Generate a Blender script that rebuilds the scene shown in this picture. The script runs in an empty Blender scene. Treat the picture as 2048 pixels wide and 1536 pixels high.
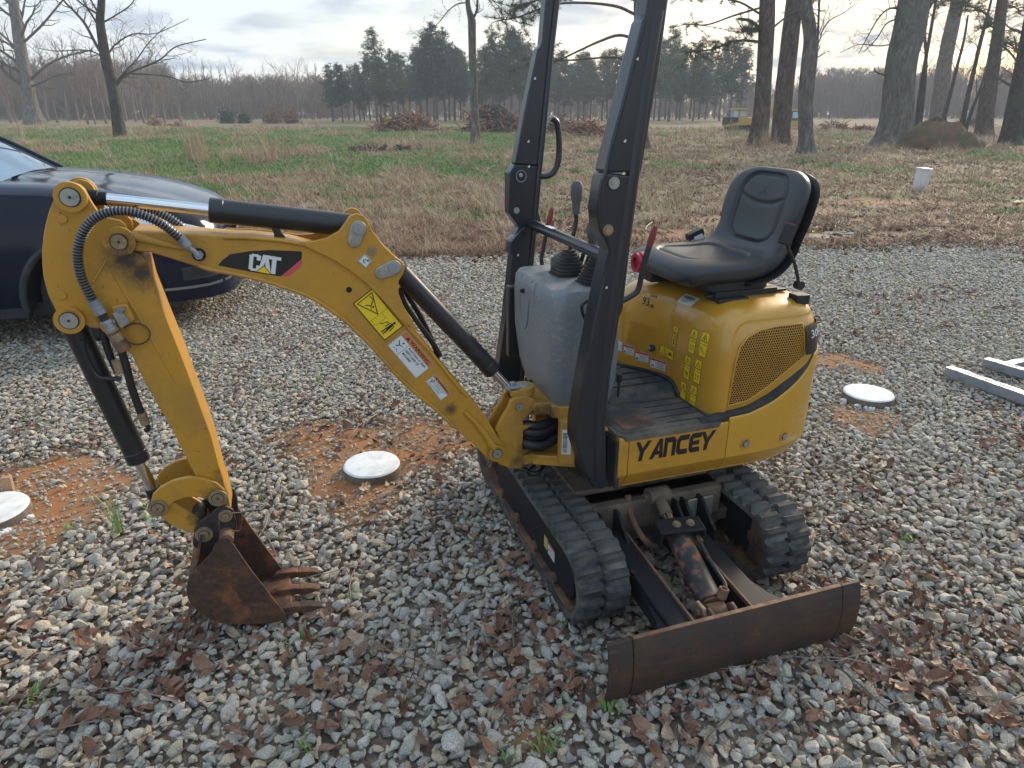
import bpy, bmesh, math, random
from math import sin, cos, pi, radians, sqrt, atan2
from mathutils import Vector, Matrix, noise
R = random.Random(7)
scene = bpy.context.scene
COL = scene.collection

# ------------------------------------------------------------------ camera
FPX, PITCH, CAMH = 1365.0, radians(22.05), 1.6
cd = bpy.data.cameras.new('camera'); cam = bpy.data.objects.new('camera', cd); COL.objects.link(cam)
cd.sensor_fit = 'HORIZONTAL'; cd.sensor_width = 36.0; cd.lens = 36.0 * FPX / 2048.0
cd.clip_start = 0.05; cd.clip_end = 2000
cam.location = (0, 0, CAMH); cam.rotation_euler = (pi / 2 - PITCH, 0, 0)
scene.camera = cam

# ------------------------------------------------------------------ light
SUN_EL, SUN_AZ = radians(24), radians(38)          # azimuth clockwise from +Y (away from the camera)
world = bpy.data.worlds.new('World'); scene.world = world; world.use_nodes = True
wn, wl = world.node_tree.nodes, world.node_tree.links
wn.clear()
def WN(t, **k):
    n = wn.new(t)
    for a, b in k.items(): setattr(n, a, b)
    return n
wout = WN('ShaderNodeOutputWorld'); wbg = WN('ShaderNodeBackground')
sky = WN('ShaderNodeTexSky', sky_type='NISHITA', sun_disc=False, sun_elevation=SUN_EL, sun_rotation=SUN_AZ)
sky.air_density = 1.2; sky.dust_density = 2.0
tc = WN('ShaderNodeTexCoord')
sep = WN('ShaderNodeSeparateXYZ'); wl.new(tc.outputs['Generated'], sep.inputs[0])
# clouds lie on a flat layer overhead: project the direction on it
addz = WN('ShaderNodeMath', operation='ADD'); addz.inputs[1].default_value = 0.18; wl.new(sep.outputs[2], addz.inputs[0])
dvx = WN('ShaderNodeMath', operation='DIVIDE'); wl.new(sep.outputs[0], dvx.inputs[0]); wl.new(addz.outputs[0], dvx.inputs[1])
dvy = WN('ShaderNodeMath', operation='DIVIDE'); wl.new(sep.outputs[1], dvy.inputs[0]); wl.new(addz.outputs[0], dvy.inputs[1])
cmb = WN('ShaderNodeCombineXYZ'); wl.new(dvx.outputs[0], cmb.inputs[0]); wl.new(dvy.outputs[0], cmb.inputs[1])
nz = WN('ShaderNodeTexNoise'); nz.inputs['Scale'].default_value = 0.9; nz.inputs['Detail'].default_value = 9; nz.inputs['Roughness'].default_value = 0.55
wl.new(cmb.outputs[0], nz.inputs['Vector'])
nz2 = WN('ShaderNodeTexNoise'); nz2.inputs['Scale'].default_value = 1.7; nz2.inputs['Detail'].default_value = 8
ofs = WN('ShaderNodeVectorMath', operation='ADD'); ofs.inputs[1].default_value = (4.1, 2.3, 0); wl.new(cmb.outputs[0], ofs.inputs[0]); wl.new(ofs.outputs[0], nz2.inputs['Vector'])
cover_r = WN('ShaderNodeValToRGB'); cover_r.color_ramp.elements[0].position = 0.36; cover_r.color_ramp.elements[1].position = 0.56
cover_r.color_ramp.elements[0].color = (.35, .35, .35, 1)
wl.new(nz.outputs[0], cover_r.inputs[0])
dark_r = WN('ShaderNodeValToRGB'); dark_r.color_ramp.elements[0].position = 0.50; dark_r.color_ramp.elements[1].position = 0.60
wl.new(nz2.outputs[0], dark_r.inputs[0])
# warm glow of the veiled sun: grows towards the sun's direction
sdir = Vector((sin(SUN_AZ) * cos(SUN_EL), cos(SUN_AZ) * cos(SUN_EL), sin(SUN_EL)))
dot = WN('ShaderNodeVectorMath', operation='DOT_PRODUCT'); wl.new(tc.outputs['Generated'], dot.inputs[0]); dot.inputs[1].default_value = sdir
glow = WN('ShaderNodeMapRange'); glow.inputs[1].default_value = 0.55; glow.inputs[2].default_value = 1.0; glow.interpolation_type = 'SMOOTHSTEP'
wl.new(dot.outputs['Value'], glow.inputs[0])
SKYK = 8.0      # divides cloud radiance by the background strength
WST = 0.10
def rgb(c, k): return (c[0] * k, c[1] * k, c[2] * k, 1)
cl_a = WN('ShaderNodeMixRGB'); cl_a.inputs[1].default_value = rgb((.45, .60, .75), SKYK * 1.08); cl_a.inputs[2].default_value = rgb((1.0, .84, .60), SKYK * 1.05)
wl.new(glow.outputs[0], cl_a.inputs[0])
hzr = WN('ShaderNodeMapRange'); hzr.inputs[1].default_value = .02; hzr.inputs[2].default_value = .30; hzr.inputs[3].default_value = .60; hzr.inputs[4].default_value = 0.0; wl.new(sep.outputs[2], hzr.inputs[0])
cl_h = WN('ShaderNodeMixRGB'); cl_h.inputs[2].default_value = rgb((.84, .75, .62), SKYK); wl.new(hzr.outputs[0], cl_h.inputs[0]); wl.new(cl_a.outputs[0], cl_h.inputs[1])
cl_b = WN('ShaderNodeMixRGB'); cl_b.inputs[2].default_value = rgb((.30, .36, .46), SKYK)
dm = WN('ShaderNodeMath', operation='MULTIPLY'); dm.inputs[1].default_value = 0.75
wl.new(dark_r.outputs[0], dm.inputs[0]); wl.new(dm.outputs[0], cl_b.inputs[0]); wl.new(cl_h.outputs[0], cl_b.inputs[1])
mixs = WN('ShaderNodeMixRGB'); wl.new(cover_r.outputs[0], mixs.inputs[0]); wl.new(sky.outputs[0], mixs.inputs[1]); wl.new(cl_b.outputs[0], mixs.inputs[2])
wl.new(mixs.outputs[0], wbg.inputs[0]); wbg.inputs[1].default_value = WST; wl.new(wbg.outputs[0], wout.inputs[0])

sd = bpy.data.lights.new('sun', 'SUN'); so = bpy.data.objects.new('sun', sd); COL.objects.link(so)
sd.energy = 2.2; sd.angle = radians(10); sd.color = (1.0, .87, .70)
so.rotation_euler = (-sdir).to_track_quat('-Z', 'Y').to_euler()

vs = scene.view_settings
scene.display_settings.display_device = 'sRGB'
vs.view_transform = 'Standard'; vs.look = 'None'; vs.gamma = 1; vs.use_curve_mapping = False; vs.exposure = 1.0

# ------------------------------------------------------------------ tags
def tag(o, label=None, cat=None, group=None, kind=None):
    if label: o['label'] = label
    if cat: o['category'] = cat
    if group: o['group'] = group
    if kind: o['kind'] = kind
    return o
def empty(name, loc=(0, 0, 0), rz=0):
    o = bpy.data.objects.new(name, None); COL.objects.link(o); o.location = loc; o.rotation_euler = (0, 0, rz)
    o.empty_display_size = .1
    return o
kids = {}
def children(o): return [c for c in bpy.data.objects if c.parent == o]
def copy_tree(o, parent=None):  # a thing with copies of its parts
    c = o.copy(); COL.objects.link(c); c.parent = parent
    for ch in kids.get(o.name, []): copy_tree(ch, c)
    return c
# ------------------------------------------------------------------ materials
class Mat:
    def __init__(s, name):
        s.m = bpy.data.materials.new(name); s.m.use_nodes = True
        s.n, s.l = s.m.node_tree.nodes, s.m.node_tree.links
        s.b = s.n['Principled BSDF']; s.tc = s.n.new('ShaderNodeTexCoord')
    def noise(s, scale, detail=6, rough=.55, co='Object', stretch=None, dist=0):
        n = s.n.new('ShaderNodeTexNoise'); n.inputs['Scale'].default_value = scale
        n.inputs['Detail'].default_value = detail; n.inputs['Roughness'].default_value = rough; n.inputs['Distortion'].default_value = dist
        if stretch:
            mp = s.n.new('ShaderNodeMapping'); mp.inputs['Scale'].default_value = stretch
            s.l.new(s.tc.outputs[co], mp.inputs[0]); s.l.new(mp.outputs[0], n.inputs['Vector'])
        else: s.l.new(s.tc.outputs[co], n.inputs['Vector'])
        return n.outputs[0]
    def ramp(s, src, stops):
        r = s.n.new('ShaderNodeValToRGB'); e = r.color_ramp.elements
        while len(e) < len(stops): e.new(.5)
        for i, (p, c) in enumerate(stops):
            e[i].position = p
            e[i].color = (c, c, c, 1) if not hasattr(c, '__len__') else (*c, 1)
        s.l.new(src, r.inputs[0]); return r.outputs[0]
    def mix(s, f, a, b, mode='MIX'):
        m = s.n.new('ShaderNodeMixRGB'); m.blend_type = mode
        for i, v in ((0, f), (1, a), (2, b)):
            if hasattr(v, 'is_output'): s.l.new(v, m.inputs[i])
            elif hasattr(v, '__len__'): m.inputs[i].default_value = (*v, 1)
            else: m.inputs[i].default_value = v if i == 0 else (v, v, v, 1)
        return m.outputs[0]
    def math(s, op, a, b=0, clamp=False):
        m = s.n.new('ShaderNodeMath'); m.operation = op; m.use_clamp = clamp
        for i, v in ((0, a), (1, b)):
            if hasattr(v, 'is_output'): s.l.new(v, m.inputs[i])
            else: m.inputs[i].default_value = v
        return m.outputs[0]
    def color(s, v):
        if hasattr(v, 'is_output'): s.l.new(v, s.b.inputs['Base Color'])
        else: s.b.inputs['Base Color'].default_value = (*v, 1)
        return s
    def set(s, name, v):
        if hasattr(v, 'is_output'): s.l.new(v, s.b.inputs[name])
        else: s.b.inputs[name].default_value = v
        return s
    def bump(s, src, strength=.3, dist=.01):
        b = s.n.new('ShaderNodeBump'); b.inputs['Strength'].default_value = strength; b.inputs['Distance'].default_value = dist
        s.l.new(src, b.inputs['Height']); s.l.new(b.outputs[0], s.b.inputs['Normal']); return s
    def rand(s):
        n = s.n.new('ShaderNodeObjectInfo'); return n.outputs['Random']
MT = {}
def simple(name, col, rough=.5, metal=0, **k):
    m = Mat(name); m.color(col).set('Roughness', rough).set('Metallic', metal)
    for a, b in k.items(): m.set(a.replace('_', ' '), b)
    MT[name] = m.m; return m
def dirty(name, col, dirt, lo, hi, scale, rough=.4, metal=0, bumpk=0.0, fine=60, coat=0, stretch=None, r2=.85):
    m = Mat(name); n1 = m.noise(scale, 8, .62, stretch=stretch); f = m.ramp(n1, [(lo, 0), (hi, 1)])
    n2 = m.noise(fine, 5, .6); c0 = m.mix(m.ramp(n2, [(.3, .0), (.7, .35)]), col, tuple(c * .72 for c in col))
    m.color(m.mix(f, c0, dirt)); m.set('Roughness', m.ramp(f, [(0, rough), (1, r2)])); m.set('Metallic', metal)
    if coat: m.set('Coat Weight', coat); m.set('Coat Roughness', .12)
    if bumpk: m.bump(n2, bumpk, .004)
    MT[name] = m.m; return m
YEL = (.52, .262, .026)
def yellow_paint(spots=()):
    m = Mat('yellow'); n1 = m.noise(4.5, 8, .65); f = m.ramp(n1, [(.48, 0), (.80, 1)]); n2 = m.noise(45, 6, .65); n3 = m.noise(14, 8, .75, stretch=(1, 1, .22))
    c = m.mix(m.ramp(n2, [(.3, 0), (.7, .4)]), YEL, tuple(q * .74 for q in YEL)); c = m.mix(f, c, (.24, .135, .035)); c = m.mix(m.ramp(n3, [(.56, 0), (.74, .5)]), c, (.30, .21, .11))
    c = m.mix(m.ramp(m.noise(70, 3, .5), [(.70, 0), (.735, .85)]), c, (.10, .055, .03)); k = None
    for (x, y, z), r in spots:
        d_ = m.n.new('ShaderNodeVectorMath'); d_.operation = 'DISTANCE'; m.l.new(m.tc.outputs['Object'], d_.inputs[0]); d_.inputs[1].default_value = (x, y, z)
        g = m.math('SUBTRACT', 1.0, m.math('DIVIDE', d_.outputs['Value'], r), True); k = g if k is None else m.math('MAXIMUM', k, g)
    if k is not None:
        k = m.ramp(m.math('ADD', m.math('MULTIPLY', k, .62), m.math('MULTIPLY', m.noise(26, 9, .8), .95)), [(.60, 0), (.98, .95)]); c = m.mix(k, c, (.030, .022, .018))
        m.set('Roughness', m.ramp(f, [(0, .42), (1, .85)]))
    m.color(c).set('Coat Weight', .10).set('Coat Roughness', .2); m.bump(n2, .05, .004); MT['yellow'] = m.m
m = dirty('yellow_gloss', (.54, .275, .026), (.36, .21, .04), .55, .95, 4, rough=.28, fine=30, coat=.5)
# scuffed counterweight paint: pale horizontal rubs and a few chips
m = Mat('yellow_scuffed'); n1 = m.noise(3.2, 7, .6); f1 = m.ramp(n1, [(.52, 0), (.62, 1)])
n2 = m.noise(16, 8, .75, stretch=(.35, .35, 2.2)); f2 = m.ramp(n2, [(.50, 0), (.66, .8)])
f = m.math('MULTIPLY', f1, f2); base = m.mix(m.noise(40), YEL, (.56, .31, .03))
c = m.mix(f, base, (.62, .56, .42)); chips = m.ramp(m.noise(24, 3, .5), [(.70, 0), (.73, 1)])
c = m.mix(m.math('MULTIPLY', chips, f1), c, (.07, .04, .03))
m.color(c).set('Roughness', m.ramp(f, [(0, .34), (1, .75)])).set('Coat Weight', .2); MT['yellow_scuffed'] = m.m
dirty('black_paint', (.014, .016, .020), (.05, .05, .05), .6, .9, 14, rough=.36, fine=90, coat=.15)
m = dirty('post_paint', (.014, .017, .023), (.10, .10, .10), .66, .80, 30, rough=.34, fine=120, coat=.25, stretch=(1, 1, .25))
dirty('black_rubber', (.022, .023, .025), (.085, .075, .062), .45, .78, 9, rough=.78, fine=70, bumpk=.25)
dirty('track_rubber', (.030, .031, .032), (.15, .135, .115), .40, .66, 8, rough=.82, fine=50, bumpk=.5)
dirty('track_inner', (.07, .05, .038), (.24, .12, .06), .40, .66, 12, rough=.9, fine=50, bumpk=.5)
dirty('mat_rubber', (.034, .036, .038), (.19, .15, .115), .42, .74, 7, rough=.72, fine=60, bumpk=.3)
m = Mat('blade_rust'); b1 = m.noise(7, 9, .7); b2 = m.noise(20, 8, .8, stretch=(.25, 1, 2.5)); c = m.mix(m.ramp(b1, [(.45, 0), (.75, .8)]), (.036, .025, .020), (.11, .055, .032))
c = m.mix(m.ramp(b2, [(.56, 0), (.70, .55)]), c, (.12, .095, .075)); c = m.mix(m.ramp(m.noise(40, 5, .7), [(.60, 0), (.68, .6)]), c, (.20, .085, .035)); m.color(c).set('Roughness', m.ramp(b2, [(.4, .72), (.7, .42)])); m.bump(m.noise(50, 6, .7), .3, .002); MT['blade_rust'] = m.m
m = Mat('bucket_rust'); n1 = m.noise(9, 10, .75, dist=.3); n2 = m.noise(60, 6, .6)
c = m.ramp(n1, [(.40, (.022, .017, .016)), (.50, (.050, .027, .018)), (.58, (.17, .065, .022)), (.70, (.27, .12, .04))])
yl = m.ramp(m.noise(22, 6, .7), [(.70, 0), (.73, 1)])
c = m.mix(yl, c, (.46, .33, .12)); m.color(m.mix(.18, c, m.ramp(n2, [(.3, (.03, .02, .015)), (.7, (.30, .12, .05))]), 'MIX'))
m.set('Roughness', .72).bump(n2, .35, .003); MT['bucket_rust'] = m.m
dirty('arm_black', (.012, .013, .016), (.14, .065, .035), .62, .80, 16, rough=.58, fine=80, coat=.0).set('Specular IOR Level', .25)
dirty('dusty_brown', (.085, .062, .048), (.20, .145, .10), .35, .7, 9, rough=.9, fine=50, bumpk=.3)
dirty('cyl_rust', (.026, .027, .030), (.24, .105, .055), .50, .64, 26, rough=.5, fine=80, bumpk=.15)
dirty('rust_steel', (.20, .11, .06), (.09, .045, .03), .4, .7, 30, rough=.7, fine=90, bumpk=.3)
dirty('greasy', (.05, .037, .028), (.015, .013, .012), .35, .65, 25, rough=.5, fine=90, bumpk=.2)
simple('chrome', (.72, .73, .75), .13, 1.0)
dirty('zinc', (.42, .42, .38), (.24, .23, .20), .45, .8, 25, rough=.42, metal=.7)
dirty('galv', (.36, .385, .42), (.24, .255, .28), .4, .7, 12, rough=.45, metal=.55, fine=60)
dirty('brass', (.36, .27, .16), (.16, .12, .08), .4, .75, 30, rough=.45, metal=.5)
m = Mat('grey_plastic'); dn = m.noise(70, 8, .8); dm_ = m.noise(3.5, 5, .5)
sp = m.math('MULTIPLY', m.ramp(dn, [(.50, 0), (.68, 1)]), m.ramp(dm_, [(.40, .1), (.62, 1)]))
m.color(m.mix(sp, (.165, .178, .195), (.30, .30, .29))).set('Roughness', .44); MT['grey_plastic'] = m.m
simple('hose_black', (.012, .012, .013), .45)
simple('spring_steel', (.26, .27, .29), .35, .8)
simple('knob_grey', (.085, .088, .085), .6)
simple('red_grip', (.22, .025, .022), .5)
simple('vinyl', (.030, .033, .038), .38).bump(Mat.noise(m, 1) if False else None, 0) if False else None
m = Mat('vinyl'); nv = m.noise(260, 3, .5); m.color((.028, .031, .036)).set('Roughness', .40); m.bump(nv, .12, .002); MT['vinyl'] = m.m
simple('vinyl_dark', (.014, .015, .017), .55)
simple('decal_yellow', (.80, .56, .02), .4); simple('decal_black', (.012, .012, .014), .4)
simple('decal_white', (.66, .67, .66), .45); simple('decal_orange', (.62, .17, .04), .45)
simple('decal_red', (.50, .06, .05), .45); simple('decal_pink', (.60, .07, .10), .45)
simple('decal_olive', (.42, .40, .10), .5); simple('letter_white', (.66, .66, .64), .5); simple('decal_faint', (.36, .20, .035), .5)
simple('canister_red', (.42, .02, .05), .35)
simple('lug_dark', (.01, .01, .011), .9)

# ------------------------------------------------------------------ mesh builder
class MB:
    def __init__(s): s.v = []; s.f = []; s.m = []; s.cur = 0
    def add(s, verts, faces, mi=None):
        o = len(s.v); s.v += [tuple(p) for p in verts]
        for f in faces: s.f.append([i + o for i in f]); s.m.append(s.cur if mi is None else mi)
        return s
    def box(s, lo, hi, mi=None, M=None):
        vs_ = [Vector((x, y, z)) for z in (lo[2], hi[2]) for y in (lo[1], hi[1]) for x in (lo[0], hi[0])]
        if M: vs_ = [M @ q for q in vs_]
        return s.add(vs_, [(0, 2, 3, 1), (4, 5, 7, 6), (0, 1, 5, 4), (2, 6, 7, 3), (0, 4, 6, 2), (1, 3, 7, 5)], mi)
    def prism(s, poly, b0, b1, axis=1, mi=None):
        """poly: list of 2-tuples in the two axes other than axis."""
        def P3(q, b):
            l = list(q); l.insert(axis, b); return tuple(l)
        n = len(poly); vs_ = [P3(q, b0) for q in poly] + [P3(q, b1) for q in poly]
        fs = [list(range(n)), list(range(2 * n - 1, n - 1, -1))] + [(i, i + n, (i + 1) % n + n, (i + 1) % n) for i in range(n)]
        return s.add(vs_, fs, mi)
    def tube(s, pts, r, k=10, mi=None, cap=True, flat=None):
        pts = [Vector(p) for p in pts]; n = len(pts)
        rr = r if hasattr(r, '__len__') else [r] * n
        T = [(pts[min(i + 1, n - 1)] - pts[max(i - 1, 0)]).normalized() for i in range(n)]
        up = Vector((0, 0, 1)) if abs(T[0].z) < .9 else Vector((1, 0, 0))
        u = T[0].cross(up).normalized(); rings = []
        for i in range(n):
            u = (u - T[i] * u.dot(T[i])).normalized(); w = T[i].cross(u)
            rings.append([pts[i] + (u * cos(2 * pi * j / k) + w * sin(2 * pi * j / k)) * rr[i] for j in range(k)])
        return s.loft(rings, mi, cap)
    def loft(s, rings, mi=None, cap=True, closed=True):
        n, k = len(rings), len(rings[0]); vs_ = [p for r_ in rings for p in r_]; fs = []
        for i in range(n - 1):
            for j in range(k if closed else k - 1):
                fs.append((i * k + j, i * k + (j + 1) % k, (i + 1) * k + (j + 1) % k, (i + 1) * k + j))
        if cap: fs.append(list(range(k - 1, -1, -1))); fs.append([(n - 1) * k + j for j in range(k)])
        return s.add(vs_, fs, mi)
    def cyl(s, p0, p1, r, k=20, mi=None, r1=None): return s.tube([p0, p1], [r, r if r1 is None else r1], k, mi)
    def ring(s, c, ax, r0, r1, h, k=24, mi=None):
        c = Vector(c); ax = Vector(ax).normalized(); u = ax.orthogonal().normalized(); w = ax.cross(u)
        def circ(r, t): return [c + ax * t + (u * cos(2 * pi * j / k) + w * sin(2 * pi * j / k)) * r for j in range(k)]
        return s.loft([circ(r0, 0), circ(r1, 0), circ(r1, h), circ(r0, h), circ(r0, 0)], mi, cap=False)
    def hexbolt(s, c, ax, r, h, mi=None): return s.tube([Vector(c), Vector(c) + Vector(ax).normalized() * h], r, 6, mi)
    def build(s, name, mats, parent=None, smooth=40, bevel=0, seg=2, label=None, kind=None, loc=None, recalc=True):
        me = bpy.data.meshes.new(name); me.from_pydata([tuple(p) for p in s.v], [], s.f)
        if not isinstance(mats, (list, tuple)): mats = [mats]
        for q in mats: me.materials.append(MT[q] if isinstance(q, str) else q)
        if len(mats) > 1: me.polygons.foreach_set('material_index', s.m)
        if recalc and len(s.f) < 60000:
            bm = bmesh.new(); bm.from_mesh(me); bmesh.ops.recalc_face_normals(bm, faces=bm.faces); bm.to_mesh(me); bm.free()
        if smooth:
            me.polygons.foreach_set('use_smooth', [True] * len(me.polygons)); me.set_sharp_from_angle(angle=radians(smooth))
        me.update(); o = bpy.data.objects.new(name, me); COL.objects.link(o)
        if parent is not None:
            o.parent = parent; kids.setdefault(parent.name, []).append(o)
        if loc: o.location = loc
        if bevel:
            b = o.modifiers.new('edge', 'BEVEL'); b.width = bevel; b.segments = seg; b.limit_method = 'ANGLE'; b.angle_limit = radians(35)
        if label: o['label'] = label
        if kind: o['kind'] = kind
        return o
def arc(c, r, a0, a1, n):
    return [(c[0] + r * cos(radians(a0 + (a1 - a0) * i / n)), c[1] + r * sin(radians(a0 + (a1 - a0) * i / n))) for i in range(n + 1)]
def bez(pts, n=8):
    """Catmull-Rom through points."""
    P = [Vector(p) for p in pts]; P = [P[0] * 2 - P[1]] + P + [P[-1] * 2 - P[-2]]; out = []
    for i in range(1, len(P) - 2):
        for j in range(n):
            t = j / n
            out.append(.5 * (2 * P[i] + (P[i + 1] - P[i - 1]) * t + (2 * P[i - 1] - 5 * P[i] + 4 * P[i + 1] - P[i + 2]) * t * t + (3 * P[i] - P[i - 1] - 3 * P[i + 1] + P[i + 2]) * t ** 3))
    out.append(P[-2]); return out
_tc = {}
def text_geo(txt):
    """Outline text as flat mesh, cap height about 0.7 of size 1, left aligned: (verts2d, faces, width)."""
    if txt not in _tc:
        c = bpy.data.curves.new('text', 'FONT'); c.body = txt; c.size = 1; c.resolution_u = 2; c.offset = .012
        o = bpy.data.objects.new('text', c); COL.objects.link(o); bpy.context.view_layer.update()
        me = bpy.data.meshes.new_from_object(o.evaluated_get(bpy.context.evaluated_depsgraph_get()))
        v = [(q.co.x, q.co.y) for q in me.vertices]; f = [list(q.vertices) for q in me.polygons]
        bpy.data.objects.remove(o); bpy.data.curves.remove(c); bpy.data.meshes.remove(me)
        _tc[txt] = (v, f, max([q[0] for q in v] + [.01]))
    return _tc[txt]
class Decal:
    """Flat print: 2D shapes placed on a surface by map(x, y, layer height)."""
    def __init__(s, mp, base=.0012): s.mp = mp; s.mb = MB(); s.mats = []; s.base = base; s.k = 0
    def _mi(s, m):
        if m not in s.mats: s.mats.append(m)
        return s.mats.index(m)
    def raw(s, pts, faces, m, lay):
        s.k += 1; h = s.base + lay * .0006 + (s.k % 7) * .00005
        s.mb.add([s.mp(x, y, h) for x, y in pts], faces, s._mi(m)); return s
    def poly(s, pts, m, lay=0): return s.raw(pts, [list(range(len(pts)))], m, lay)
    def rect(s, x0, y0, x1, y1, m, lay=0, n=3):
        pts = [(x0 + (x1 - x0) * i / n, y0 + (y1 - y0) * j / n) for j in range(n + 1) for i in range(n + 1)]
        return s.raw(pts, [(j * (n + 1) + i, j * (n + 1) + i + 1, (j + 1) * (n + 1) + i + 1, (j + 1) * (n + 1) + i) for j in range(n) for i in range(n)], m, lay)
    def line(s, pts, w, m, lay=1, close=False):
        if close: pts = list(pts) + [pts[0]]
        P = [Vector(p) for p in pts]; n = len(P)
        for i in range(n - 1):
            d = (P[i + 1] - P[i]); L_ = d.length
            if L_ < 1e-9: continue
            d /= L_; nn = Vector((-d.y, d.x)) * w / 2; e = d * w * .45
            s.raw([P[i] - nn - e, P[i + 1] - nn + e, P[i + 1] + nn + e, P[i] + nn - e], [(0, 1, 2, 3)], m, lay)
        return s
    def text(s, txt, x, y, h, m, lay=1, w=None, ang=0):
        v, f, W = text_geo(txt); sc = h / .7; sx = sc if w is None else w / W
        return s.raw([(x + (a * sx) * cos(ang) - b * sc * sin(ang), y + a * sx * sin(ang) + b * sc * cos(ang)) for a, b in v], f, m, lay)
    def disc(s, x, y, r, m, lay=1, k=14): return s.poly([(x + r * cos(2 * pi * i / k), y + r * sin(2 * pi * i / k)) for i in range(k)], m, lay)
    def build(s, name, parent, label=None): 
        o = s.mb.build(name, s.mats, parent, smooth=0, recalc=False, label=label); return o

# ------------------------------------------------------------------ the machine's frame
CX, CY, TH = .43, 2.43, atan2(.317, .948)
Lx, Ly = cos(TH), sin(TH)
def ray(u, v):
    x = (u - 1024) / FPX; y = (768 - v) / FPX
    return Vector((x, cos(PITCH) + y * sin(PITCH), -sin(PITCH) + y * cos(PITCH)))
CAM_L = Vector((-CX * Lx - CY * Ly, CX * Ly - CY * Lx, CAMH))
def lray(u, v):
    d = ray(u, v); return Vector((d.x * Lx + d.y * Ly, -d.x * Ly + d.y * Lx, d.z))
def P(u, v, b):            # outline point of the photograph on the machine's plane b
    d = lray(u, v); t = (b - CAM_L.y) / d.y; return CAM_L + d * t
def PZ(u, v, z):
    d = lray(u, v); t = (z - CAMH) / d.z; return CAM_L + d * t
def PA(u, v, a):
    d = lray(u, v); t = (a - CAM_L.x) / d.x; return CAM_L + d * t
def az(u, v, b): q = P(u, v, b); return (q.x, q.z)
def hit(u, v, F):
    d = lray(u, v); t = 1.2
    while t < 5 and F(CAM_L + d * t) > 0: t += .004
    lo, hi = t - .004, t
    for _ in range(12):
        m_ = (lo + hi) / 2
        if F(CAM_L + d * m_) > 0: lo = m_
        else: hi = m_
    return CAM_L + d * hi
def gw(u, v, z=0.0):       # ground point in the world
    d = ray(u, v); t = (z - CAMH) / d.z; return Vector((d.x * t, d.y * t, z))
def wy(u, v, Y):
    d = ray(u, v); t = Y / d.y; return Vector((d.x * t, Y, CAMH + d.z * t))
# ================================================================== MINI EXCAVATOR
yellow_paint([((*P(u, v, -.15),), r) for u, v, r in ((250, 520, .085), (280, 550, .075), (240, 482, .05), (903, 820, .04), (436, 995, .075), (400, 1040, .06), (316, 1015, .03), (1085, 835, .10), (1060, 900, .07), (1040, 930, .06), (993, 905, .04), (716, 457, .03), (200, 640, .035), (143, 393, .035), (141, 638, .035), (455, 960, .06))])
EX = empty('mini_excavator', (CX, CY, 0), TH)
tag(EX, 'small yellow tracked excavator parked on the gravel with its arm folded out to the left', 'excavator')

# ---- undercarriage: two rubber tracks
def stadium(r, hb, zc, n=14):
    pts = [(hb + r * sin(pi * i / n), zc + r * cos(pi * i / n)) for i in range(n + 1)]
    return pts + [(-hb - r * sin(pi * i / n), zc - r * cos(pi * i / n)) for i in range(n + 1)]
TR_HB, TR_R = .462, .128
def track_pt(s):           # s along the outer loop -> (b, z, normal angle)
    st = 2 * TR_HB; ar = pi * TR_R; tot = 2 * st + 2 * ar; s %= tot; zc = .15
    if s < st: return (-TR_HB + s, zc + TR_R, pi / 2)
    s -= st
    if s < ar: a = pi / 2 - s / TR_R; return (TR_HB + TR_R * cos(a), zc + TR_R * sin(a), a)
    s -= ar
    if s < st: return (TR_HB - s, zc - TR_R, -pi / 2)
    s -= st; a = -pi / 2 - s / TR_R; return (-TR_HB + TR_R * cos(a), zc + TR_R * sin(a), a)
TR_TOT = 4 * TR_HB + 2 * pi * TR_R
lug = MB()
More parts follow.
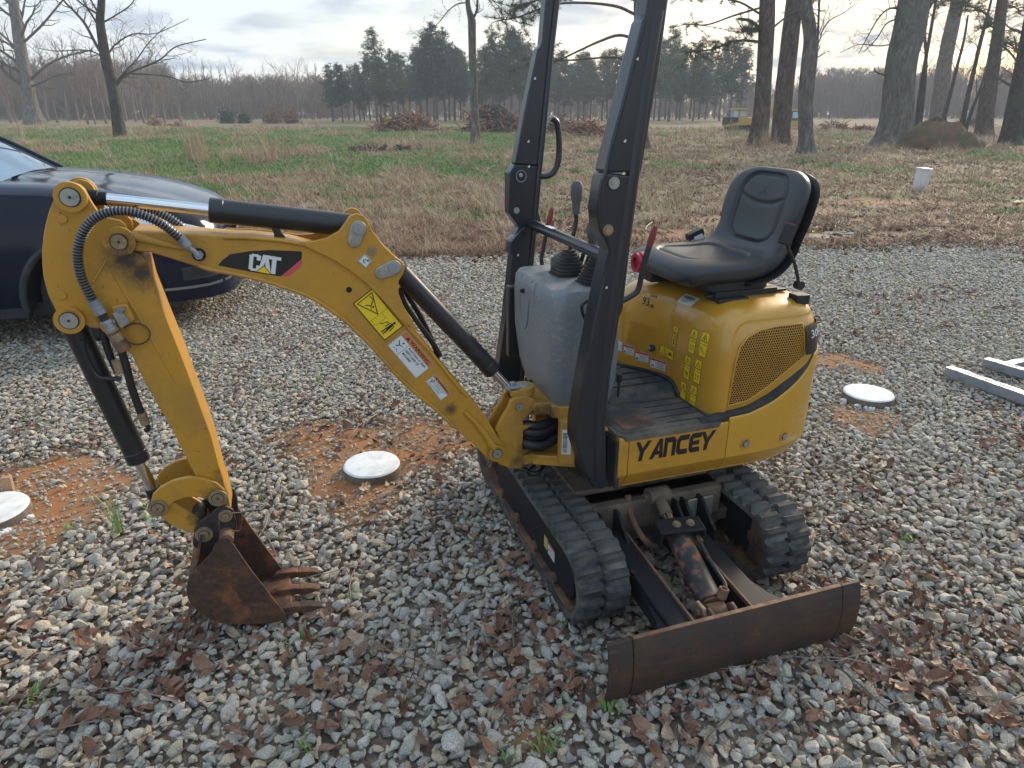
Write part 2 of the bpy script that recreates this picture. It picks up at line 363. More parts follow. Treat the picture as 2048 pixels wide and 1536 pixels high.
# lug in its own frame: x = width, y = along track, z = outward
lug.loft([[(-.043, -.019, -.002), (.043, -.016, -.002), (.043, .016, -.002), (-.043, .019, -.002)],
          [(-.041, -.013, .013), (.041, -.010, .012), (.041, .011, .012), (-.041, .012, .013)],
          [(-.036, -.008, .018), (.036, -.006, .017), (.036, .007, .017), (-.036, .008, .018)]])
lug_me = None
NL = 50
for cxt, side in ((-.34, -1), (.365, 1)):
    outer = stadium(TR_R, TR_HB, .15); inner = stadium(TR_R - .018, TR_HB, .15); k = len(outer)
    mb = MB()
    for xo, xi in ((-.09, .09),):
        rings = [[(cxt + xo, *p) for p in inner], [(cxt + xo, *p) for p in outer], [(cxt + xi, *p) for p in outer], [(cxt + xi, *p) for p in inner], [(cxt + xo, *p) for p in inner]]
        mb.loft(rings, 0, cap=False)
    belt = mb.build('rubber_track', 'track_rubber', EX, smooth=35)
    ri = MB()          # inner guide side, dirty brown
    rin = [[(cxt - .084, *p) for p in stadium(TR_R - .019, TR_HB, .15)], [(cxt + .084, *p) for p in stadium(TR_R - .019, TR_HB, .15)], [(cxt + .084, *p) for p in stadium(TR_R - .024, TR_HB, .15)], [(cxt - .084, *p) for p in stadium(TR_R - .024, TR_HB, .15)]]
    ri.loft(rin + [rin[0]], cap=False)
    for i in range(56):       # steel guide lugs along the inside
        b_, z_, a_ = track_pt(i * TR_TOT / 56)
        M_ = Matrix.Translation((cxt, b_ - .030 * cos(a_), z_ - .030 * sin(a_))) @ Matrix.Rotation(a_ - pi / 2, 4, 'X')
        for q in (-.030, .030): ri.box((q - .011, -.009, -.014), (q + .011, .009, .008), None, M_)
    ri.build('inner_guide', 'track_inner', belt, smooth=35)
    for i in range(NL):
        for row in (0, 1):
            b_, z_, a_ = track_pt((i + .5 * row) * TR_TOT / NL)
            if z_ < .03 and side > 0 and False: continue
            if lug_me is None:
                o = lug.build('track_lug', 'track_rubber', belt, smooth=25, bevel=0); lug_me = o.data
            else:
                o = bpy.data.objects.new('track_lug', lug_me); COL.objects.link(o); o.parent = belt; kids.setdefault(belt.name, []).append(o)
            jit = R.uniform(-.02, .02)
            o.rotation_euler = (a_ - pi / 2, 0, jit)
            o.location = (cxt + (-.047 if row == 0 else .047), b_, z_)
    # link windows: dark slots between the lug rows
    w = MB()
    for i in range(NL):
        b_, z_, a_ = track_pt((i + .25) * TR_TOT / NL)
        M_ = Matrix.Translation((cxt, b_, z_)) @ Matrix.Rotation(a_ - pi / 2, 4, 'X')
        w.box((-.011, -.009, -.004), (.011, .009, .0012), None, M_)
    w.build('link_window', 'lug_dark', belt, smooth=0, kind='stuff')
    # frame plate, rollers, sprocket, idler
    ox = cxt + side * .058
    fr = MB(); poly = [(-.47, .06), (-.50, .10), (-.50, .19), (-.46, .240), (.30, .272), (.33, .262), (.33, .085), (.30, .055)]
    if side < 0: fr.prism([(p[0], p[1]) for p in poly], cxt - .068, cxt - .050, axis=0)
    else: fr.prism([(p[0], p[1]) for p in poly], cxt + .050, cxt + .068, axis=0)
    fr.box((cxt - .05, -.44, .07), (cxt + .05, .40, .235))
    f_ = fr.build('track_frame', 'arm_black', EX, bevel=.004)
    sl = MB(); sl.hexbolt((cxt - .067, .30, .19), (-1, 0, 0), .008, .004)
    sl.build('frame_bolt', 'brass', f_)
    for i in range(4):
        sl = MB(); sl.cyl((cxt - .066, -.34 + .2 * i, .062), (cxt - .078, -.34 + .2 * i, .062), .020, 16); sl.build('roller', 'track_inner', f_)
    sp = MB(); sp.cyl((cxt - .03, TR_HB + .01, .155), (cxt + .03, TR_HB + .01, .155), .095, 28); sp.cyl((cxt - .074, TR_HB + .01, .155), (cxt - .03, TR_HB + .01, .155), .072, 28)
    for i in range(9):
        a_ = 2 * pi * i / 9; sp.hexbolt((cxt - .074, TR_HB + .01 + .055 * cos(a_), .155 + .055 * sin(a_)), (-1, 0, 0), .007, .005)
    sp.build('drive_sprocket', 'dusty_brown', EX, bevel=.003)
    idl = MB(); idl.cyl((cxt - .045, -TR_HB, .15), (cxt + .045, -TR_HB, .15), .1, 28); idl.cyl((cxt - .052, -TR_HB, .15), (cxt + .052, -TR_HB, .15), .03, 16)
    idl.build('idler_wheel', 'track_inner', EX, bevel=.003)
    if side < 0:
        mp = lambda x, y, h: (cxt - .068 - h, -x, y)
        d = Decal(mp)                   # warning sticker on the track frame
        q0 = PA(1047, 1040, cxt - .068); q1 = PA(1082, 1097, cxt - .068)
        y0 = -q0.y; d.rect(.235, .125, .270, .175, 'decal_olive'); d.rect(.275, .120, .335, .170, 'decal_white'); d.rect(.275, .160, .335, .170, 'decal_red', 1); d.line([(.295, .121), (.295, .16)], .002, 'decal_black')
        for j in range(4): d.line([(.300, .153 - j * .008), (.330, .153 - j * .008)], .0016, 'decal_black')
        d.disc(.285, .14, .005, 'decal_black')
        d.build('warning_sticker', f_)
cf = MB(); cf.box((-.28, -.20, .14), (.30, .30, .30)); cf.prism([(-.33, -.27), (.35, -.27), (.35, -.20), (.30, .25), (-.28, .36), (-.33, .30)], .268, .285, axis=2)
cf.box((-.25, -.30, .12), (.28, -.20, .285)); cf.box((-.38, -.30, .13), (.40, -.24, .18)); cf.box((-.38, .20, .13), (.40, .26, .18))
carf = cf.build('car_body', 'dusty_brown', EX, bevel=.006)
cf = MB(); cf.cyl((0, 0, .28), (0, 0, .375), .21, 40); cf.cyl((0, 0, .30), (0, 0, .34), .235, 40)
cf.build('swing_bearing', 'greasy', EX, bevel=.003)
for xx in (-.235, -.165, .105, .175, .03, .07):
    mb = MB(); mb.prism([(-.43, .10), (-.26, .10), (-.26, .27), (-.33, .27), (-.43, .19)], xx - .006, xx + .006, axis=0); mb.build('bracket_plate', 'arm_black', carf, bevel=.002)
mb = MB(); mb.box((.13, -.312, .17), (.24, -.304, .255)); mb.build('cover_plate', 'zinc', carf, bevel=.003)

# ---- dozer blade with its arms and cylinder
BB = -.85
sec = [(BB - .012 + .03 * ((z - .1) / .1) ** 2 * .55, z) for z in [i * .21 / 10 for i in range(11)]]
front = [(b, z) for b, z in sec]; back = [(b + .012, z) for b, z in reversed(sec)]
BL0, BL1 = -.375, .355
bl = MB(); bl.prism(front + back, BL0, BL1, axis=0); blade = bl.build('dozer_blade', 'blade_rust', EX, smooth=30, bevel=.0015)
mb = MB(); bt = sec[-1][0]; mb.box((BL0 + .002, bt - .0015, .2095), (BL1 - .002, bt + .0125, .2125)); mb.build('worn_edge', 'rust_steel', blade, bevel=.001)
for x0, x1 in ((-.452, BL0 - .003), (BL1 + .003, .428)):
    mb = MB(); mb.prism(front + back, x0, x1, axis=0); mb.build('blade_extension', 'blade_rust', blade, smooth=30, bevel=.002)
for xx, dx in ((-.345, 1), (.325, 1)):
    mb = MB(); mb.ring((xx, BB - .0005, .168), (0, -1, 0), .0, .009, .001, 16); mb.build('bolt_hole', 'zinc', blade)
for sgn, x0 in ((-1, -.375), (1, .355)):
    mb = MB(); xe = -.225 if sgn < 0 else .130; w_ = abs(x0 - xe); pl = [(x0, BB + .01), (x0, BB + .03), (x0 - sgn * .03, BB + .048), (x0 - sgn * w_ * .55, BB + .048), (x0 - sgn * w_ * .75, BB + .062), (x0 - sgn * w_ * .86, BB + .10), (x0 - sgn * w_ * .93, BB + .17), (xe, BB + .21), (xe, BB + .01)]
    mb.prism(pl, .155, .163, axis=2); mb.build('gusset_plate', 'arm_black', blade, bevel=.002)
for x0, x1 in ((-.225, -.150), (.055, .130)):
    mb = MB()
    R0 = [(x0, -.33, .13), (x1, -.33, .13), (x1, -.33, .205), (x0, -.33, .205)]
    R1 = [(x0 - .0, BB + .008, .075), (x1, BB + .008, .075), (x1, BB + .008, .172), (x0, BB + .008, .172)]
    mb.loft([R0, R1]); a_ = mb.build('blade_arm', 'arm_black', EX, bevel=.006)
    mb = MB(); xr = x1 if x0 < 0 else x0
    mb.loft([[(xr - .004, -.33, .198), (xr + .003, -.33, .198), (xr + .003, -.33, .214), (xr - .004, -.33, .214)], [(xr - .004, BB + .008, .165), (xr + .003, BB + .008, .165), (xr + .003, BB + .008, .181), (xr - .004, BB + .008, .181)]])
    mb.build('arm_flange', 'rust_steel', a_, bevel=.001)
ct, cb = Vector((.012, -.285, .285)), Vector((-.055, -.775, .165)); ax = (cb - ct).normalized()
mb = MB(); mb.cyl(ct + ax * .17, cb - ax * .035, .040, 24); mb.cyl(ct + ax * .155, ct + ax * .18, .044, 24); cylb = mb.build('blade_cylinder', 'cyl_rust', EX, bevel=.003)
mb = MB(); mb.cyl(ct, ct + ax * .17, .0155, 16); mb.build('cylinder_rod', 'chrome', cylb)
mb = MB(); mb.cyl(ct - Vector((.04, 0, 0)), ct + Vector((.04, 0, 0)), .032, 20); mb.cyl(ct, ct + ax * .1, .021, 16); mb.cyl(ct - Vector((.055, 0, 0)), ct + Vector((.055, 0, 0)), .015, 14); mb.build('rod_eye', 'dusty_brown', cylb, bevel=.002)
mb = MB(); mb.cyl(cb - Vector((.028, 0, 0)), cb + Vector((.028, 0, 0)), .03, 20); mb.cyl(cb + Vector((0, 0, 0)) - ax * .03, cb - ax * .06, .03, 16)
g0 = cb + Vector((.03, .02, .03)); mb.ring(g0, (.3, .1, 1), .009, .016, .035, 18); mb.build('base_eye', 'rust_steel', cylb, bevel=.002)
for s_ in (-.036, .044):
    pts = [(-.775, .19), (-.79, .205), (-.81, .20), (-.835, .178), (-.84, .17), (-.84, .14), (-.80, .13), (-.765, .135), (-.757, .16)]
    mb = MB(); mb.prism(pts, cb.x + s_ - .005, cb.x + s_ + .005, axis=0); mb.build('clevis_plate', 'rust_steel', blade, bevel=.002)
mb = MB(); mb.prism([(cb.y - .045, cb.z - .05), (cb.y + .0, cb.z - .06), (cb.y + .035, cb.z - .01), (cb.y + .03, cb.z + .035), (cb.y - .01, cb.z + .035), (cb.y - .04, cb.z)], cb.x - .056, cb.x - .043, axis=0); mb.hexbolt(cb + Vector((-.056, -.012, -.03)), (-1, 0, 0), .011, .006); mb.hexbolt(cb + Vector((-.056, .005, .01)), (-1, 0, 0), .013, .007); mb.build('pin_keeper', 'brass', blade, bevel=.003)
# clamp block over the cylinder
bc = ct + ax * .205; Mx = Matrix.Translation(bc + Vector((.0, 0, .042))) @ Matrix.Rotation(atan2(ax.x, -ax.y), 4, 'Z') @ Matrix.Rotation(.14, 4, 'X')
mb = MB(); mb.box((-.075, -.036, .0), (.080, .036, .012), None, Mx); mb.box((-.079, -.036, -.055), (-.068, .036, .010), None, Mx); mb.box((.073, -.036, -.03), (.083, .036, .010), None, Mx)
clampo = mb.build('clamp_block', 'arm_black', cylb, bevel=.004)
for xx in (-.012, .038):
    mb = MB(); q = Mx @ Vector((xx, 0, .012)); mb.hexbolt(q, (0, -.1, 1), .012, .009); mb.ring(q, (0, -.1, 1), 0, .015, .003, 18); mb.build('clamp_bolt', 'brass', clampo, bevel=.0015)
mb = MB(); mb.tube(bez([ct + ax * .20 + Vector((.065, 0, .01)), ct + ax * .26 + Vector((.068, 0, 0)), ct + ax * .34 + Vector((.070, 0, 0)), ct + ax * .42 + Vector((.078, 0, .0)), ct + ax * .44 + Vector((.062, 0, .0)), ct + ax * .435 + Vector((.035, 0, 0))], 5), .0075, 8); mb.cyl(ct + ax * .215 + Vector((.066, 0, .008)), ct + ax * .25 + Vector((.067, 0, .004)), .012, 8); mb.build('hard_line', 'cyl_rust', cylb)
mb = MB(); hp = bez([(-.10, -.27, .30), (-.105, -.30, .25), (-.10, -.37, .20), (-.085, -.43, .185), (-.06, -.46, .20)], 12)
mb.tube(hp, [.010 + .0022 * (i % 2) for i in range(len(hp))], 10); mb.build('spiral_hose', 'track_inner', cylb)

# ---- house shell: side panels, corner panels, counterweight
ZB, ZC, ZT = .372, .445, .588
HR, HA0, HRA, HN = .372, .27, .442, 3.0
def shell_b(a, z, off=0.0):
    x = max(0.0, (a - HA0) / HRA); x = min(x, .9999)
    b = HR * (1 - x ** HN) ** (1 / HN)
    if z < ZC: b -= .05 * ((ZC - z) / (ZC - ZB))
    return -(b + off)
def Fshell(p):
    x = max(0.0, (p.x - HA0) / HRA); y = abs(p.y) / HR
    return (x ** HN + y ** HN) - 1 if p.z < 1.1 else 1
edge_px = [(1385, 833), (1420, 838), (1457, 837), (1499, 828), (1544, 806), (1589, 771), (1619, 735), (1631, 708)]
edge = [(q.x, q.z) for q in (hit(u, v, Fshell) for u, v in edge_px)]
edge = [e for e in edge if e[0] < .8]
def ztop(a):
    if a <= edge[0][0]: return ZT
    for (a0, z0), (a1, z1) in zip(edge, edge[1:]):
        if a <= a1 and a1 > a0: return max(ZT, z0 + (z1 - z0) * (a - a0) / (a1 - a0))
    return edge[-1][1] + (a - edge[-1][0]) * .25
print('edge', [(round(a, 3), round(z, 3)) for a, z in edge])
A_SPLIT, A_CORN, A_FRONT = .218, -.168, -.192
def shell_part(name, a0, a1, mat, sides=(-1, 1), wrap=False):
    out = []
    def col(a, b0, zt, nx, ny):
        zs = [ZB, ZB + .012, ZC - .008, ZC + .004] + [ZC + .004 + (zt - .01 - ZC - .004) * i / 6 for i in range(1, 7)] + [zt - .004, zt]
        r = []
        for z in zs:
            ins = 0.0
            if z < ZC: ins = .05 * ((ZC - z) / (ZC - ZB))
            if z > zt - .006: ins = .004 if z >= zt else .0012
            if z == ZB: ins += .01
            r.append((a - nx * ins, b0 - ny * ins, z))
        r.append((a - nx * .04, b0 - ny * .04, zt - .001)); r.append((a - nx * .04, b0 - ny * .04, ZB + .01)); return r
    if wrap:
        cols = []
        for a in [a0 + (HA0 - a0) * i / 3 for i in range(3)]: cols.append(col(a, -HR, ztop(a), 0, -1))
        n = 44
        for i in range(n + 1):
            th = -pi / 2 + pi * i / n; c, s_ = cos(th), sin(th)
            k = (abs(c) ** HN + abs(s_) ** HN) ** (-1 / HN); a = HA0 + HRA * k * c; b = HR * k * s_
            g = Vector((abs(c * k) ** (HN - 1) / HRA, (1 if s_ > 0 else -1) * abs(s_ * k) ** (HN - 1) / HR)).normalized()
            cols.append(col(a, b, ztop(a), g.x, g.y))
        for a in [a0 + (HA0 - a0) * i / 3 for i in (2, 1, 0)]: cols.append(col(a, HR, ztop(a), 0, 1))
        mb = MB(); mb.loft(cols, cap=True); return [mb.build(name, mat, EX, smooth=22)]
    for sd_ in sides:
        cols = [col(a, sd_ * HR, ZT, 0, sd_) for a in (a0, a1)]
        mb = MB(); mb.loft(cols, cap=True); out.append(mb.build(name, mat, EX, smooth=22))
    return out
side_panel = shell_part('side_panel', A_CORN + .0015, A_SPLIT - .0015, 'yellow')[0]
shell_part('corner_panel', A_FRONT - .012, A_CORN - .0015, 'yellow')
cweight = shell_part('counterweight', A_SPLIT + .0015, .7, 'yellow_scuffed', wrap=True)[0]
for u, v in ((1490, 887), (1567, 872)):
    q = hit(u, v, Fshell); nb = shell_b(q.x + .01, q.z) - shell_b(q.x - .01, q.z); nrm = Vector((nb / .02 * 1.0, -1, 0)).normalized(); nrm = Vector((abs(nrm.x), -abs(nrm.y), 0))
    mb = MB(); mb.ring(q - nrm * .001, nrm, .013, .021, .0035, 24, 0); mb.ring(q, nrm, 0, .0165, .0012, 20, 1); mb.hexbolt(q, nrm, .0105, .007, 2)
    mb.build('counterweight_bolt', ['yellow', 'arm_black', 'galv'], cweight)
fl = MB(); fl.prism([(A_FRONT, -.29), (.55, -.22), (.62, 0), (.55, .22), (A_FRONT, .29)], .385, .40, axis=2); fl.build('floor_frame', 'arm_black', EX)

# brand lettering on the side panel
tl, tr_, bl_ = P(1266, 886, -HR), P(1429, 857, -HR), P(1276, 916, -HR)
LH = .073; la, lz = tl.x + .012, tl.z - LH; LW = tr_.x - tl.x - .012
d = Decal(lambda x, y, h: (la + x, -HR - h, lz + y), .0012)
LETTER = {'Y': (1.0, [(-.08, 1), (.22, 1), (.47, .64), (.80, 1), (1.12, 1), (.60, .44), (.52, 0), (.22, 0), (.30, .44)]),
          'A': (1.0, [(-.02, 0), (.30, 0), (.44, .20), (.73, .20), (.75, 0), (1.03, 0), (.90, 1), (.64, 1)]),
          'N': (.92, [(0, 0), (0, 1), (.74, 1), (.92, .82), (.92, 0), (.64, 0), (.64, .73), (.28, .73), (.28, 0)]),
          'C': (.92, [(.96, 1), (.20, 1), (.0, .80), (.0, .20), (.20, 0), (.92, 0), (.85, .27), (.34, .27), (.28, .33), (.28, .67), (.34, .73), (.90, .73)]),
          'E': (.92, [(.98, 1), (.20, 1), (0, .80), (0, .20), (.20, 0), (.92, 0), (.86, .26), (.34, .26), (.28, .31), (.28, .385), (.78, .385), (.83, .61), (.28, .61), (.28, .68), (.34, .74), (.92, .74)])}
xs = 0; tot = sum(LETTER[c][0] + .06 for c in 'YANCEY') - .06
for c in 'YANCEY':
    k = LW / tot; d.poly([(xs + x * k + .05 * y * LH, y * LH) for x, y in LETTER[c][1]], 'decal_black', 0)
    if c == 'A': d.poly([(xs + x * k + .05 * y * LH, y * LH) for x, y in ((.56, .40), (.71, .40), (.67, .70))], 'yellow', 1)
    xs += (LETTER[c][0] + .06) * k
d.build('lettering', side_panel)

# ---- engine cover
CA, CRF, CRR, CB, CZ0, CHZ, CQ = .425, .262, .238, .352, .63, .350, 5.0
def rf(b):        # the cover's front steps forward on the far side
    t = min(1, max(0, (b + .03) / .22)); return CRF + .10 * t * t * (3 - 2 * t)
def cnorm(x, y):
    n = 7.0 if x < 0 else 3.4
    return (abs(x) ** n + abs(y) ** n) ** (1 / n)
def czk(z):
    t = max(0, (z - CZ0) / CHZ); return max(0.0, 1 - t ** CQ) ** (1 / CQ)
def Fcover(p):
    if p.z < .5: return 1
    x = (p.x - CA) / (rf(p.y) if p.x < CA else CRR); k = czk(p.z)
    if k <= 0: return 1
    return cnorm(x, p.y / CB) - k
def recess(a, z):
    dx, dz = a - .212, .938 - z                      # distance inside the recessed arch of the side face
    if dx <= 0 or dz <= 0: return 0.0
    r = .085
    dd = r - sqrt((r - dx) ** 2 + (r - dz) ** 2) if dx < r and dz < r else min(dx, dz)
    t = min(1, max(0, dd / .022)); return .013 * t * t * (3 - 2 * t) * min(1, max(0, (CA + CRR - a) / .10))
def cover_b(a, z, off=0):
    off = off - recess(a, z)
    x = (a - CA) / (CRF if a < CA else CRR); n = 7.0 if x < 0 else 3.4; k = czk(z)
    return -(CB * max(0.0, k ** n - abs(x) ** n) ** (1 / n) + off)
def cover_a(b, z, off=0):
    k = czk(z); return CA - rf(b) * max(0.0, k ** 7 - abs(b / CB) ** 7) ** (1 / 7) - off
def cover_z(a, b, off=0):
    x = (a - CA) / (rf(b) if a < CA else CRR); return CZ0 + CHZ * max(0.0, 1 - cnorm(x, b / CB) ** CQ) ** (1 / CQ) + off
rings = []; zs = [.575, .60, .63] + [CZ0 + CHZ * i / 44 for i in range(1, 40)] + [CZ0 + CHZ * (.90 + .1 * sin(pi / 2 * i / 14)) for i in range(1, 14)]
NT = 240
for z in zs + ['top']:
    k = czk(z) if z != 'top' else .30
    zz = z if z != 'top' else CZ0 + CHZ * (1 - .30 ** CQ) ** (1 / CQ)
    rg = []
    for j in range(NT):
        th = 2 * pi * j / NT; c, s_ = cos(th), sin(th); n = 7.0 if c < 0 else 3.4
        c_, s2 = (abs(c) ** (2 / 2.6)) * (1 if c > 0 else -1), (abs(s_) ** (2 / 2.6)) * (1 if s_ > 0 else -1)
        q = k / cnorm(c_, s2); x, y = c_ * q, s2 * q
        aa = CA + x * (rf(y * CB) if x < 0 else CRR); bb = y * CB; sd_ = 1 if bb > 0 else -1
        if z != 'top' and abs(y) > .45: bb -= sd_ * recess(aa, zz) * min(1, (abs(y) - .45) / .2)
        rg.append((aa, bb, zz))
    rings.append(rg)
mb = MB(); mb.loft(rings); cover = mb.build('engine_cover', 'yellow_gloss', EX, smooth=60)
# rim seal (black strip) following the counterweight's rising edge
mb = MB(); cols = []
for i in range(60):
    t = i / 59
    th = -pi / 2 + pi * t; c, s_ = cos(th), sin(th); k = (abs(c) ** HN + abs(s_) ** HN) ** (-1 / HN); a = HA0 + (HRA - .006) * k * c; b = (HR - .006) * k * s_
    zt = ztop(a); w = .012 + .020 * min(1, max(0, (a - .22) / .3)); inx = 1 - .03
    cols.append([(a, b, zt - .006), (a, b, zt + w * .6), (CA + (a - CA) * inx, b * inx, zt + w), (CA + (a - CA) * .9, b * .9, zt + w), (CA + (a - CA) * .9, b * .9, zt - .006)])
pre = [[(A_SPLIT - .10, s2 * (HR - .006), ZT + .001), (A_SPLIT - .10, s2 * (HR - .006), ZT + .006), (A_SPLIT - .10, s2 * .35, ZT + .012), (A_SPLIT - .10, s2 * .33, ZT + .012), (A_SPLIT - .10, s2 * .33, ZT + .001)] for s2 in (-1, 1)]
mb.loft([pre[0]] + cols + [pre[1]]); mb.build('rim_seal', 'black_rubber', EX, smooth=50)
# ventilation grille: dark backing, honeycomb mesh in front, raised frame
gpx = [(1459, 814), (1465, 780), (1475.5, 726), (1484, 696), (1499, 677), (1523, 663), (1559, 654), (1608.5, 648), (1613, 713), (1574, 747), (1538, 776.5), (1499, 803.5)]
gp = [(q.x, q.z) for q in (hit(u, v, Fcover) for u, v in gpx)]
print('grille', [(round(a, 3), round(z, 3)) for a, z in gp])
def inside(p, poly):
    c = False; n = len(poly)
    for i in range(n):
        (x0, y0), (x1, y1) = poly[i], poly[(i + 1) % n]
        if (y0 > p[1]) != (y1 > p[1]) and p[0] < (x1 - x0) * (p[1] - y0) / (y1 - y0) + x0: c = not c
    return c
cen = (sum(p[0] for p in gp) / len(gp), sum(p[1] for p in gp) / len(gp))
d = Decal(lambda x, y, h: (x, cover_b(x, y, h), y), .0010); 
fans = [cen] + gp; ggrid = MB()
G = 26; amin, amax = min(p[0] for p in gp), max(p[0] for p in gp); zmin, zmax = min(p[1] for p in gp), max(p[1] for p in gp)
def clip_cols(n):
    res = []
    for i in range(n + 1):
        a = amin + (amax - amin) * (i + .01) / (n + .02); zc_ = []
        for j in range(len(gp)):
            (x0, y0), (x1, y1) = gp[j], gp[(j + 1) % len(gp)]
            if (x0 > a) != (x1 > a): zc_.append(y0 + (y1 - y0) * (a - x0) / (x1 - x0))
        if len(zc_) >= 2: res.append((a, min(zc_), max(zc_)))
    return res
cc = clip_cols(G); vs_, fs_ = [], []
for a, z0, z1 in cc:
    for j in range(9): vs_.append((a, cover_b(a, z0 + (z1 - z0) * j / 8, .0012), z0 + (z1 - z0) * j / 8))
for i in range(len(cc) - 1):
    for j in range(8): fs_.append((i * 9 + j, i * 9 + j + 1, (i + 1) * 9 + j + 1, (i + 1) * 9 + j))
mb = MB(); mb.add(vs_, fs_); grille = mb.build('grille', 'lug_dark', cover, smooth=60)
mb = MB(); hp_ = .0098; rh = hp_ / sqrt(3)
ri_, ro_ = rh * .80, rh * 1.02
for j in range(-2, 60):
    for i in range(-2, 60):
        x = amin + (i + .5 * (j % 2)) * hp_; y = zmin + j * hp_ * .866
        if not inside((x, y), gp): continue
        o_ = len(mb.v); vv = []
        for r_, hh in ((ro_, .0042), (ri_, .0044), (ri_ * .98, .0020)):
            for k_ in range(6):
                xx, yy = x + r_ * cos(pi / 6 + k_ * pi / 3), y + r_ * sin(pi / 6 + k_ * pi / 3)
                vv.append((xx, cover_b(xx, yy, hh), yy))
        ff = [(q, (q + 1) % 6, 6 + (q + 1) % 6, 6 + q) for q in range(6)] + [(6 + q, 6 + (q + 1) % 6, 12 + (q + 1) % 6, 12 + q) for q in range(6)]
        mb.add(vv, ff)
mb.build('mesh_screen', 'yellow', grille, smooth=0, recalc=False, kind='stuff')
mb = MB(); mb.tube([(a, cover_b(a, z, .002), z) for a, z in [tuple(Vector(gp[i]).lerp(Vector(gp[(i + 1) % len(gp)]), t / 4)) for i in range(len(gp)) for t in range(4)] + [gp[0]]], .0035, 6); mb.build('grille_rim', 'yellow_gloss', grille, smooth=60)
# black model plate round the rear corner
d = Decal(lambda x, y, h: (lambda t: (CA + CRR * t[0] * (1 + h / CRR), CB * t[1] * (1 + h / CB), y))((lambda th: ((lambda c, s_, q: (c * q, s_ * q))(cos(th), sin(th), czk(y) / cnorm(cos(th), sin(th)))))(x)), .002)
q = hit(1609.5, 655, Fcover); th0 = atan2((q.y) / CB, (q.x - CA) / CRR); q2 = hit(1611, 705, Fcover)
zr0, zr1 = q2.z - .01, q.z + .004
d.rect(th0 + .02, zr0, -th0 - .02, zr1, 'decal_black', 0, 24); d.text('300.9D', th0 + .10, zr1 - .045, .028, 'letter_white', 1, w=.55)
d.build('model_plate', cover)

# decals on the cover's front face
dc = lambda x, y, h: (cover_a(x, y, h), x, y)
def fc(u, v): q = hit(u, v, Fcover); return (q.y, q.z)
def Z3(x, y): return (1220 + x * 240 / 1418, 620 + y * 260 / 1536)
def quad_map(c0, c1, c3, surf):
    """maps unit square to the surface; c0 = lower left, c1 = lower right, c3 = upper left (surface coords)"""
    def f(x, y, h): return surf(c0[0] + (c1[0] - c0[0]) * x + (c3[0] - c0[0]) * y, c0[1] + (c1[1] - c0[1]) * x + (c3[1] - c0[1]) * y, h)
    return f
def warn_tri(d, x, y, s_, lay=1):      # outlined triangle with exclamation mark
    d.line([(x - s_, y - s_ * .8), (x + s_, y - s_ * .8), (x, y + s_)], s_ * .16, 'decal_black', lay, True)
    d.line([(x, y + s_ * .35), (x, y - s_ * .25)], s_ * .14, 'decal_black', lay); d.disc(x, y - s_ * .5, s_ * .09, 'decal_black', lay, 8)
def frame(d, x0, y0, x1, y1, w, m='decal_black', lay=1): d.line([(x0, y0), (x1, y0), (x1, y1), (x0, y1)], w, m, lay, True)
# all in metres on the face: x = b (towards the far side is image left), so mirror x
def face_box(zx0, zy0, zx1, zy1):      # from two opposite corners in the enlarged view
    a_ = fc(*Z3(zx0, zy0)); b_ = fc(*Z3(zx1, zy1)); return a_, b_
def panel_pair(cx_, cz_, w, h, kinds, name):
    d = Decal(lambda x, y, hh: dc(cx_ - x, cz_ + y, hh), .0012)
    d.rect(-w / 2, -h / 2, w / 2, h / 2, 'decal_yellow', 0); frame(d, -w / 2, -h / 2, w / 2, h / 2, .0016); d.line([(-w / 2, 0), (w / 2, 0)], .0014, 'decal_black')
    for kd, yy in zip(kinds, (h / 4, -h / 4)):
        s_ = w * .38
        if kd == 'tri': warn_tri(d, 0, yy - s_ * .08, s_)
        elif kd == 'bolt':
            d.line([(-s_, yy - s_ * .85), (s_, yy - s_ * .85), (0, yy + s_)], s_ * .16, 'decal_black', 1, True); d.line([(s_ * .15, yy + s_ * .4), (-s_ * .15, yy), (s_ * .12, yy - s_ * .1), (-s_ * .1, yy - s_ * .5)], s_ * .18, 'decal_black')
        elif kd == 'book':
            d.line([(-s_ * .8, yy + s_ * .5), (0, yy + s_ * .35), (s_ * .8, yy + s_ * .5), (s_ * .8, yy - s_ * .5), (0, yy - s_ * .65), (-s_ * .8, yy - s_ * .5)], s_ * .1, 'decal_black', 1, True); d.line([(0, yy + s_ * .35), (0, yy - s_ * .6)], s_ * .08, 'decal_black')
        elif kd == 'tools':
            d.line([(-s_ * .6, yy + s_ * .3), (s_ * .5, yy + s_ * .1)], s_ * .3, 'decal_black'); d.disc(-s_ * .6, yy + s_ * .3, s_ * .25, 'decal_black'); d.disc(s_ * .5, yy + s_ * .1, s_ * .25, 'decal_black'); frame(d, -s_ * .55, yy - s_ * .8, s_ * .45, yy - s_ * .3, s_ * .1)
        elif kd == 'figs':
            for fx, fy, mm in ((-.5, .4, 'decal_black'), (.45, .4, 'decal_black'), (-.5, -.5, 'decal_black'), (.5, -.5, 'decal_red')): d.line([(fx * s_ - .2 * s_, yy + fy * s_ - .25 * s_), (fx * s_, yy + fy * s_ + .3 * s_), (fx * s_ + .2 * s_, yy + fy * s_ - .25 * s_)], s_ * .14, mm)
        elif kd == 'arm':
            d.line([(-s_ * .9, yy - s_ * .8), (-s_ * .9, yy + s_ * .9)], s_ * .08, 'decal_black'); d.line([(-s_ * .8, yy + s_ * .6), (-s_ * .2, yy + s_ * .2), (s_ * .2, yy - s_ * .3)], s_ * .22, 'decal_black'); frame(d, s_ * .4, yy - s_ * .8, s_ * .8, yy - s_ * .4, s_ * .08)
    d.build('warning_sticker', cover)
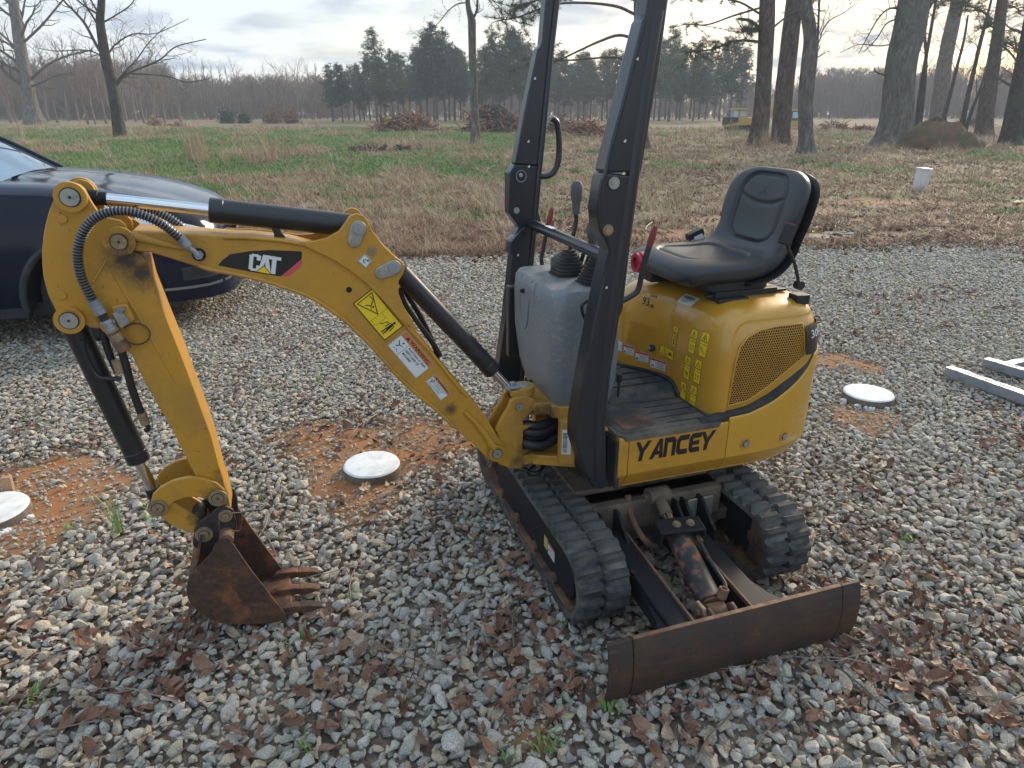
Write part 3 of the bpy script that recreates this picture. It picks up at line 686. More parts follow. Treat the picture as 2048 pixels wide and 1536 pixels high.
def ctr(pts):
    q = [fc(*Z3(*p)) for p in pts]; return sum(a for a, _ in q) / len(q), sum(b for _, b in q) / len(q)
SW, SH = .037, .088
for pts, kinds in (([(965, 205), (1085, 235), (1010, 530), (895, 500)], ('tri', 'book')), ([(1098, 240), (1220, 272), (1140, 575), (1025, 540)], ('bolt', 'arm')),
                   ([(890, 515), (1000, 550), (935, 840), (840, 800)], ('tri', 'tools')), ([(1010, 560), (1128, 600), (1065, 888), (962, 850)], ('tri', 'figs')),
                   ([(838, 820), (935, 858), (895, 1135), (800, 1100)], ('tri', 'fig')), ([(955, 870), (1062, 905), (1020, 1190), (915, 1148)], ('tri', 'book'))):
    c_ = ctr(pts); panel_pair(c_[0], c_[1], SW, SH, kinds, 's')
c_ = ctr([(755, 172), (843, 195), (785, 455), (700, 430)]); d = Decal(lambda x, y, hh: dc(c_[0] - x, c_[1] + y, hh)); w, h = .031, .078
d.rect(-w / 2, -h / 2, w / 2, h / 2, 'decal_yellow'); frame(d, -w / 2, 0.001, w / 2, h / 2, .0014); frame(d, -w / 2, -h / 2, w / 2, -.001, .0014)
d.line([(-.012, .008), (.012, .008), (0, .034)], .0016, 'decal_black', 1, True); d.line([(-.006, .015), (.006, .013)], .004, 'decal_black')
d.line([(.0135 * cos(t * pi / 8), -.02 + .0135 * sin(t * pi / 8)) for t in range(16)], .0016, 'decal_red', 1, True); d.line([(-.001, -.012), (.001, -.028)], .007, 'decal_black'); d.build('warning_sticker', cover)
c2 = ctr([(588, 403), (780, 470), (752, 610), (562, 538)]); d = Decal(lambda x, y, hh: dc(c2[0] - x, c2[1] + y, hh)); w, h = .082, .038
d.rect(-w / 2, -h / 2, w / 2, h / 2, 'decal_yellow'); frame(d, -w / 2, -h / 2, w / 2, h / 2, .0014); d.line([(0, -h / 2), (0, h / 2)], .0012, 'decal_black'); warn_tri(d, -w / 4, -.001, .0145)
d.line([(.010, -.002), (.024, -.002)], .008, 'decal_black'); d.line([(.013, .005), (.021, .005)], .004, 'decal_red'); d.line([(.028, 0), (.034, -.008), (.030, -.014)], .0012, 'decal_black'); d.build('warning_sticker', cover)
# white safety labels along the step
for pts, nm in (([(70, 375), (158, 400), (140, 525), (60, 490)], 0), ([(172, 400), (300, 465), (275, 608), (153, 545)], 1), ([(312, 480), (467, 548), (440, 692), (290, 625)], 1), ([(487, 565), (667, 637), (645, 795), (465, 715)], 1)):
    cl_ = ctr(pts); cl_ = (cl_[0], cl_[1] + .012); q = [fc(*Z3(*p)) for p in pts]; w = abs(q[0][0] - q[1][0]); h = .040
    w = max(.03, min(.085, w)); d = Decal(lambda x, y, hh: dc(cl_[0] - x, cl_[1] + y, hh)); d.rect(-w / 2, -h / 2, w / 2, h / 2, 'decal_white'); frame(d, -w / 2 + .001, -h / 2 + .001, w / 2 - .001, h / 2 - .001, .0007)
    if nm: d.rect(-w / 2 + .002, h / 2 - .010, w / 2 - .002, h / 2 - .002, 'decal_red', 1)
    d.line([(-w / 2 + w * .3, -h / 2 + .001), (-w / 2 + w * .3, h / 2 - .011)], .0008, 'decal_black')
    for j in range(5): d.line([(-w / 2 + w * .36, h / 2 - .014 - j * .005), (w / 2 - .003 - (j % 3) * w * .06, h / 2 - .014 - j * .005)], .0013, 'decal_black')
    d.line([(-w / 2 + w * .08, -h / 2 + .005), (-w / 2 + w * .16, -h / 2 + .014), (-w / 2 + w * .22, -h / 2 + .006)], .003, 'decal_black'); d.build('safety_label', cover)
# faded instruction print, noise label, barcode label
def on_cover(q, h):
    x = (q.x - CA) / (rf(q.y) if q.x < CA else CRR); y = q.y / CB; t = max(0, (q.z - CZ0) / CHZ)
    N = (cnorm(x, y) ** CQ + t ** CQ) ** (1 / CQ); k = (1 + h / .30) / N
    return Vector((CA + (q.x - CA) * k, q.y * k, CZ0 + (q.z - CZ0) * k if q.z > CZ0 else q.z))
def uv4(p0, p1, p3, name, fn):
    a0, a1, a3 = [hit(u, v, Fcover) for u, v in (p0, p1, p3)]
    def mp(x, y, h): return on_cover(a0 + (a1 - a0) * x + (a3 - a0) * y, h)
    d = Decal(mp, .0015); fn(d); d.build(name, cover)
def faded(d):
    r = random.Random(3)
    for j in range(26):
        x = 0
        while x < 1:
            w = r.uniform(.03, .12)
            if r.random() < .72: d.line([(x, j / 26), (min(1, x + w), j / 26)], .016, 'decal_faint', 0)
            x += w + .03
uv4((1252, 695), (1300, 712), (1265, 640), 'faded_print', faded)
def noise_lab(d):
    frame(d, 0, 0, 1, 1, .02, 'decal_faint'); d.text('93', .12, .12, .48, 'decal_black', 1, w=.5); d.text('dB', .68, .12, .18, 'decal_black', 1); d.text('LWA', .52, .74, .16, 'decal_black', 1)
uv4((1281, 612), (1309, 622), (1291, 583), 'noise_label', noise_lab)
def barcode(d):
    d.rect(0, 0, 1, 1, 'decal_white', 0); r = random.Random(5); x = .12
    while x < .86:
        w = r.uniform(.01, .035); d.line([(x, .52), (x, .85)], w, 'decal_black', 1); x += w + r.uniform(.012, .03)
    for j in range(3): d.line([(.15, .4 - j * .1), (.8 - .15 * j, .4 - j * .1)], .03, 'decal_black', 1)
uv4((1354, 604), (1381, 615), (1373, 588), 'barcode_label', barcode)
q = hit(*Z3(520, 445), Fcover)
mb = MB(); mb.cyl(q, q + Vector((-.018, 0, 0)), .013, 20); mb.cyl(q + Vector((-.018, 0, 0)), q + Vector((-.024, 0, 0)), .007, 14, 1); mb.build('rubber_stop', ['black_rubber', 'zinc'], cover, bevel=.002)

# ---- floor mat with its raised step
def rrect(x0, y0, x1, y1, r, n=5):
    return arc((x1 - r, y1 - r), r, 0, 90, n) + arc((x0 + r, y1 - r), r, 90, 180, n) + arc((x0 + r, y0 + r), r, 180, 270, n) + arc((x1 - r, y0 + r), r, 270, 360, n)
mb = MB(); mb.prism(rrect(-.205, -.376, .20, .376, .035), ZT - .012, ZT + .006, axis=2); mb.prism(rrect(-.19, -.350, .19, .36, .03), ZT + .006, ZT + .0085, axis=2)
floor = mb.build('floor_mat', 'mat_rubber', EX, bevel=.004)
STEPB = -.105
mb = MB(); mb.loft([[(-.12, STEPB - .02, ZT), (.195, STEPB - .02, ZT), (.195, .36, ZT), (-.12, .36, ZT)], [(-.12, STEPB + .012, ZT + .044), (.195, STEPB + .012, ZT + .044), (.195, .36, ZT + .044), (-.12, .36, ZT + .044)]]); step = mb.build('raised_step', 'mat_rubber', floor, bevel=.010, seg=3)
mb = MB()       # near-black strips painting in groove shade between the ribs, and the rim round the mat
for i in range(5):
    b0 = -.325 + i * .045
    mb.box((-.02 + .02 * (i == 0), b0, ZT + .0077), (.165, b0 + .004, ZT + .0097))
for i in range(6):
    b0 = -.06 + i * .06; zg = ZT + .044; mb.box((-.09, b0, zg - .002), (.165, b0 + .005, zg + .002))
mb.build('groove_shade_strip', 'lug_dark', floor, smooth=0)
mb = MB(); mb.prism(rrect(-.165, -.33, -.045, -.235, .02), ZT + .008, ZT + .0105, axis=2); mb.build('dusty_recess', 'track_inner', floor)
mb = MB(); mb.tube(bez([(.160, -.33, ZT + .004), (.158, -.16, ZT + .004), (.158, -.125, ZT + .02), (.156, -.085, ZT + .050), (.154, -.02, ZT + .050), (.118, .06, ZT + .049), (.062, .14, ZT + .048), (.052, .20, ZT + .047), (.050, .33, ZT + .046)], 6), .008, 8); mb.build('edge_trim', 'vinyl_dark', floor)
mb = MB(); mb.box((A_FRONT - .02, -.368, .395), (A_FRONT + .001, -.300, .575)); mb.build('corner_bumper', 'black_rubber', EX, bevel=.008, seg=3)

# ---- grey control console
CT = 1.055
def cons_ring(z, k, a0, a1, b0, b1, r): return [(x, y, z) for x, y in rrect(a0, b0, a1, b1, r, 5)]
prof = [(.585, -.325, -.14, -.155, .155), (.63, -.350, -.13, -.170, .170), (.72, -.372, -.12, -.190, .190), (.85, -.385, -.125, -.208, .208), (.98, -.385, -.14, -.215, .215), (1.035, -.380, -.15, -.214, .214), (1.052, -.370, -.158, -.206, .206), (1.056, -.34, -.18, -.18, .18)]
mb = MB(); mb.loft([cons_ring(z, 0, a0, a1, b0, b1, min(.045, (a1 - a0) * .3)) for z, a0, a1, b0, b1 in prof]); console = mb.build('control_console', 'grey_plastic', EX, smooth=50)
def cfront(z):
    for p0, p1 in zip(prof, prof[1:]):
        if z <= p1[0]: return p0[1] + (p1[1] - p0[1]) * (z - p0[0]) / (p1[0] - p0[0])
    return prof[-1][1]
mb = MB(); pts = [(.115, 1.045), (.115, .96), (.10, .885), (.065, .86), (.035, .885), (.018, .96), (.010, 1.045)]
mb.tube(bez([(cfront(z) - .0005, b, z) for b, z in pts], 6), .0035, 6)
mb.tube([(cfront(1.04) , -.03, 1.045), (cfront(1.0), -.03, 1.0), (cfront(.97) + .001, -.028, .96)], .003, 6); mb.build('moulded_rib', 'grey_plastic', console)
for b, z in ((.075, .995), (.06, .648), (-.035, .632)):
    mb = MB(); mb.cyl((cfront(z) - .001, b, z), (cfront(z) - .014, b, z), .009, 12, r1=.005); mb.build('clip', 'lug_dark', console)
mb = MB(); mb.box((-.40, .20, .70), (-.33, .235, .98)); mb.build('console_trim', 'black_paint', console, bevel=.004)
def boot(u, v, z, w, name='lever_boot', lean=(0, 0)):
    c = PZ(u, v, z); mb = MB(); rings = []; nseg = 8
    for i in range(nseg * 2 + 1):
        t = i / (nseg * 2); r_ = w * (1 - .62 * t) * (1 if i % 2 == 0 else .88); zz = z + t * .085 + (.004 if i % 2 == 0 else 0)
        rings.append([(c.x + lean[0] * t + r_ * x, c.y + lean[1] * t + r_ * y, zz) for x, y in rrect(-1, -1, 1, 1, .45 + .5 * t, 4)])
    mb.loft(rings); mb.build(name, 'black_rubber', console, smooth=50); return c
c1 = boot(1137, 549, CT - .002, .062); c2b = boot(1192, 566, CT - .002, .062)
def lever(pts, r, name, parent, grip=None, mat='black_paint'):
    mb = MB(); mb.tube(bez(pts, 6), r, 10); o = mb.build(name, mat, parent)
    if grip:
        g = MB(); P0, P1 = Vector(grip[0]), Vector(grip[1]); rr = grip[2]; n = len(rr)
        g.tube([P0.lerp(P1, i / (n - 1)) for i in range(n)], rr, 16); g.build('grip', grip[3], o, smooth=60)
    return o
bj = c1.y
j0, j1, j2, j3 = P(1139, 522, bj), P(1142, 490, bj), P(1152, 445, bj), P(1151, 420, bj)
lever([c1 + Vector((0, 0, .06)), j0, j1, j2, j3, P(1152, 400, bj)], .0075, 'joystick', console, (P(1152, 428, bj), P(1154, 362, bj), [.013, .0135, .0135, .0145, .018, .020, .0205, .0205, .019, .012], 'knob_grey'))
bk = c2b.y
lever([c2b + Vector((0, 0, .05)), P(1187, 520, bk), P(1186, 490, bk), P(1185, 470, bk)], .0075, 'joystick', console, (P(1186, 492, bk), P(1184, 443, bk), [.013, .014, .016, .019, .020, .019, .012], 'knob_grey'))
for (u0, v0), (u1, v1) in (((1157, 540), (1172, 492)), ((1168, 540), (1183, 500))):
    b_ = .02; lever([PZ(u0, v0, CT), P((u0 + u1) / 2, (v0 + v1) / 2, b_), P(u1, v1, b_)], .0075, 'travel_lever', console)
mb = MB(); q = PZ(1112, 540, CT); mb.tube([q + Vector((-.01, .0, .0)), q + Vector((.0, 0, .03)), q + Vector((.03, .0, .05))], [.012, .024, .019], 14); mb.build('selector_knob', 'knob_grey', console)
lever([P(1090, 545, .22), P(1083, 522, .22), P(1086, 500, .22), P(1095, 455, .22), P(1099, 438, .22)], .0075, 'safety_lever', console, (P(1097, 448, .22), P(1104, 416, .22), [.008, .010, .010, .009, .006], 'red_grip'))
lever([P(1236, 606, -.235), P(1262, 592, -.235), P(1276, 580, -.235), P(1283, 552, -.235), P(1290, 520, -.235), P(1300, 488, -.235)], .0095, 'safety_lever', console, (P(1298, 494, -.235), P(1311, 452, -.235), [.009, .011, .011, .010, .006], 'red_grip'))
lever([P(1204, 578, -.25), P(1187, 596, -.25), P(1167, 607, -.25), P(1164, 620, -.25), P(1172, 640, -.25), P(1186, 657, -.25)], .0055, 'hook_lever', console, (P(1203, 578, -.25), P(1188, 595, -.25), [.006, .008, .008, .006], 'vinyl_dark'))
mb = MB(); mb.tube(bez([P(1045, 728, .30), P(1060, 742, .28), P(1074, 760, .24)], 5), .006, 8); mb.build('cable', 'hose_black', console)
mb = MB(); q = P(1238, 763, -.12); mb.cyl(q, q + Vector((.0, 0, .03)), .010, 14); mb.tube([q + Vector((0, 0, -.06)), q], .004, 8); mb.build('foot_pedal', 'vinyl_dark', floor)

# ---- seat: one moulded pan swept along its profile
prof_s = [(.120, 1.035, .150, .014, 0), (.122, 1.045, .190, .036, 0), (.145, 1.057, .212, .046, .006), (.20, 1.062, .220, .048, .010), (.28, 1.056, .222, .048, .018), (.36, 1.054, .222, .048, .024), (.43, 1.060, .218, .047, .030),
          (.485, 1.083, .212, .045, .036), (.518, 1.122, .206, .043, .038), (.537, 1.172, .202, .040, .038), (.550, 1.230, .212, .038, .034), (.561, 1.288, .214, .036, .028), (.571, 1.334, .204, .033, .022), (.579, 1.368, .172, .028, .016), (.584, 1.389, .118, .018, .008), (.585, 1.395, .05, .006, 0)]
def cr(vals, n):
    return bez([Vector(v[:3]) for v in vals], n), bez([Vector((v[3], v[4], 0)) for v in vals], n)
A_, B_ = cr(prof_s, 11); rings = []; K = 132; ARC = [0]
for p, q in zip(A_, A_[1:]): ARC.append(ARC[-1] + sqrt((q.x - p.x) ** 2 + (q.y - p.y) ** 2))
def arc_at(f): return next(ARC[i] for i in range(len(A_)) if f(A_[i]))
PL = [arc_at(lambda p: p.y > 1.12 and p.x > .5), arc_at(lambda p: p.y > 1.368), arc_at(lambda p: p.x > .17), arc_at(lambda p: p.x > .43), arc_at(lambda p: p.y > 1.262 and p.x > .5)]
for i, (p, e) in enumerate(zip(A_, B_)):
    pn = A_[min(i + 1, len(A_) - 1)] - A_[max(i - 1, 0)]; tx, tz = pn.x, pn.y; l_ = sqrt(tx * tx + tz * tz) or 1; nx, nz = -tz / l_, tx / l_
    if p.x < .0: pass
    rg = []; w, th, bo = p.z, max(.004, e.x), e.y; s_arc = i / (len(A_) - 1)
    for j in range(K):
        t = 2 * pi * j / K; c, s_ = cos(t), sin(t); x = w * abs(c) ** (2 / 4.5) * (1 if c > 0 else -1); yv = th * abs(s_) ** (2 / 2.8) * (1 if s_ > 0 else -1)
        bol = bo * (abs(x) / .23) ** 2.4
        gr = 0
        if s_ > .2:       # pressed outlines of the back and seat pads
            for l0, l1, hx, rd in ((PL[0], PL[1], .128, .075), (PL[2], PL[3], .135, .06)):
                qx, ql = abs(x) - hx + rd, abs(ARC[i] - (l0 + l1) / 2) - (l1 - l0) / 2 + rd
                sd_ = sqrt(max(qx, 0) ** 2 + max(ql, 0) ** 2) + min(max(qx, ql), 0) - rd; gr -= .0085 * math.exp(-(sd_ / .007) ** 2) + (.004 if sd_ < 0 else .004 * math.exp(-(sd_ / .006) ** 2))
            if abs(x) < .12: gr -= .006 * math.exp(-((ARC[i] - PL[4] - .028 * (x / .12) ** 2) / .006) ** 2)
        o_ = yv + bol + gr
        rg.append((p.x + nx * o_, x, p.y + nz * o_))
    rings.append(rg)
mb = MB(); mb.loft(rings); seat = mb.build('seat', 'vinyl', EX, smooth=60)
seat.location = (.0, .01, 0)
mb = MB(); mb.tube([rings[i][K * 3 // 4 + 13] for i in range(4, len(rings) - 2, 2)], .004, 6)
bs = []        # hard back shell
for i in range(55, len(A_) - 7, 5):
    p = A_[i]; pn = A_[i + 1] - A_[i - 1]; l_ = sqrt(pn.x ** 2 + pn.y ** 2); nx, nz = -pn.y / l_, pn.x / l_; w = p.z + .004; rg = []
    for j in range(24):
        t = 2 * pi * j / 24; x = w * cos(t) * 1.0; o_ = -.042 - .016 * sin(t) + .5 * B_[i].y * (abs(x) / .23) ** 2; rg.append((p.x + nx * o_, x, p.y + nz * o_))
    bs.append(rg)
mb = MB(); mb.loft(bs); mb.build('back_shell', 'vinyl_dark', seat, smooth=50)
mb = MB(); mb.prism(rrect(.21, -.185, .48, .185, .05), .995, 1.03, axis=2); mb.build('seat_base', 'vinyl_dark', seat, bevel=.006)
d = Decal(lambda x, y, h: (.5215 + .0 * h - (y - 0) * -.17, -x, 1.285 + y), 0)
i_ = next(i for i, p in enumerate(A_) if p.y > 1.300); pc = A_[i_]; 
def seatmap(x, y, h):
    k = next(q for q in range(77, len(A_) - 1) if A_[q + 1].y >= 1.300 + y); f = (1.300 + y - A_[k].y) / (A_[k + 1].y - A_[k].y); p = A_[k].lerp(A_[k + 1], f); e = B_[k].lerp(B_[k + 1], f)
    return (p.x - e.x + .0035 - h, -x, 1.300 + y)
d = Decal(seatmap, .001); d.text('CAT', -.035, .0, .035, 'vinyl_dark', 0, w=.07); d.build('embossed_mark', seat)
for s_ in (-.16, .16):
    mb = MB(); mb.box((.24, s_ - .02, .972), (.50, s_ + .02, .999)); mb.box((.21, s_ - .010, .978), (.55, s_ + .010, .988)); mb.build('seat_rail', 'vinyl_dark', EX, bevel=.003)
mb = MB(); mb.box((.235, -.21, .966), (.36, -.13, .980)); mb.build('mount_bracket', 'vinyl_dark', EX, bevel=.003)
mb = MB(); mb.box((.52, -.265, .950), (.575, -.215, .985)); mb.build('mount_bracket', 'vinyl_dark', EX, bevel=.003)
# belt buckle on its stalk
q1, q0 = P(1571, 480, -.25), P(1598, 570, -.25)
mb = MB(); mb.tube(bez([q0, P(1590, 530, -.25), P(1578, 500, -.25), q1], 5), .006, 8); mb.cyl(q0 + Vector((0, -.012, 0)), q0 + Vector((0, .012, 0)), .016, 14); buck = mb.build('belt_buckle', 'vinyl_dark', EX)
mb = MB(); Mq = Matrix.Translation(q1) @ Matrix.Rotation(.25, 4, 'Y') @ Matrix.Rotation(-.5, 4, 'Z'); mb.box((-.022, -.012, -.015), (.022, .012, .055), None, Mq); mb.build('buckle_case', 'vinyl_dark', buck, bevel=.004)
mb = MB(); mb.box((-.014, -.0075, .0552), (.014, .0075, .0570), None, Mq); mb.build('release_button', 'canister_red', buck)
q = P(1388, 470, .24); mb = MB(); Mq = Matrix.Translation(q) @ Matrix.Rotation(-.35, 4, 'Y'); mb.box((-.032, -.015, -.012), (.040, .015, .016), None, Mq); latch = mb.build('belt_latch', 'vinyl_dark', EX, bevel=.004)
mb = MB(); mb.box((-.01, -.0165, -.022), (.028, -.012, -.002), None, Mq); mb.build('latch_label', 'decal_white', latch)

# red canister lying on the cover beside the seat (a thing of its own)
q = P(1288, 524, .12); wq = Vector((CX + q.x * Lx - q.y * Ly, CY + q.x * Ly + q.y * Lx, q.z))
CAN = empty('red_canister', wq, TH); tag(CAN, 'red cylindrical document canister strapped to the cover in front of the black seat', 'canister')
mb = MB(); mb.tube([(-.025, 0, 0), (-.021, 0, 0), (.16, 0, -.006), (.164, 0, -.006)], [.032, .040, .040, .032], 24); mb.ring((-.026, 0, 0), (-1, 0, 0), .022, .036, .012, 24); mb.build('canister_body', 'canister_red', CAN)
mb = MB(); mb.tube([(.04, -.004, 0), (.075, -.004, -.001)], .0405, 24); mb.build('paper_band', 'decal_white', CAN)
mb = MB(); mb.box((.02, -.03, -.075), (.12, .03, -.035)); mb.build('cradle', 'black_paint', CAN, bevel=.003)

# ---- roll-over posts
def post(name, pxs_upper, pxs_lower, b, th, parent=EX):
    mb = MB(); mb.prism([az(u, v, b) for u, v in pxs_lower], b, b + th); lo = mb.build(name, 'post_paint', parent, bevel=.010, seg=3, smooth=30)
    return lo
NB = -.392
near = post('rollover_post', None, [(1209, 346), (1280, 352), (1272, 417), (1261, 496), (1247, 620), (1240, 636), (1223, 742), (1212, 850), (1213, 920), (1213, 974), (1206, 980), (1186, 976), (1172, 950), (1151, 885), (1152, 847), (1170, 742), (1187, 654), (1205, 566), (1219, 503), (1212, 482), (1199, 462), (1196, 417), (1205, 362)], NB, .075)
mb = MB(); mb.prism([az(u, v, NB) for u, v in [(1302, -40), (1343, -40), (1338, 0), (1322, 125), (1297, 266), (1283, 346), (1209, 346), (1222, 292), (1250, 185), (1286, 42), (1292, 34)]], NB, NB + .070); up_n = mb.build('post_upper', 'post_paint', near, bevel=.008, seg=3, smooth=30)
q = P(1320, -40, NB); dz = 2.16 - q.z
mb = MB(); mb.loft([[(q.x - .027 + .0 * 0, NB + .004, q.z), (q.x + .028, NB + .004, q.z), (q.x + .028, NB + .066, q.z), (q.x - .027, NB + .066, q.z)], [(q.x + .035, NB + .004, 2.16), (q.x + .09, NB + .004, 2.16), (q.x + .09, NB + .066, 2.16), (q.x + .035, NB + .066, 2.16)]]); mb.build('post_top', 'post_paint', near, bevel=.006)
# raised spine on the near post
mb = MB(); sp_ = [(1318, 20), (1292, 180), (1270, 340), (1250, 480), (1215, 700), (1196, 850), (1199, 960)]
mb.tube(bez([P(u, v, NB) + Vector((0, .010, 0)) for u, v in sp_], 5), .019, 12); mb.build('post_spine', 'post_paint', near, smooth=60)
mb = MB(); fl_ = [(1290, 45), (1252, 190), (1224, 292), (1212, 348), (1204, 366), (1198, 417), (1202, 462)]
mb.tube(bez([P(u, v, NB) + Vector((0, .004, 0)) for u, v in fl_], 5), .006, 8); mb.build('flange_edge', 'post_paint', near, smooth=60)
FB = .372
far = post('rollover_post', None, [(1030, 329), (1084, 333), (1078, 362), (1078, 425), (1082, 442), (1103, 458), (1103, 462), (1065, 470), (1062, 520), (1057, 640), (1047, 742), (1048, 790), (1006, 776), (996, 742), (1011, 640), (1026, 500), (1030, 470), (1038, 454), (1018, 427), (1019, 346)], FB, .06)
mb = MB(); mb.prism([az(u, v, FB) for u, v in [(1094, -40), (1124, -40), (1120, 0), (1105, 125), (1084, 333), (1030, 329), (1050, 220), (1076, 96), (1084, 90), (1092, 0)]], FB, FB + .055); mb.build('post_upper', 'post_paint', far, bevel=.007, seg=3, smooth=30)
q = P(1109, -40, FB); mb = MB(); mb.loft([[(q.x - .025, FB + .003, q.z), (q.x + .026, FB + .003, q.z), (q.x + .026, FB + .052, q.z), (q.x - .025, FB + .052, q.z)], [(q.x + .005, FB + .003, 2.16), (q.x + .055, FB + .003, 2.16), (q.x + .055, FB + .052, 2.16), (q.x + .005, FB + .052, 2.16)]]); mb.build('post_top', 'post_paint', far, bevel=.006)
mb = MB(); mb.tube([P(1116, -20, FB), P(1100, 120, FB), P(1079, 335, FB), P(1068, 460, FB), P(1052, 640, FB), P(1043, 770, FB)], .011, 10); mb.build('post_spine', 'post_paint', far, smooth=60)
mb = MB(); mb.prism([az(u, v, FB - .012) for u, v in [(1052, 454), (1044, 457), (1022, 484), (1020, 508), (1034, 510), (1038, 490)]], FB - .014, FB + .05); mb.build('latch_hook', 'post_paint', far, bevel=.003)
mb = MB(); mb.tube(bez([P(1103, 236, FB), P(1114, 246, FB), P(1118, 275, FB), P(1117, 318, FB), P(1108, 343, FB), P(1094, 352, FB), P(1078, 352, FB)], 6), .0115, 12); mb.build('grab_handle', 'post_paint', far, smooth=60)
def bolt_on(u, v, b, par, r, mat='zinc', hexa=True, dep=.006, name='bolt'):
    q = P(u, v, b); mb = MB()
    (mb.hexbolt if hexa else (lambda c, ax_, rr, hh: mb.cyl(c, Vector(c) + Vector(ax_) * hh, rr, 18)))(q, (0, -1, 0), r, dep)
    if hexa: mb.ring(q, (0, -1, 0), 0, r * 1.35, .002, 18)
    mb.build(name, mat, par, bevel=.001); return q
bolt_on(1227, 366, NB, near, .017, 'zinc', False); bolt_on(1216, 460, NB, near, .012, 'brass')
bolt_on(1041, 350, FB, far, .008, 'zinc', False); bolt_on(1033, 421, FB, far, .009, 'zinc')
mb = MB(); q = P(1041, 352, FB) + Vector((0, -.008, 0)); mb.tube([(q.x + .020 * cos(t * pi / 8), q.y, q.z + .021 * sin(t * pi / 8)) for t in range(17)], .0014, 6); mb.build('lynch_pin_ring', 'galv', far)
for u, v, b, pr, r in ((1275, 118, NB, near, .004), (1250, 282, NB, near, .0045), (1247, 347, NB, near, .0045), (1213, 575, NB, near, .004), (1070, 157, FB, far, .005), (1057, 283, FB, far, .005), (1058, 333, FB, far, .005), (1036, 510, FB - .014, far, .005)):
    q = P(u, v, b); mb = MB(); mb.add([(q.x + r * (1.0 + .4 * ((k * 7) % 3 - 1)) * cos(k * pi / 4), q.y - .0015, q.z + r * (1.0 + .3 * ((k * 5) % 3 - 1)) * sin(k * pi / 4)) for k in range(8)], [list(range(8))]); mb.build('paint_chip', 'decal_white', pr, smooth=0)
cb0, cb1 = P(1066, 463, FB), P(1216, 497, NB + .07)
cb0.x = cb1.x = (cb0.x + cb1.x) / 2; cb0.z = cb1.z = (cb0.z + cb1.z) / 2
mb = MB(); mb.cyl((cb0.x, FB + .02, cb0.z), (cb1.x, NB + .04, cb1.z), .019, 16); cbar = mb.build('cross_bar', 'post_paint', EX)
mb = MB(); mb.box((cb0.x - .010, .13, cb0.z + .0175), (cb0.x + .008, .20, cb0.z + .0195)); mb.build('bar_label', 'decal_white', cbar)

# ---- boom, swing post and stick
NP, FPb, MID = -.15, -.01, -.08
boom_px = [(262, 462), (330, 465), (400, 468), (446, 472), (505, 474), (576, 481), (625, 492), (664, 508), (699, 529), (734, 557), (769, 592), (797, 627), (822, 659), (857, 697), (892, 740), (920, 776), (934, 789), (970, 831), (998, 877), (1010, 895), (1012, 908), (1004, 920), (990, 925), (975, 918), (945, 887), (910, 859), (871, 822), (822, 782), (787, 747), (752, 706), (716, 669), (681, 638), (628, 602), (576, 581), (523, 564), (470, 552), (421, 543), (395, 534), (340, 517), (300, 505), (268, 503), (255, 482)]
bmid = [(u, v) for u, v in boom_px]
mb = MB(); mb.prism([az(u, v, NP + .008) for u, v in bmid], NP + .008, FPb - .008); boom = mb.build('boom', 'yellow', EX, bevel=.004)
# flange ridges along both edges (the welded chords)
mb = MB()
topc = [(446, 475), (505, 477), (576, 484), (625, 495), (664, 511), (699, 532), (734, 560), (769, 595), (797, 630), (822, 662), (857, 700), (892, 743), (922, 780), (936, 794)]
botc = [(395, 531), (421, 540), (470, 549), (523, 561), (576, 578), (628, 599), (681, 635), (716, 666), (752, 703), (787, 744), (822, 779), (871, 819), (910, 856)]
for ch in (topc, botc):
    for b_ in (NP + .006, FPb - .006): mb.tube(bez([Vector((az(u, v, NP)[0], b_, az(u, v, NP)[1])) for u, v in ch], 4), .0060, 8)
mb.build('boom_chord', 'yellow', boom, smooth=60)
# root casting rib and bosses
mb = MB(); mb.tube(bez([Vector((az(u, v, NP)[0], NP + .002, az(u, v, NP)[1])) for u, v in [(930, 825), (955, 850), (978, 880), (990, 900)]], 4), [.006 + .008 * i / 12 for i in range(13)], 10); mb.build('root_rib', 'yellow', boom, smooth=60)
def pin(u, v, b, r_px, par, boss='yellow', face='zinc', out=.012, name='pivot_pin', inner=.55, depth=.14):
    q = P(u, v, b); dd = (q - CAM_L).length; r_ = r_px * dd / FPX
    mb = MB(); mb.cyl(q, q + Vector((0, -out, 0)), r_, 32, 0); fb = MB(); fb.cyl(q + Vector((0, depth + out, 0)), q + Vector((0, depth, 0)), r_, 32, 0); fb.build('pin_boss', boss, par, bevel=.0015)
    mb.ring(q + Vector((0, -out, 0)), (0, -1, 0), 0, r_ * (inner + .08), .0008, 28, 2); mb.cyl(q + Vector((0, -out, 0)), q + Vector((0, -out - .0035, 0)), r_ * inner, 28, 1)
    mb.cyl(q + Vector((0, -out - .003, 0)), q + Vector((0, -out - .0042, 0)), r_ * inner * .18, 10, 2)
    return mb.build(name, [boss, face, 'greasy'], par, bevel=.0015)
pin(993, 905, NP, 17, boom, out=.010, face='zinc')
pin(240, 482, NP + .004, 25, boom, out=.014, face='brass', inner=.5)
# ear rib at the boom nose
mb = MB(); mb.tube(bez([Vector((az(u, v, NP)[0], NP + .004, az(u, v, NP)[1])) for u, v in [(262, 472), (300, 482), (340, 492), (382, 500)]], 4), [.012 - .0006 * i for i in range(13)], 10)
mb.build('nose_rib', 'yellow', boom, smooth=60)
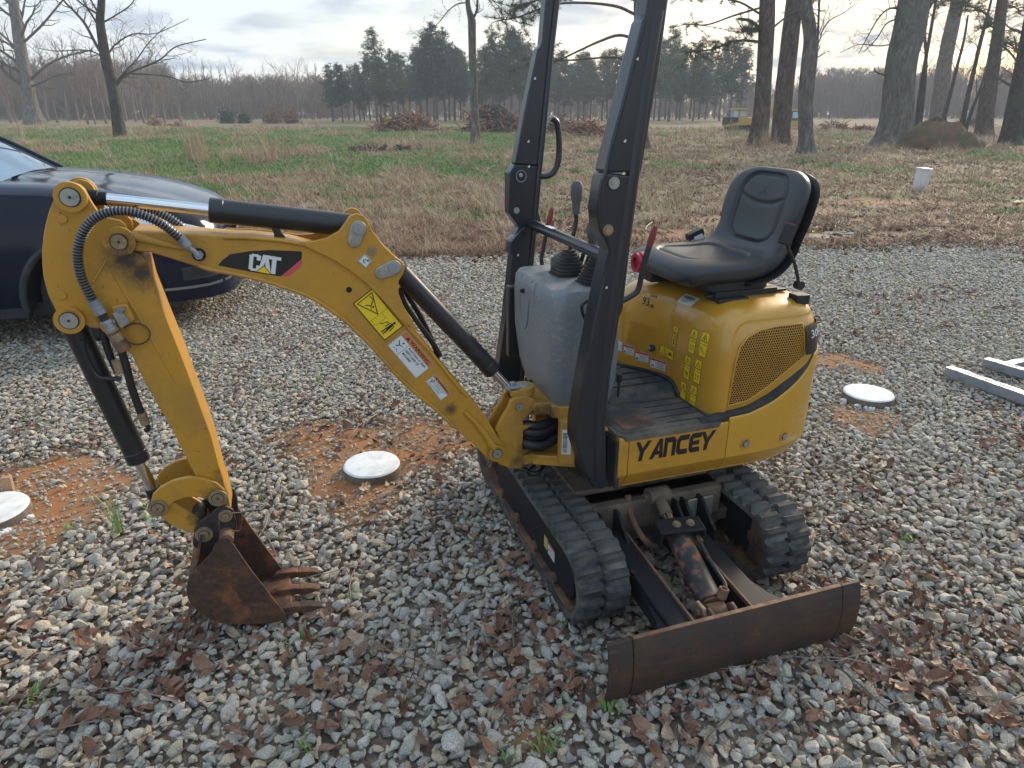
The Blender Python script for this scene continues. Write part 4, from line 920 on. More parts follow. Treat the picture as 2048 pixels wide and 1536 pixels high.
# cylinder bracket ears on the boom's back
ear = [(597, 484), (625, 483), (653, 476), (678, 462), (690, 446), (699, 433), (713, 427), (727, 431), (735, 441), (745, 462), (766, 490), (790, 513), (804, 523), (809, 534), (806, 548), (797, 562), (797, 587), (806, 610), (838, 664), (800, 640), (769, 604), (734, 568), (699, 540), (664, 518), (625, 500)]
for b0, b1 in ((NP - .002, NP + .012), (FPb - .012, FPb + .002)):
    mb = MB(); mb.prism([az(u, v, NP) for u, v in ear], b0, b1); eo = mb.build('cylinder_ear', 'yellow', boom, bevel=.002)
    if b0 < -.1:
        for (u, v), (u2, v2) in (((716.5, 456.7), (708.7, 482)), ((786.8, 534.8), (762, 544.6))):
            q, q2 = P(u, v, NP - .003), P(u2, v2, NP - .003); dv = (q2 - q).normalized(); nv = Vector((dv.z, 0, -dv.x)); R1, R2 = .0225, .0185
            a0 = math.degrees(atan2(nv.z, nv.x)); pl = arc((q.x, q.z), R1, a0, a0 + 180 if (Vector((cos(radians(a0 + 90)), 0, sin(radians(a0 + 90)))).dot(dv) < 0) else a0 - 180, 10)
            a1 = a0 + (180 if (Vector((cos(radians(a0 + 90)), 0, sin(radians(a0 + 90)))).dot(dv) < 0) else -180)
            pl += arc((q2.x, q2.z), R2, a1, a1 + (a1 - a0), 10)
            mb = MB(); mb.prism(pl, NP - .010, NP - .002); kp = mb.build('pin_keeper', 'zinc', eo, bevel=.002)
            mb = MB(); mb.cyl(q + Vector((0, -.006, 0)), q + Vector((0, -.013, 0)), .0155, 24, 0); mb.cyl(q + Vector((0, -.013, 0)), q + Vector((0, -.014, 0)), .006, 16, 1); mb.build('pivot_pin', ['galv', 'zinc'], eo, bevel=.001)
            mb = MB(); mb.hexbolt(q2 + Vector((0, -.006, 0)), (0, -1, 0), .0095, .009); mb.ring(q2 + Vector((0, -.006, 0)), (0, -1, 0), 0, .013, .002, 18); mb.build('keeper_bolt', 'zinc', eo, bevel=.001)
        q = P(744, 502, NP - .0035); mb = MB(); mb.ring(q, (0, -1, 0), 0, .0135, .0008, 24); mb.build('lifting_hole', 'brass', eo)
q = P(698.5, 580.5, NP); mb = MB(); mb.ring(q + Vector((0, .0065, 0)), (0, -1, 0), 0, .0085, .0008, 20); mb.build('dark_hole_disc', 'lug_dark', boom)  # flat black disc painting in the shaded inside of a hole

# decals on the boom
NF = NP + .008
def flat(b): return lambda x, y, h: (x, b - h, y)
def framemap(p0, p1, p3, b):       # unit square on the boom side from three picture corners
    o_, x_, y_ = Vector(az(*p0, b)), Vector(az(*p1, b)), Vector(az(*p3, b)); ex, ey = x_ - o_, y_ - o_
    ey = ey - ex * (ey.dot(ex) / ex.dot(ex))
    return (lambda x, y, h: (o_.x + ex.x * x + ey.x * y, b - h, o_.y + ex.y * x + ey.y * y)), ex.length, ey.length
d = Decal(flat(NF)); d.poly([az(u, v, NF) for u, v in [(436, 530.5), (445, 520), (460, 508.5), (500, 502), (540, 500), (602, 502.5), (604, 505), (603, 520), (562, 552.7), (510, 545)]], 'decal_black', 0)
d.poly([az(u, v, NF) for u, v in [(603, 518), (602.5, 531), (577, 552), (560, 552.6), (566, 549)]], 'decal_pink', 1)
m_, ex, ey = framemap((497, 541), (557, 549), (498, 505), NF); d.mp, mp_old = (lambda x, y, h: m_(x, y, h)), d.mp
cg = [(.33, .72), (.33, 1.0), (.02, 1.0), (.02, 0), (.33, 0), (.33, .28)]
d.line([(.30, .70), (.30, .86), (.24, .90), (.12, .90), (.06, .84), (.06, .16), (.12, .10), (.24, .10), (.30, .16), (.30, .30)], .13, 'letter_white', 2)
d.poly([(.30, -.0), (.43, 1.0), (.60, 1.0), (.74, 0), (.58, 0), (.515, .62), (.45, 0)], 'letter_white', 2); d.poly([(.58, .80), (.58, 1.0), (1.04, .98), (1.04, .80), (.89, .80), (.89, .0), (.74, .0), (.74, .80)], 'letter_white', 2)
d.poly([(.22, -.02), (.78, -.06), (.50, .42)], 'decal_black', 3); d.poly([(.27, .02), (.73, -.02), (.50, .36)], 'decal_yellow', 4)
d.build('maker_emblem', boom)
m_, ex, ey = framemap((706, 607), (769, 680.7), (744.6, 577), NF); asp = ex / ey
d = Decal(lambda x, y, h: m_(x / ex, y / ey, h)); W_, H_ = ex, ey
d.rect(0, 0, W_, H_, 'decal_yellow'); frame(d, .001, .001, W_ - .001, H_ - .001, .0025)
d.line([(W_ * .06, H_ * .12), (W_ * .47, H_ * .50), (W_ * .06, H_ * .88)], .0028, 'decal_black', 1, True); d.line([(W_ * .18, H_ * .35), (W_ * .26, H_ * .5), (W_ * .2, H_ * .68)], .003, 'decal_black'); d.line([(W_ * .26, H_ * .5), (W_ * .32, H_ * .42)], .002, 'decal_black'); d.disc(W_ * .30, H_ * .55, .0032, 'decal_black'); d.line([(W_ * .10, H_ * .72), (W_ * .2, H_ * .74)], .003, 'decal_black')
frame(d, W_ * .5, H_ * .12, W_ * .64, H_ * .66, .0008); d.line([(W_ * .5, .002), (W_ * .5, H_ - .002)], .0008, 'decal_black')
d.line([(W_ * .68, H_ * .35), (W_ * .72, H_ * .60)], .002, 'decal_black'); 
for xx, yy in ((.665, .35), (.735, .60)): d.poly([(W_ * xx - .003, H_ * yy), (W_ * xx + .003, H_ * yy - .003), (W_ * xx + .003, H_ * yy + .003)], 'decal_black', 1)
fx, fy = W_ * .84, H_ * .42
d.disc(fx + .000, fy + .027, .0042, 'decal_black'); d.line([(fx, fy + .018), (fx, fy)], .009, 'decal_black'); d.line([(fx - .008, fy + .018), (fx - .010, fy)], .003, 'decal_black'); d.line([(fx + .008, fy + .018), (fx + .010, fy)], .003, 'decal_black'); d.line([(fx - .003, fy), (fx - .004, fy - .02)], .004, 'decal_black'); d.line([(fx + .003, fy), (fx + .004, fy - .02)], .004, 'decal_black')
d.build('crush_hazard_sticker', boom)
def warnlabel(c0, c1, c3, nm, big):
    m_, ex, ey = framemap(c0, c1, c3, NF); d = Decal(lambda x, y, h: m_(x / ex, y / ey, h)); W_, H_ = ex, ey
    d.rect(0, 0, W_, H_, 'decal_white'); frame(d, .0015, .0015, W_ - .0015, H_ - .0015, .0008)
    d.rect(.002, H_ * .74, W_ - .002, H_ - .002, 'decal_orange', 1); d.line([(.002, H_ * .74), (W_ - .002, H_ * .74)], .0007, 'decal_black', 2)
    d.line([(W_ * .30, .002), (W_ * .30, H_ * .74)], .0009, 'decal_black')
    th = H_ * .155; d.text('WARNING', W_ * .26, H_ * .79, th, 'decal_black', 2, w=W_ * .64); d.poly([(W_ * .13, H_ * .79), (W_ * .22, H_ * .79), (W_ * .175, H_ * .95)], 'decal_black', 2)
    rows = ['Avoid injury or death.', 'KEEP CLEAR OF', 'MACHINE!'] if big else ['Read manual before', 'operating. Stay', 'clear of boom', 'and cylinders.']
    for j, t_ in enumerate(rows): d.text(t_, W_ * .34, H_ * (.58 - j * (.17 if big else .135)), H_ * (.105 if big else .075), 'decal_black', 1, w=W_ * min(.6, .034 * len(t_)) if big else W_ * .03 * len(t_))
    d.line([(W_ * .08, H_ * .52), (W_ * .16, H_ * .40), (W_ * .12, H_ * .28)], .003, 'decal_black'); d.line([(W_ * .16, H_ * .40), (W_ * .23, H_ * .46)], .0022, 'decal_black'); d.disc(W_ * .19, H_ * .58, .003, 'decal_black'); d.line([(W_ * .10, H_ * .14), (W_ * .18, H_ * .2), (W_ * .25, H_ * .12)], .0012, 'decal_black')
    d.build(nm, boom)
warnlabel((774.5, 690.5), (831.8, 757), (811, 660.6), 'warning_label', True)
warnlabel((850.8, 762.6), (881.7, 801), (871, 748), 'warning_label', False)
m_, ex, ey = framemap((714.7, 521.7), (731.6, 536.5), (729.5, 507), NP - .003); d = Decal(lambda x, y, h: m_(x, y, h)); d.rect(0, 0, 1, 1, 'decal_white'); frame(d, .05, .05, .95, .95, .04)
d.line([(.75, .85), (.6, .65), (.45, .6), (.35, .45), (.45, .3), (.6, .35)], .07, 'decal_black'); d.line([(.72 + .12 * cos(t * pi / 5), .72 + .12 * sin(t * pi / 5)) for t in range(11)], .03, 'decal_black'); d.build('lifting_point_sticker', boom)

def cyl2(p0, p1, rb, rr, split, name, par, mats=('hose_black', 'chrome'), gland=True):
    p0, p1 = Vector(p0), Vector(p1); a_ = (p1 - p0).normalized(); q = p0.lerp(p1, split)
    mb = MB(); mb.cyl(p0 + a_ * .02, q, rb, 32); 
    if gland: mb.cyl(q - a_ * .035, q + a_ * .002, rb * 1.035, 32)
    o = mb.build(name, mats[0], par, bevel=.003); mb = MB(); mb.cyl(q, p1 - a_ * .05, rr, 24); mb.build('cylinder_rod', mats[1], o)
    return o, a_, q
MT['cyl_black'] = MT['black_paint']
# stick (arm) cylinder along the top
pA, pB = P(716, 452, MID), P(140, 390, MID)
sc_, a_, q = cyl2(pA, pB, .0335, .0155, .548, 'stick_cylinder', EX, ('black_paint', 'chrome'))
mb = MB(); mb.cyl(pB - a_ * .005, pB - a_ * .065, .020, 20); mb.cyl(pB - a_ * .06, pB - a_ * .085, .0175, 20); mb.cyl(pB + Vector((0, -.03, 0)), pB + Vector((0, .03, 0)), .026, 20); mb.build('rod_eye', 'arm_black', sc_, bevel=.003)
mb = MB(); mb.prism([az(u, v, MID) for u, v in [(541, 452), (560, 455), (562, 462), (572, 474), (548, 476), (548, 466)]], MID - .02, MID - .012); mb.prism([az(u, v, MID) for u, v in [(521, 470), (574, 475), (574, 478), (521, 474)]], MID - .03, MID + .03); mb.build('stay_bracket', 'black_paint', sc_, bevel=.001)
# boom cylinder
pA, pB = P(790, 533, MID), P(1043, 803, MID)
bc_, a_, q = cyl2(pA, pB, .030, .0145, .745, 'boom_cylinder', EX, ('black_paint', 'chrome'))
mb = MB(); mb.cyl(pB - a_ * .01, pB - a_ * .062, .020, 20); mb.cyl(pB + Vector((0, -.026, 0)), pB + Vector((0, .026, 0)), .028, 20); mb.build('rod_eye', 'arm_black', bc_, bevel=.003)
mb = MB(); mb.tube(bez([P(u, v, MID + .05) for u, v in [(800, 560), (815, 590), (838, 628), (858, 668), (873, 705), (872, 725), (862, 716)]], 6), .009, 10); mb.tube(bez([P(u, v, MID + .03) for u, v in [(800, 575), (806, 600), (825, 630), (848, 662), (868, 690), (880, 712)]], 6), .009, 10)
mb.build('hydraulic_hose', 'hose_black', bc_)
# swing post
kp_near = [(998, 872), (991, 862), (1003, 838), (1016, 818), (1021, 803), (1030, 796), (1042, 794), (1056, 793), (1070, 800), (1080, 810), (1085, 813), (1083, 817), (1066, 822), (1060, 826), (1058, 832), (1047, 840), (1047, 852), (1068, 850), (1047, 862), (1046, 900), (1062, 900), (1047, 910), (1047, 934), (1040, 938), (1024, 938), (1000, 930), (985, 915)]
KB = (-.128, -.108)
mb = MB()
for b0, b1 in (KB, (-.052, -.032)): mb.prism([az(u, v, KB[0]) for u, v in kp_near], b0, b1)
q = P(1020, 925, KB[0]); mb.box((q.x - .03, -.12, q.z - .01), (q.x + .06, -.04, q.z + .02)); kpost = mb.build('swing_post', 'yellow', EX, bevel=.004)
pin(1038, 813, KB[0], 9, kpost, boss='yellow', out=.003, inner=.85, depth=.096)
kc = PZ(1070, 797, .695)
KX, KY = kc.x, MID + .0
def wedge(z0, z1, x_end, hw, name, par, kr=.045):
    pl = [(x_end, -hw), (x_end, hw)] + [(KX + .02, KY + .05)] + arc((KX, KY), kr, 60, 300, 12) + [(KX + .02, KY - .05)]
    mb = MB(); mb.prism(pl, z0, z1, axis=2); return mb.build(name, 'yellow', par, bevel=.006, seg=3)
mb = MB(); mb.prism(arc((KX, KY), .040, 0, 360, 28)[:-1], .668, .700, axis=2); mb.box((KX - .055, KY - .03, .668), (KX, KY + .03, .694)); up_ = mb.build('upper_lug', 'yellow', kpost, bevel=.006, seg=3)
mb = MB(); mb.cyl((KX, KY, .40), (KX, KY, .703), .022, 24); mb.build('king_pin', 'zinc', kpost, bevel=.002)
mb = MB(); mb.prism([(KX - .075, KY - .03), (KX - .02, KY - .03), (KX - .02, KY + .01), (KX - .075, KY + .02)], .700, .706, axis=2); mb.hexbolt((KX - .04, KY + .0, .706), (0, 0, 1), .011, .009); mb.build('pin_keeper', 'galv', kpost, bevel=.001)
hf = MB(); hf.box((-.300, -.30, .43), (A_FRONT + .003, .30, .575)); hframe = hf.build('front_frame', 'arm_black', EX, bevel=.008, seg=3)  # coloured black to paint in the dark void between the swing arms
wedge(.600, .645, -.27, .16, 'upper_arm', hframe); 
mb = MB(); pl = [(-.33, -.20), (A_FRONT, -.30), (A_FRONT, .30), (-.33, .20)]; mb.prism(pl, .575, .590, axis=2); mb.prism([(-.36, KY - .07), (-.27, -.20), (-.27, .12), (-.36, KY + .07)], .588, .64, axis=2); mb.build('top_plate', 'yellow', hframe, bevel=.008, seg=3)
wedge(.405, .445, -.28, .20, 'lower_arm', hframe)
# greasy stains where the hoses rub
mb = MB()
for i, (z0, dy) in enumerate(((.47, .02), (.50, .03), (.53, .01), (.49, -.01), (.555, .02))):
    mb.tube(bez([(-.455, KY + dy - .01, z0 + .006), (-.43, KY - .045 + dy, z0), (-.37, KY - .05 + dy, z0 - .006), (-.29, KY - .02 + dy, z0 + .02)], 6), .017, 10)
mb.build('hose_bundle', 'hose_black', hframe)
for pl_ in ([(-.345, -.205), (-.29, -.235), (-.29, -.17), (-.345, -.178)], [(-.345, .05), (-.29, .04), (-.29, .12), (-.345, .08)]):
    sb = MB(); sb.prism(pl_, .432, .602, axis=2); sb.build('bracket_cheek', 'yellow', hframe, bevel=.005, seg=3)
e0, e1 = Vector((-.345, -.205)), Vector((-.29, -.235)); ed = (e1 - e0).normalized(); en = Vector((ed.y, -ed.x)); LLn = (e1 - e0).length
d = Decal(lambda x, y, h: (e0.x + ed.x * x + en.x * h, e0.y + ed.y * x + en.y * h, y))
d.rect(.006, .475, .038, .570, 'decal_white'); r_ = random.Random(4); y = .483
while y < .558:
    w = r_.uniform(.001, .003); d.line([(.010, y), (.024, y)], w, 'decal_black'); y += w + .0022
d.rect(.042, .53, .060, .595, 'decal_black'); 
for j in range(3): d.line([(.046, .58 - j * .018), (.055, .58 - j * .018)], .004, 'decal_white')
d.build('serial_label', hframe)
mb = MB(); mb.tube(bez([(-.46, -.03, .37), (-.40, -.10, .35), (-.34, -.05, .36), (-.28, .04, .37)], 6), .010, 8); mb.tube(bez([(-.44, -.12, .36), (-.38, -.02, .335), (-.30, .03, .36)], 6), .008, 8); mb.build('hose_tangle', 'hose_black', hframe)

# stick with its crescent head plates
SB0, SB1 = -.137, -.023
stick_px = [(186, 565), (214, 518), (232, 500), (262, 500), (283, 512), (291, 521), (302, 562), (328, 627), (361, 708), (393, 793), (423, 875), (443, 953), (455, 990), (462, 1020), (460, 1040), (445, 1046), (436, 1020), (430, 1000), (415, 985), (390, 951), (367, 906), (340, 850), (315, 810), (289, 764), (263, 709), (250, 700), (224, 682), (198, 655), (180, 610)]
mb = MB(); mb.prism([az(u, v, SB0) for u, v in stick_px], SB0, SB1); stick = mb.build('stick', 'yellow', EX, bevel=.003)
head = [(143, 366), (130, 368), (120, 376), (111, 390), (104, 406), (96, 426), (90, 449), (86, 470), (83, 500), (83, 526), (85, 550), (90, 572), (96, 592), (104, 608), (112, 625), (119, 645), (130, 656), (143, 660), (157, 656), (170, 650), (186, 656), (205, 655), (224, 640), (250, 640), (262, 560), (262, 500), (250, 450), (238, 441), (221, 438), (206, 433), (196, 425), (186, 411), (178, 398), (168, 379), (158, 370)]
for b0, b1 in ((SB0 + .004, SB0 + .018), (SB1 - .018, SB1 - .004)):
    mb = MB(); mb.prism([az(u, v, SB0) for u, v in head], b0, b1); ho = mb.build('head_plate', 'yellow', stick, bevel=.002)
mb = MB(); mb.prism([az(u, v, SB0) for u, v in [(90, 449), (86, 470), (83, 500), (83, 526), (85, 550), (90, 572), (96, 568), (92, 550), (90, 526), (90, 500), (93, 470), (97, 450)]], SB0 + .018, SB1 - .018); mb.build('back_plate', 'yellow', stick)
for u, v in ((125, 437), (124, 590)): bolt_on(u, v, SB0 + .004, stick, .0115, 'yellow', False, .006, 'plate_bolt')
pin(143, 393, SB0 + .004, 24, stick, out=.016, face='zinc', inner=.58, depth=.106); pin(141, 638, SB0 + .004, 23, stick, out=.016, face='zinc', inner=.58, depth=.106)
mb = MB()
for pts in ([(214, 525), (240, 570), (290, 655), (330, 725), (355, 770)], [(214, 520), (186, 566)]): mb.tube([Vector((az(u, v, SB0)[0], SB0, az(u, v, SB0)[1])) for u, v in pts], .0035, 6)
mb.build('weld_seam', 'yellow', stick)
# bulkhead fitting, corrugated hoses
qa = P(398, 509, NF); mb = MB(); mb.ring(qa, (0, -1, 0), .0, .0175, .003, 24, 0); mb.hexbolt(qa, (0, -1, 0), .0125, .012, 1); mb.cyl(qa + Vector((0, -.012, 0)), qa + Vector((0, -.022, 0)), .009, 14, 1)
q1, q2 = P(388, 502, NF - .02), P(379, 496, NF - .02); mb.tube([qa + Vector((0, -.018, 0)), q1, q2], [.007, .0065, .0065], 12, 1); boomfit = mb.build('bulkhead_fitting', ['lug_dark', 'galv'], boom, bevel=.001)
def spring_hose(pts, r, name, par):
    C_ = bez(pts, 60); L_ = 0; S = [0]
    for p0, p1 in zip(C_, C_[1:]): L_ += (p1 - p0).length; S.append(L_)
    mb = MB(); mb.tube(C_[::6] + [C_[-1]], r * .82, 12); o = mb.build(name, 'hose_black', par, smooth=60)
    n = int(L_ / .0078); mb = MB(); j = 0
    for i in range(n):
        s_ = (i + .5) * L_ / n
        while S[j + 1] < s_: j += 1
        c = C_[j].lerp(C_[j + 1], (s_ - S[j]) / max(1e-9, S[j + 1] - S[j])); t_ = (C_[j + 1] - C_[j]).normalized(); u_ = t_.orthogonal().normalized(); w_ = t_.cross(u_); rings = []
        for (rr, off) in ((r * .84, -.0020), (r * 1.06, -.0009), (r * 1.06, .0009), (r * .84, .0020)): rings.append([c + t_ * off + (u_ * cos(2 * pi * k / 14) + w_ * sin(2 * pi * k / 14)) * rr for k in range(14)])
        mb.loft(rings, cap=False)
    mb.build('spring_guard', 'spring_steel', o, smooth=0, recalc=False, kind='stuff'); return o
HB = NP - .045
hp = [(366, 482), (345, 464), (320, 446), (285, 430), (250, 423), (215, 425), (185, 440), (165, 468), (156, 500), (157, 530), (165, 560), (180, 590), (187, 605)]
hh = spring_hose([P(u, v, NF - .02 - .025 * sin(pi * i / (len(hp) - 1))) for i, (u, v) in enumerate(hp)], .0125, 'spring_hose', boom)
mb = MB(); q0, q1 = P(379, 496, NF - .02), P(363, 478, NF - .02); mb.cyl(q0.lerp(q1, .15), q1 + (q1 - q0) * .25, .0125, 18); mb.cyl(q0.lerp(q1, .0), q0.lerp(q1, .2), .009, 14); mb.build('hose_crimp', 'galv', hh, bevel=.001)
spring_hose([P(u, v, FPb + .02) for u, v in [(377, 470), (360, 452), (335, 435), (305, 422), (270, 415), (235, 415), (205, 428), (190, 450)]], .0125, 'spring_hose', boom)
# quick coupler on the stick
f0, f1 = P(187, 603, SB0 - .03), P(243, 690, SB0 - .03); fd = (f1 - f0).normalized()
def seg(mb, t0, t1, r, mi, k=18): mb.cyl(f0.lerp(f1, t0), f0.lerp(f1, t1), r, k, mi)
mb = MB(); seg(mb, -.02, .18, .0145, 0); seg(mb, .18, .28, .0165, 0, 6); seg(mb, .28, .42, .011, 1); seg(mb, .42, .50, .0165, 0, 6); seg(mb, .50, .58, .0125, 0); seg(mb, .58, .66, .015, 0, 18); seg(mb, .64, .90, .0175, 2); seg(mb, .68, .73, .0185, 3); seg(mb, .90, .98, .019, 3); seg(mb, .98, 1.12, .019, 3)
coup = mb.build('quick_coupler', ['galv', 'greasy', 'brass', 'track_inner'], stick, bevel=.001)
mb = MB(); mb.prism([az(u, v, SB0) for u, v in [(228, 622), (245, 614), (262, 640), (246, 652)]], SB0 - .028, SB0 - .020); mb.prism([az(u, v, SB0) for u, v in [(205, 640), (232, 634), (236, 641), (210, 650)]], SB0 - .026, SB0 - .018); pb = mb.build('pipe_clamp', 'zinc', stick, bevel=.0015)
for u, v in ((241, 621), (250, 642)): bolt_on(u, v, SB0 - .028, pb, .0075, 'galv')
mb = MB(); mb.prism([az(u, v, SB0) for u, v in [(225, 610), (256, 604), (272, 636), (262, 644), (240, 655)]], SB0 - .020, SB0); mb.build('clamp_base', 'yellow', pb, bevel=.003)
mb = MB(); c = P(273, 668, SB0 - .012); mb.tube([(c.x + .033 * cos(t * pi / 14), c.y, c.z + .030 * sin(t * pi / 14)) for t in range(-11, 12)], .0022, 6); mb.build('tether_ring', 'track_inner', coup)
mb = MB(); mb.tube(bez([P(u, v, SB0 + .0) for u, v in [(243, 702), (252, 730), (262, 770), (274, 805), (283, 828)]], 6), .0105, 10, 0); mb.tube([P(283, 825, SB0), P(291, 848, SB0)], .013, 12, 1); mb.tube(bez([P(291, 846, SB0), P(297, 856, SB0), P(290, 862, SB0)], 4), .007, 8, 0); mb.build('hydraulic_hose', ['hose_black', 'brass'], stick)
mb = MB(); mb.tube(bez([P(u, v, SB0 + .03) for u, v in [(205, 655), (213, 690), (224, 720), (236, 745)]], 6), .010, 10, 0); mb.tube([P(232, 720, SB0), P(241, 746, SB0)], .013, 12, 1); mb.build('hydraulic_hose', ['hose_black', 'brass'], stick)
# bucket cylinder
pA, pB = P(143, 640, MID), P(318, 1005, MID)
kc_, a_, q = cyl2(pA, pB, .0315, .0165, .745, 'bucket_cylinder', EX, ('black_paint', 'chrome'))
mb = MB(); mb.cyl(pB - a_ * .005, pB - a_ * .055, .021, 20); mb.cyl(pB + Vector((0, -.03, 0)), pB + Vector((0, .03, 0)), .027, 20); mb.build('rod_eye', 'arm_black', kc_, bevel=.003)
mb = MB(); mb.tube(bez([P(u, v, MID - .045) for u, v in [(166, 680), (168, 700), (180, 730), (196, 752), (215, 757), (243, 757)]], 6), .0065, 8); mb.build('hard_line', 'black_paint', kc_)

# linkage
def link(outer, inner, bs, name, mat='yellow', ref=None):
    mb = MB()
    for b0, b1 in bs: mb.prism([az(u, v, ref) for u, v in outer + inner], b0, b1)
    return mb.build(name, mat, EX, bevel=.002)
LB = ((-.155, -.141), (-.022, -.008))
link([(300, 1010), (305, 990), (320, 976), (345, 962), (376, 955), (407, 957), (432, 966), (450, 982), (453, 998), (444, 1010), (428, 1008)], [(415, 1000), (395, 994), (373, 995), (350, 1002), (334, 1016), (324, 1026), (308, 1024)], LB, 'power_link', 'yellow', LB[0][0])
LB2 = ((-.137, -.125), (-.040, -.028))
link([(306, 1020), (317, 1030), (342, 1050), (370, 1062), (390, 1068), (400, 1074), (416, 1070), (412, 1050)], [(392, 1034), (367, 1020), (352, 1010), (334, 1006), (318, 1005)], LB2, 'guide_link', 'yellow', LB2[0][0])
for u, v, r_, bb in ((316, 1015, 16, LB[0][0]), (436, 995, 16, LB[0][0])): pin(u, v, bb, r_, EX, boss='brass', face='brass', out=.006, inner=.6, depth=.15, name='link_pin')
mb = MB(); q = P(408, 1068, MID); mb.cyl(q + Vector((0, -.045, 0)), q + Vector((0, .045, 0)), .030, 24); q = P(398, 1030, MID); mb.cyl(q + Vector((0, -.043, 0)), q + Vector((0, .043, 0)), .022, 20); mb.build('link_boss', 'greasy', EX, bevel=.002)
# bucket
BK0, BK1 = -.203, .047
side_px = [(423, 1107), (429, 1090), (443, 1080), (458, 1081), (468, 1091), (485, 1117), (502, 1141), (540, 1190), (577, 1238), (560, 1243), (544, 1246), (516, 1248), (488, 1248), (462, 1247), (440, 1246), (422, 1240), (407, 1231), (392, 1220), (381, 1208), (375, 1195), (373, 1183), (373, 1175), (375, 1166), (384, 1147), (390, 1141), (405, 1125)]
side2 = [az(u, v, BK0) for u, v in side_px]
bucket = None
for b0, b1 in ((BK0, BK0 + .009), (BK1 - .009, BK1)):
    mb = MB(); mb.prism(side2, b0, b1); o = mb.build('bucket' if bucket is None else 'bucket_side', 'bucket_rust', EX if bucket is None else bucket, bevel=.001)
    if bucket is None: bucket = o
cutq = az(577, 1238, BK0)
shell = [az(u, v, BK0) for u, v in [(577, 1238), (544, 1246), (516, 1248), (488, 1248), (462, 1247), (440, 1246), (422, 1240), (407, 1231), (392, 1220), (381, 1208), (375, 1195), (373, 1183), (375, 1166), (384, 1147), (390, 1128), (394, 1104), (398, 1085)]]
S_ = [Vector(p) for p in shell]; inn = []
for i, p in enumerate(S_):
    t_ = (S_[min(i + 1, len(S_) - 1)] - S_[max(i - 1, 0)]).normalized(); inn.append(p + Vector((t_.y, -t_.x)) * .008)
mb = MB(); mb.prism([tuple(p) for p in S_] + [tuple(p) for p in reversed(inn)], BK0 + .0095, BK1 - .0095); mb.build('bucket_shell', 'bucket_rust', bucket, bevel=0)
mb = MB(); mb.tube([Vector((az(u, v, BK0)[0], BK0 - .001, az(u, v, BK0)[1])) for u, v in [(418, 1118), (445, 1150), (480, 1190), (515, 1232)]], .002, 6); mb.build('weld_seam', 'bucket_rust', bucket)
# lip plate and teeth
lip_dir = Vector((.985, -.02)); c0 = Vector(cutq)
mb = MB(); z0 = c0.y
mb.prism([(c0.x - .14, z0 + .004), (c0.x + .012, z0 + .004), (c0.x + .016, z0 + .010), (c0.x + .010, z0 + .017), (c0.x - .14, z0 + .016)], BK0 + .010, BK1 - .010); mb.build('lip_plate', 'bucket_rust', bucket, bevel=.001)
for i in range(3):
    bc0 = BK0 + .020 + i * .0975
    mb = MB()
    def tr(x, hz0, hz1, hw): return [(c0.x + x, bc0 - hw + .0125, z0 + hz0), (c0.x + x, bc0 + hw + .0125, z0 + hz0), (c0.x + x, bc0 + hw + .0125, z0 + hz1), (c0.x + x, bc0 - hw + .0125, z0 + hz1)]
    mb.loft([tr(-.055, .015, .019, .010), tr(-.03, .010, .034, .014), tr(.03, .002, .030, .014), tr(.05, .003, .022, .0135)]); mb.build('tooth_shank', 'bucket_rust', bucket, bevel=.002)
    mb = MB(); mb.loft([tr(.045, -.002, .026, .016), tr(.072, -.002, .022, .016), tr(.112, .002, .008, .0145)]); mb.build('tooth', 'bucket_rust', bucket, bevel=.0012)
# ears, cross tube and pins
mb = MB(); ear_px = [(388, 1062), (396, 1046), (420, 1030), (436, 1016), (452, 1013), (466, 1020), (472, 1040), (474, 1070), (472, 1092), (462, 1110), (430, 1120), (402, 1110), (390, 1085)]
for b0, b1 in ((-.150, -.138), (-.022, -.010)): mb.prism([az(u, v, -.15) for u, v in ear_px], b0, b1)
bear = mb.build('bucket_ear', 'greasy', bucket, bevel=.002)
mb = MB(); q = P(452, 1085, BK0); mb.cyl((q.x, BK0 + .008, q.z), (q.x, -.150, q.z + .0), .022, 22); mb.cyl((q.x, -.010, q.z), (q.x, BK1 - .008, q.z), .022, 22); mb.build('cross_tube', 'rust_steel', bucket)
pin(408, 1068, -.150, 15, bear, boss='brass', face='brass', out=.005, inner=.55, depth=.14); pin(451, 1031, -.150, 12, bear, boss='brass', face='brass', out=.005, inner=.55, depth=.14)
mb = MB(); mb.tube([P(u, v, -.165) for u, v in [(462, 1026), (484, 1025), (485, 1040), (480, 1062), (440, 1062), (437, 1040)]], .0022, 6); mb.build('linch_pin', 'rust_steel', bear)
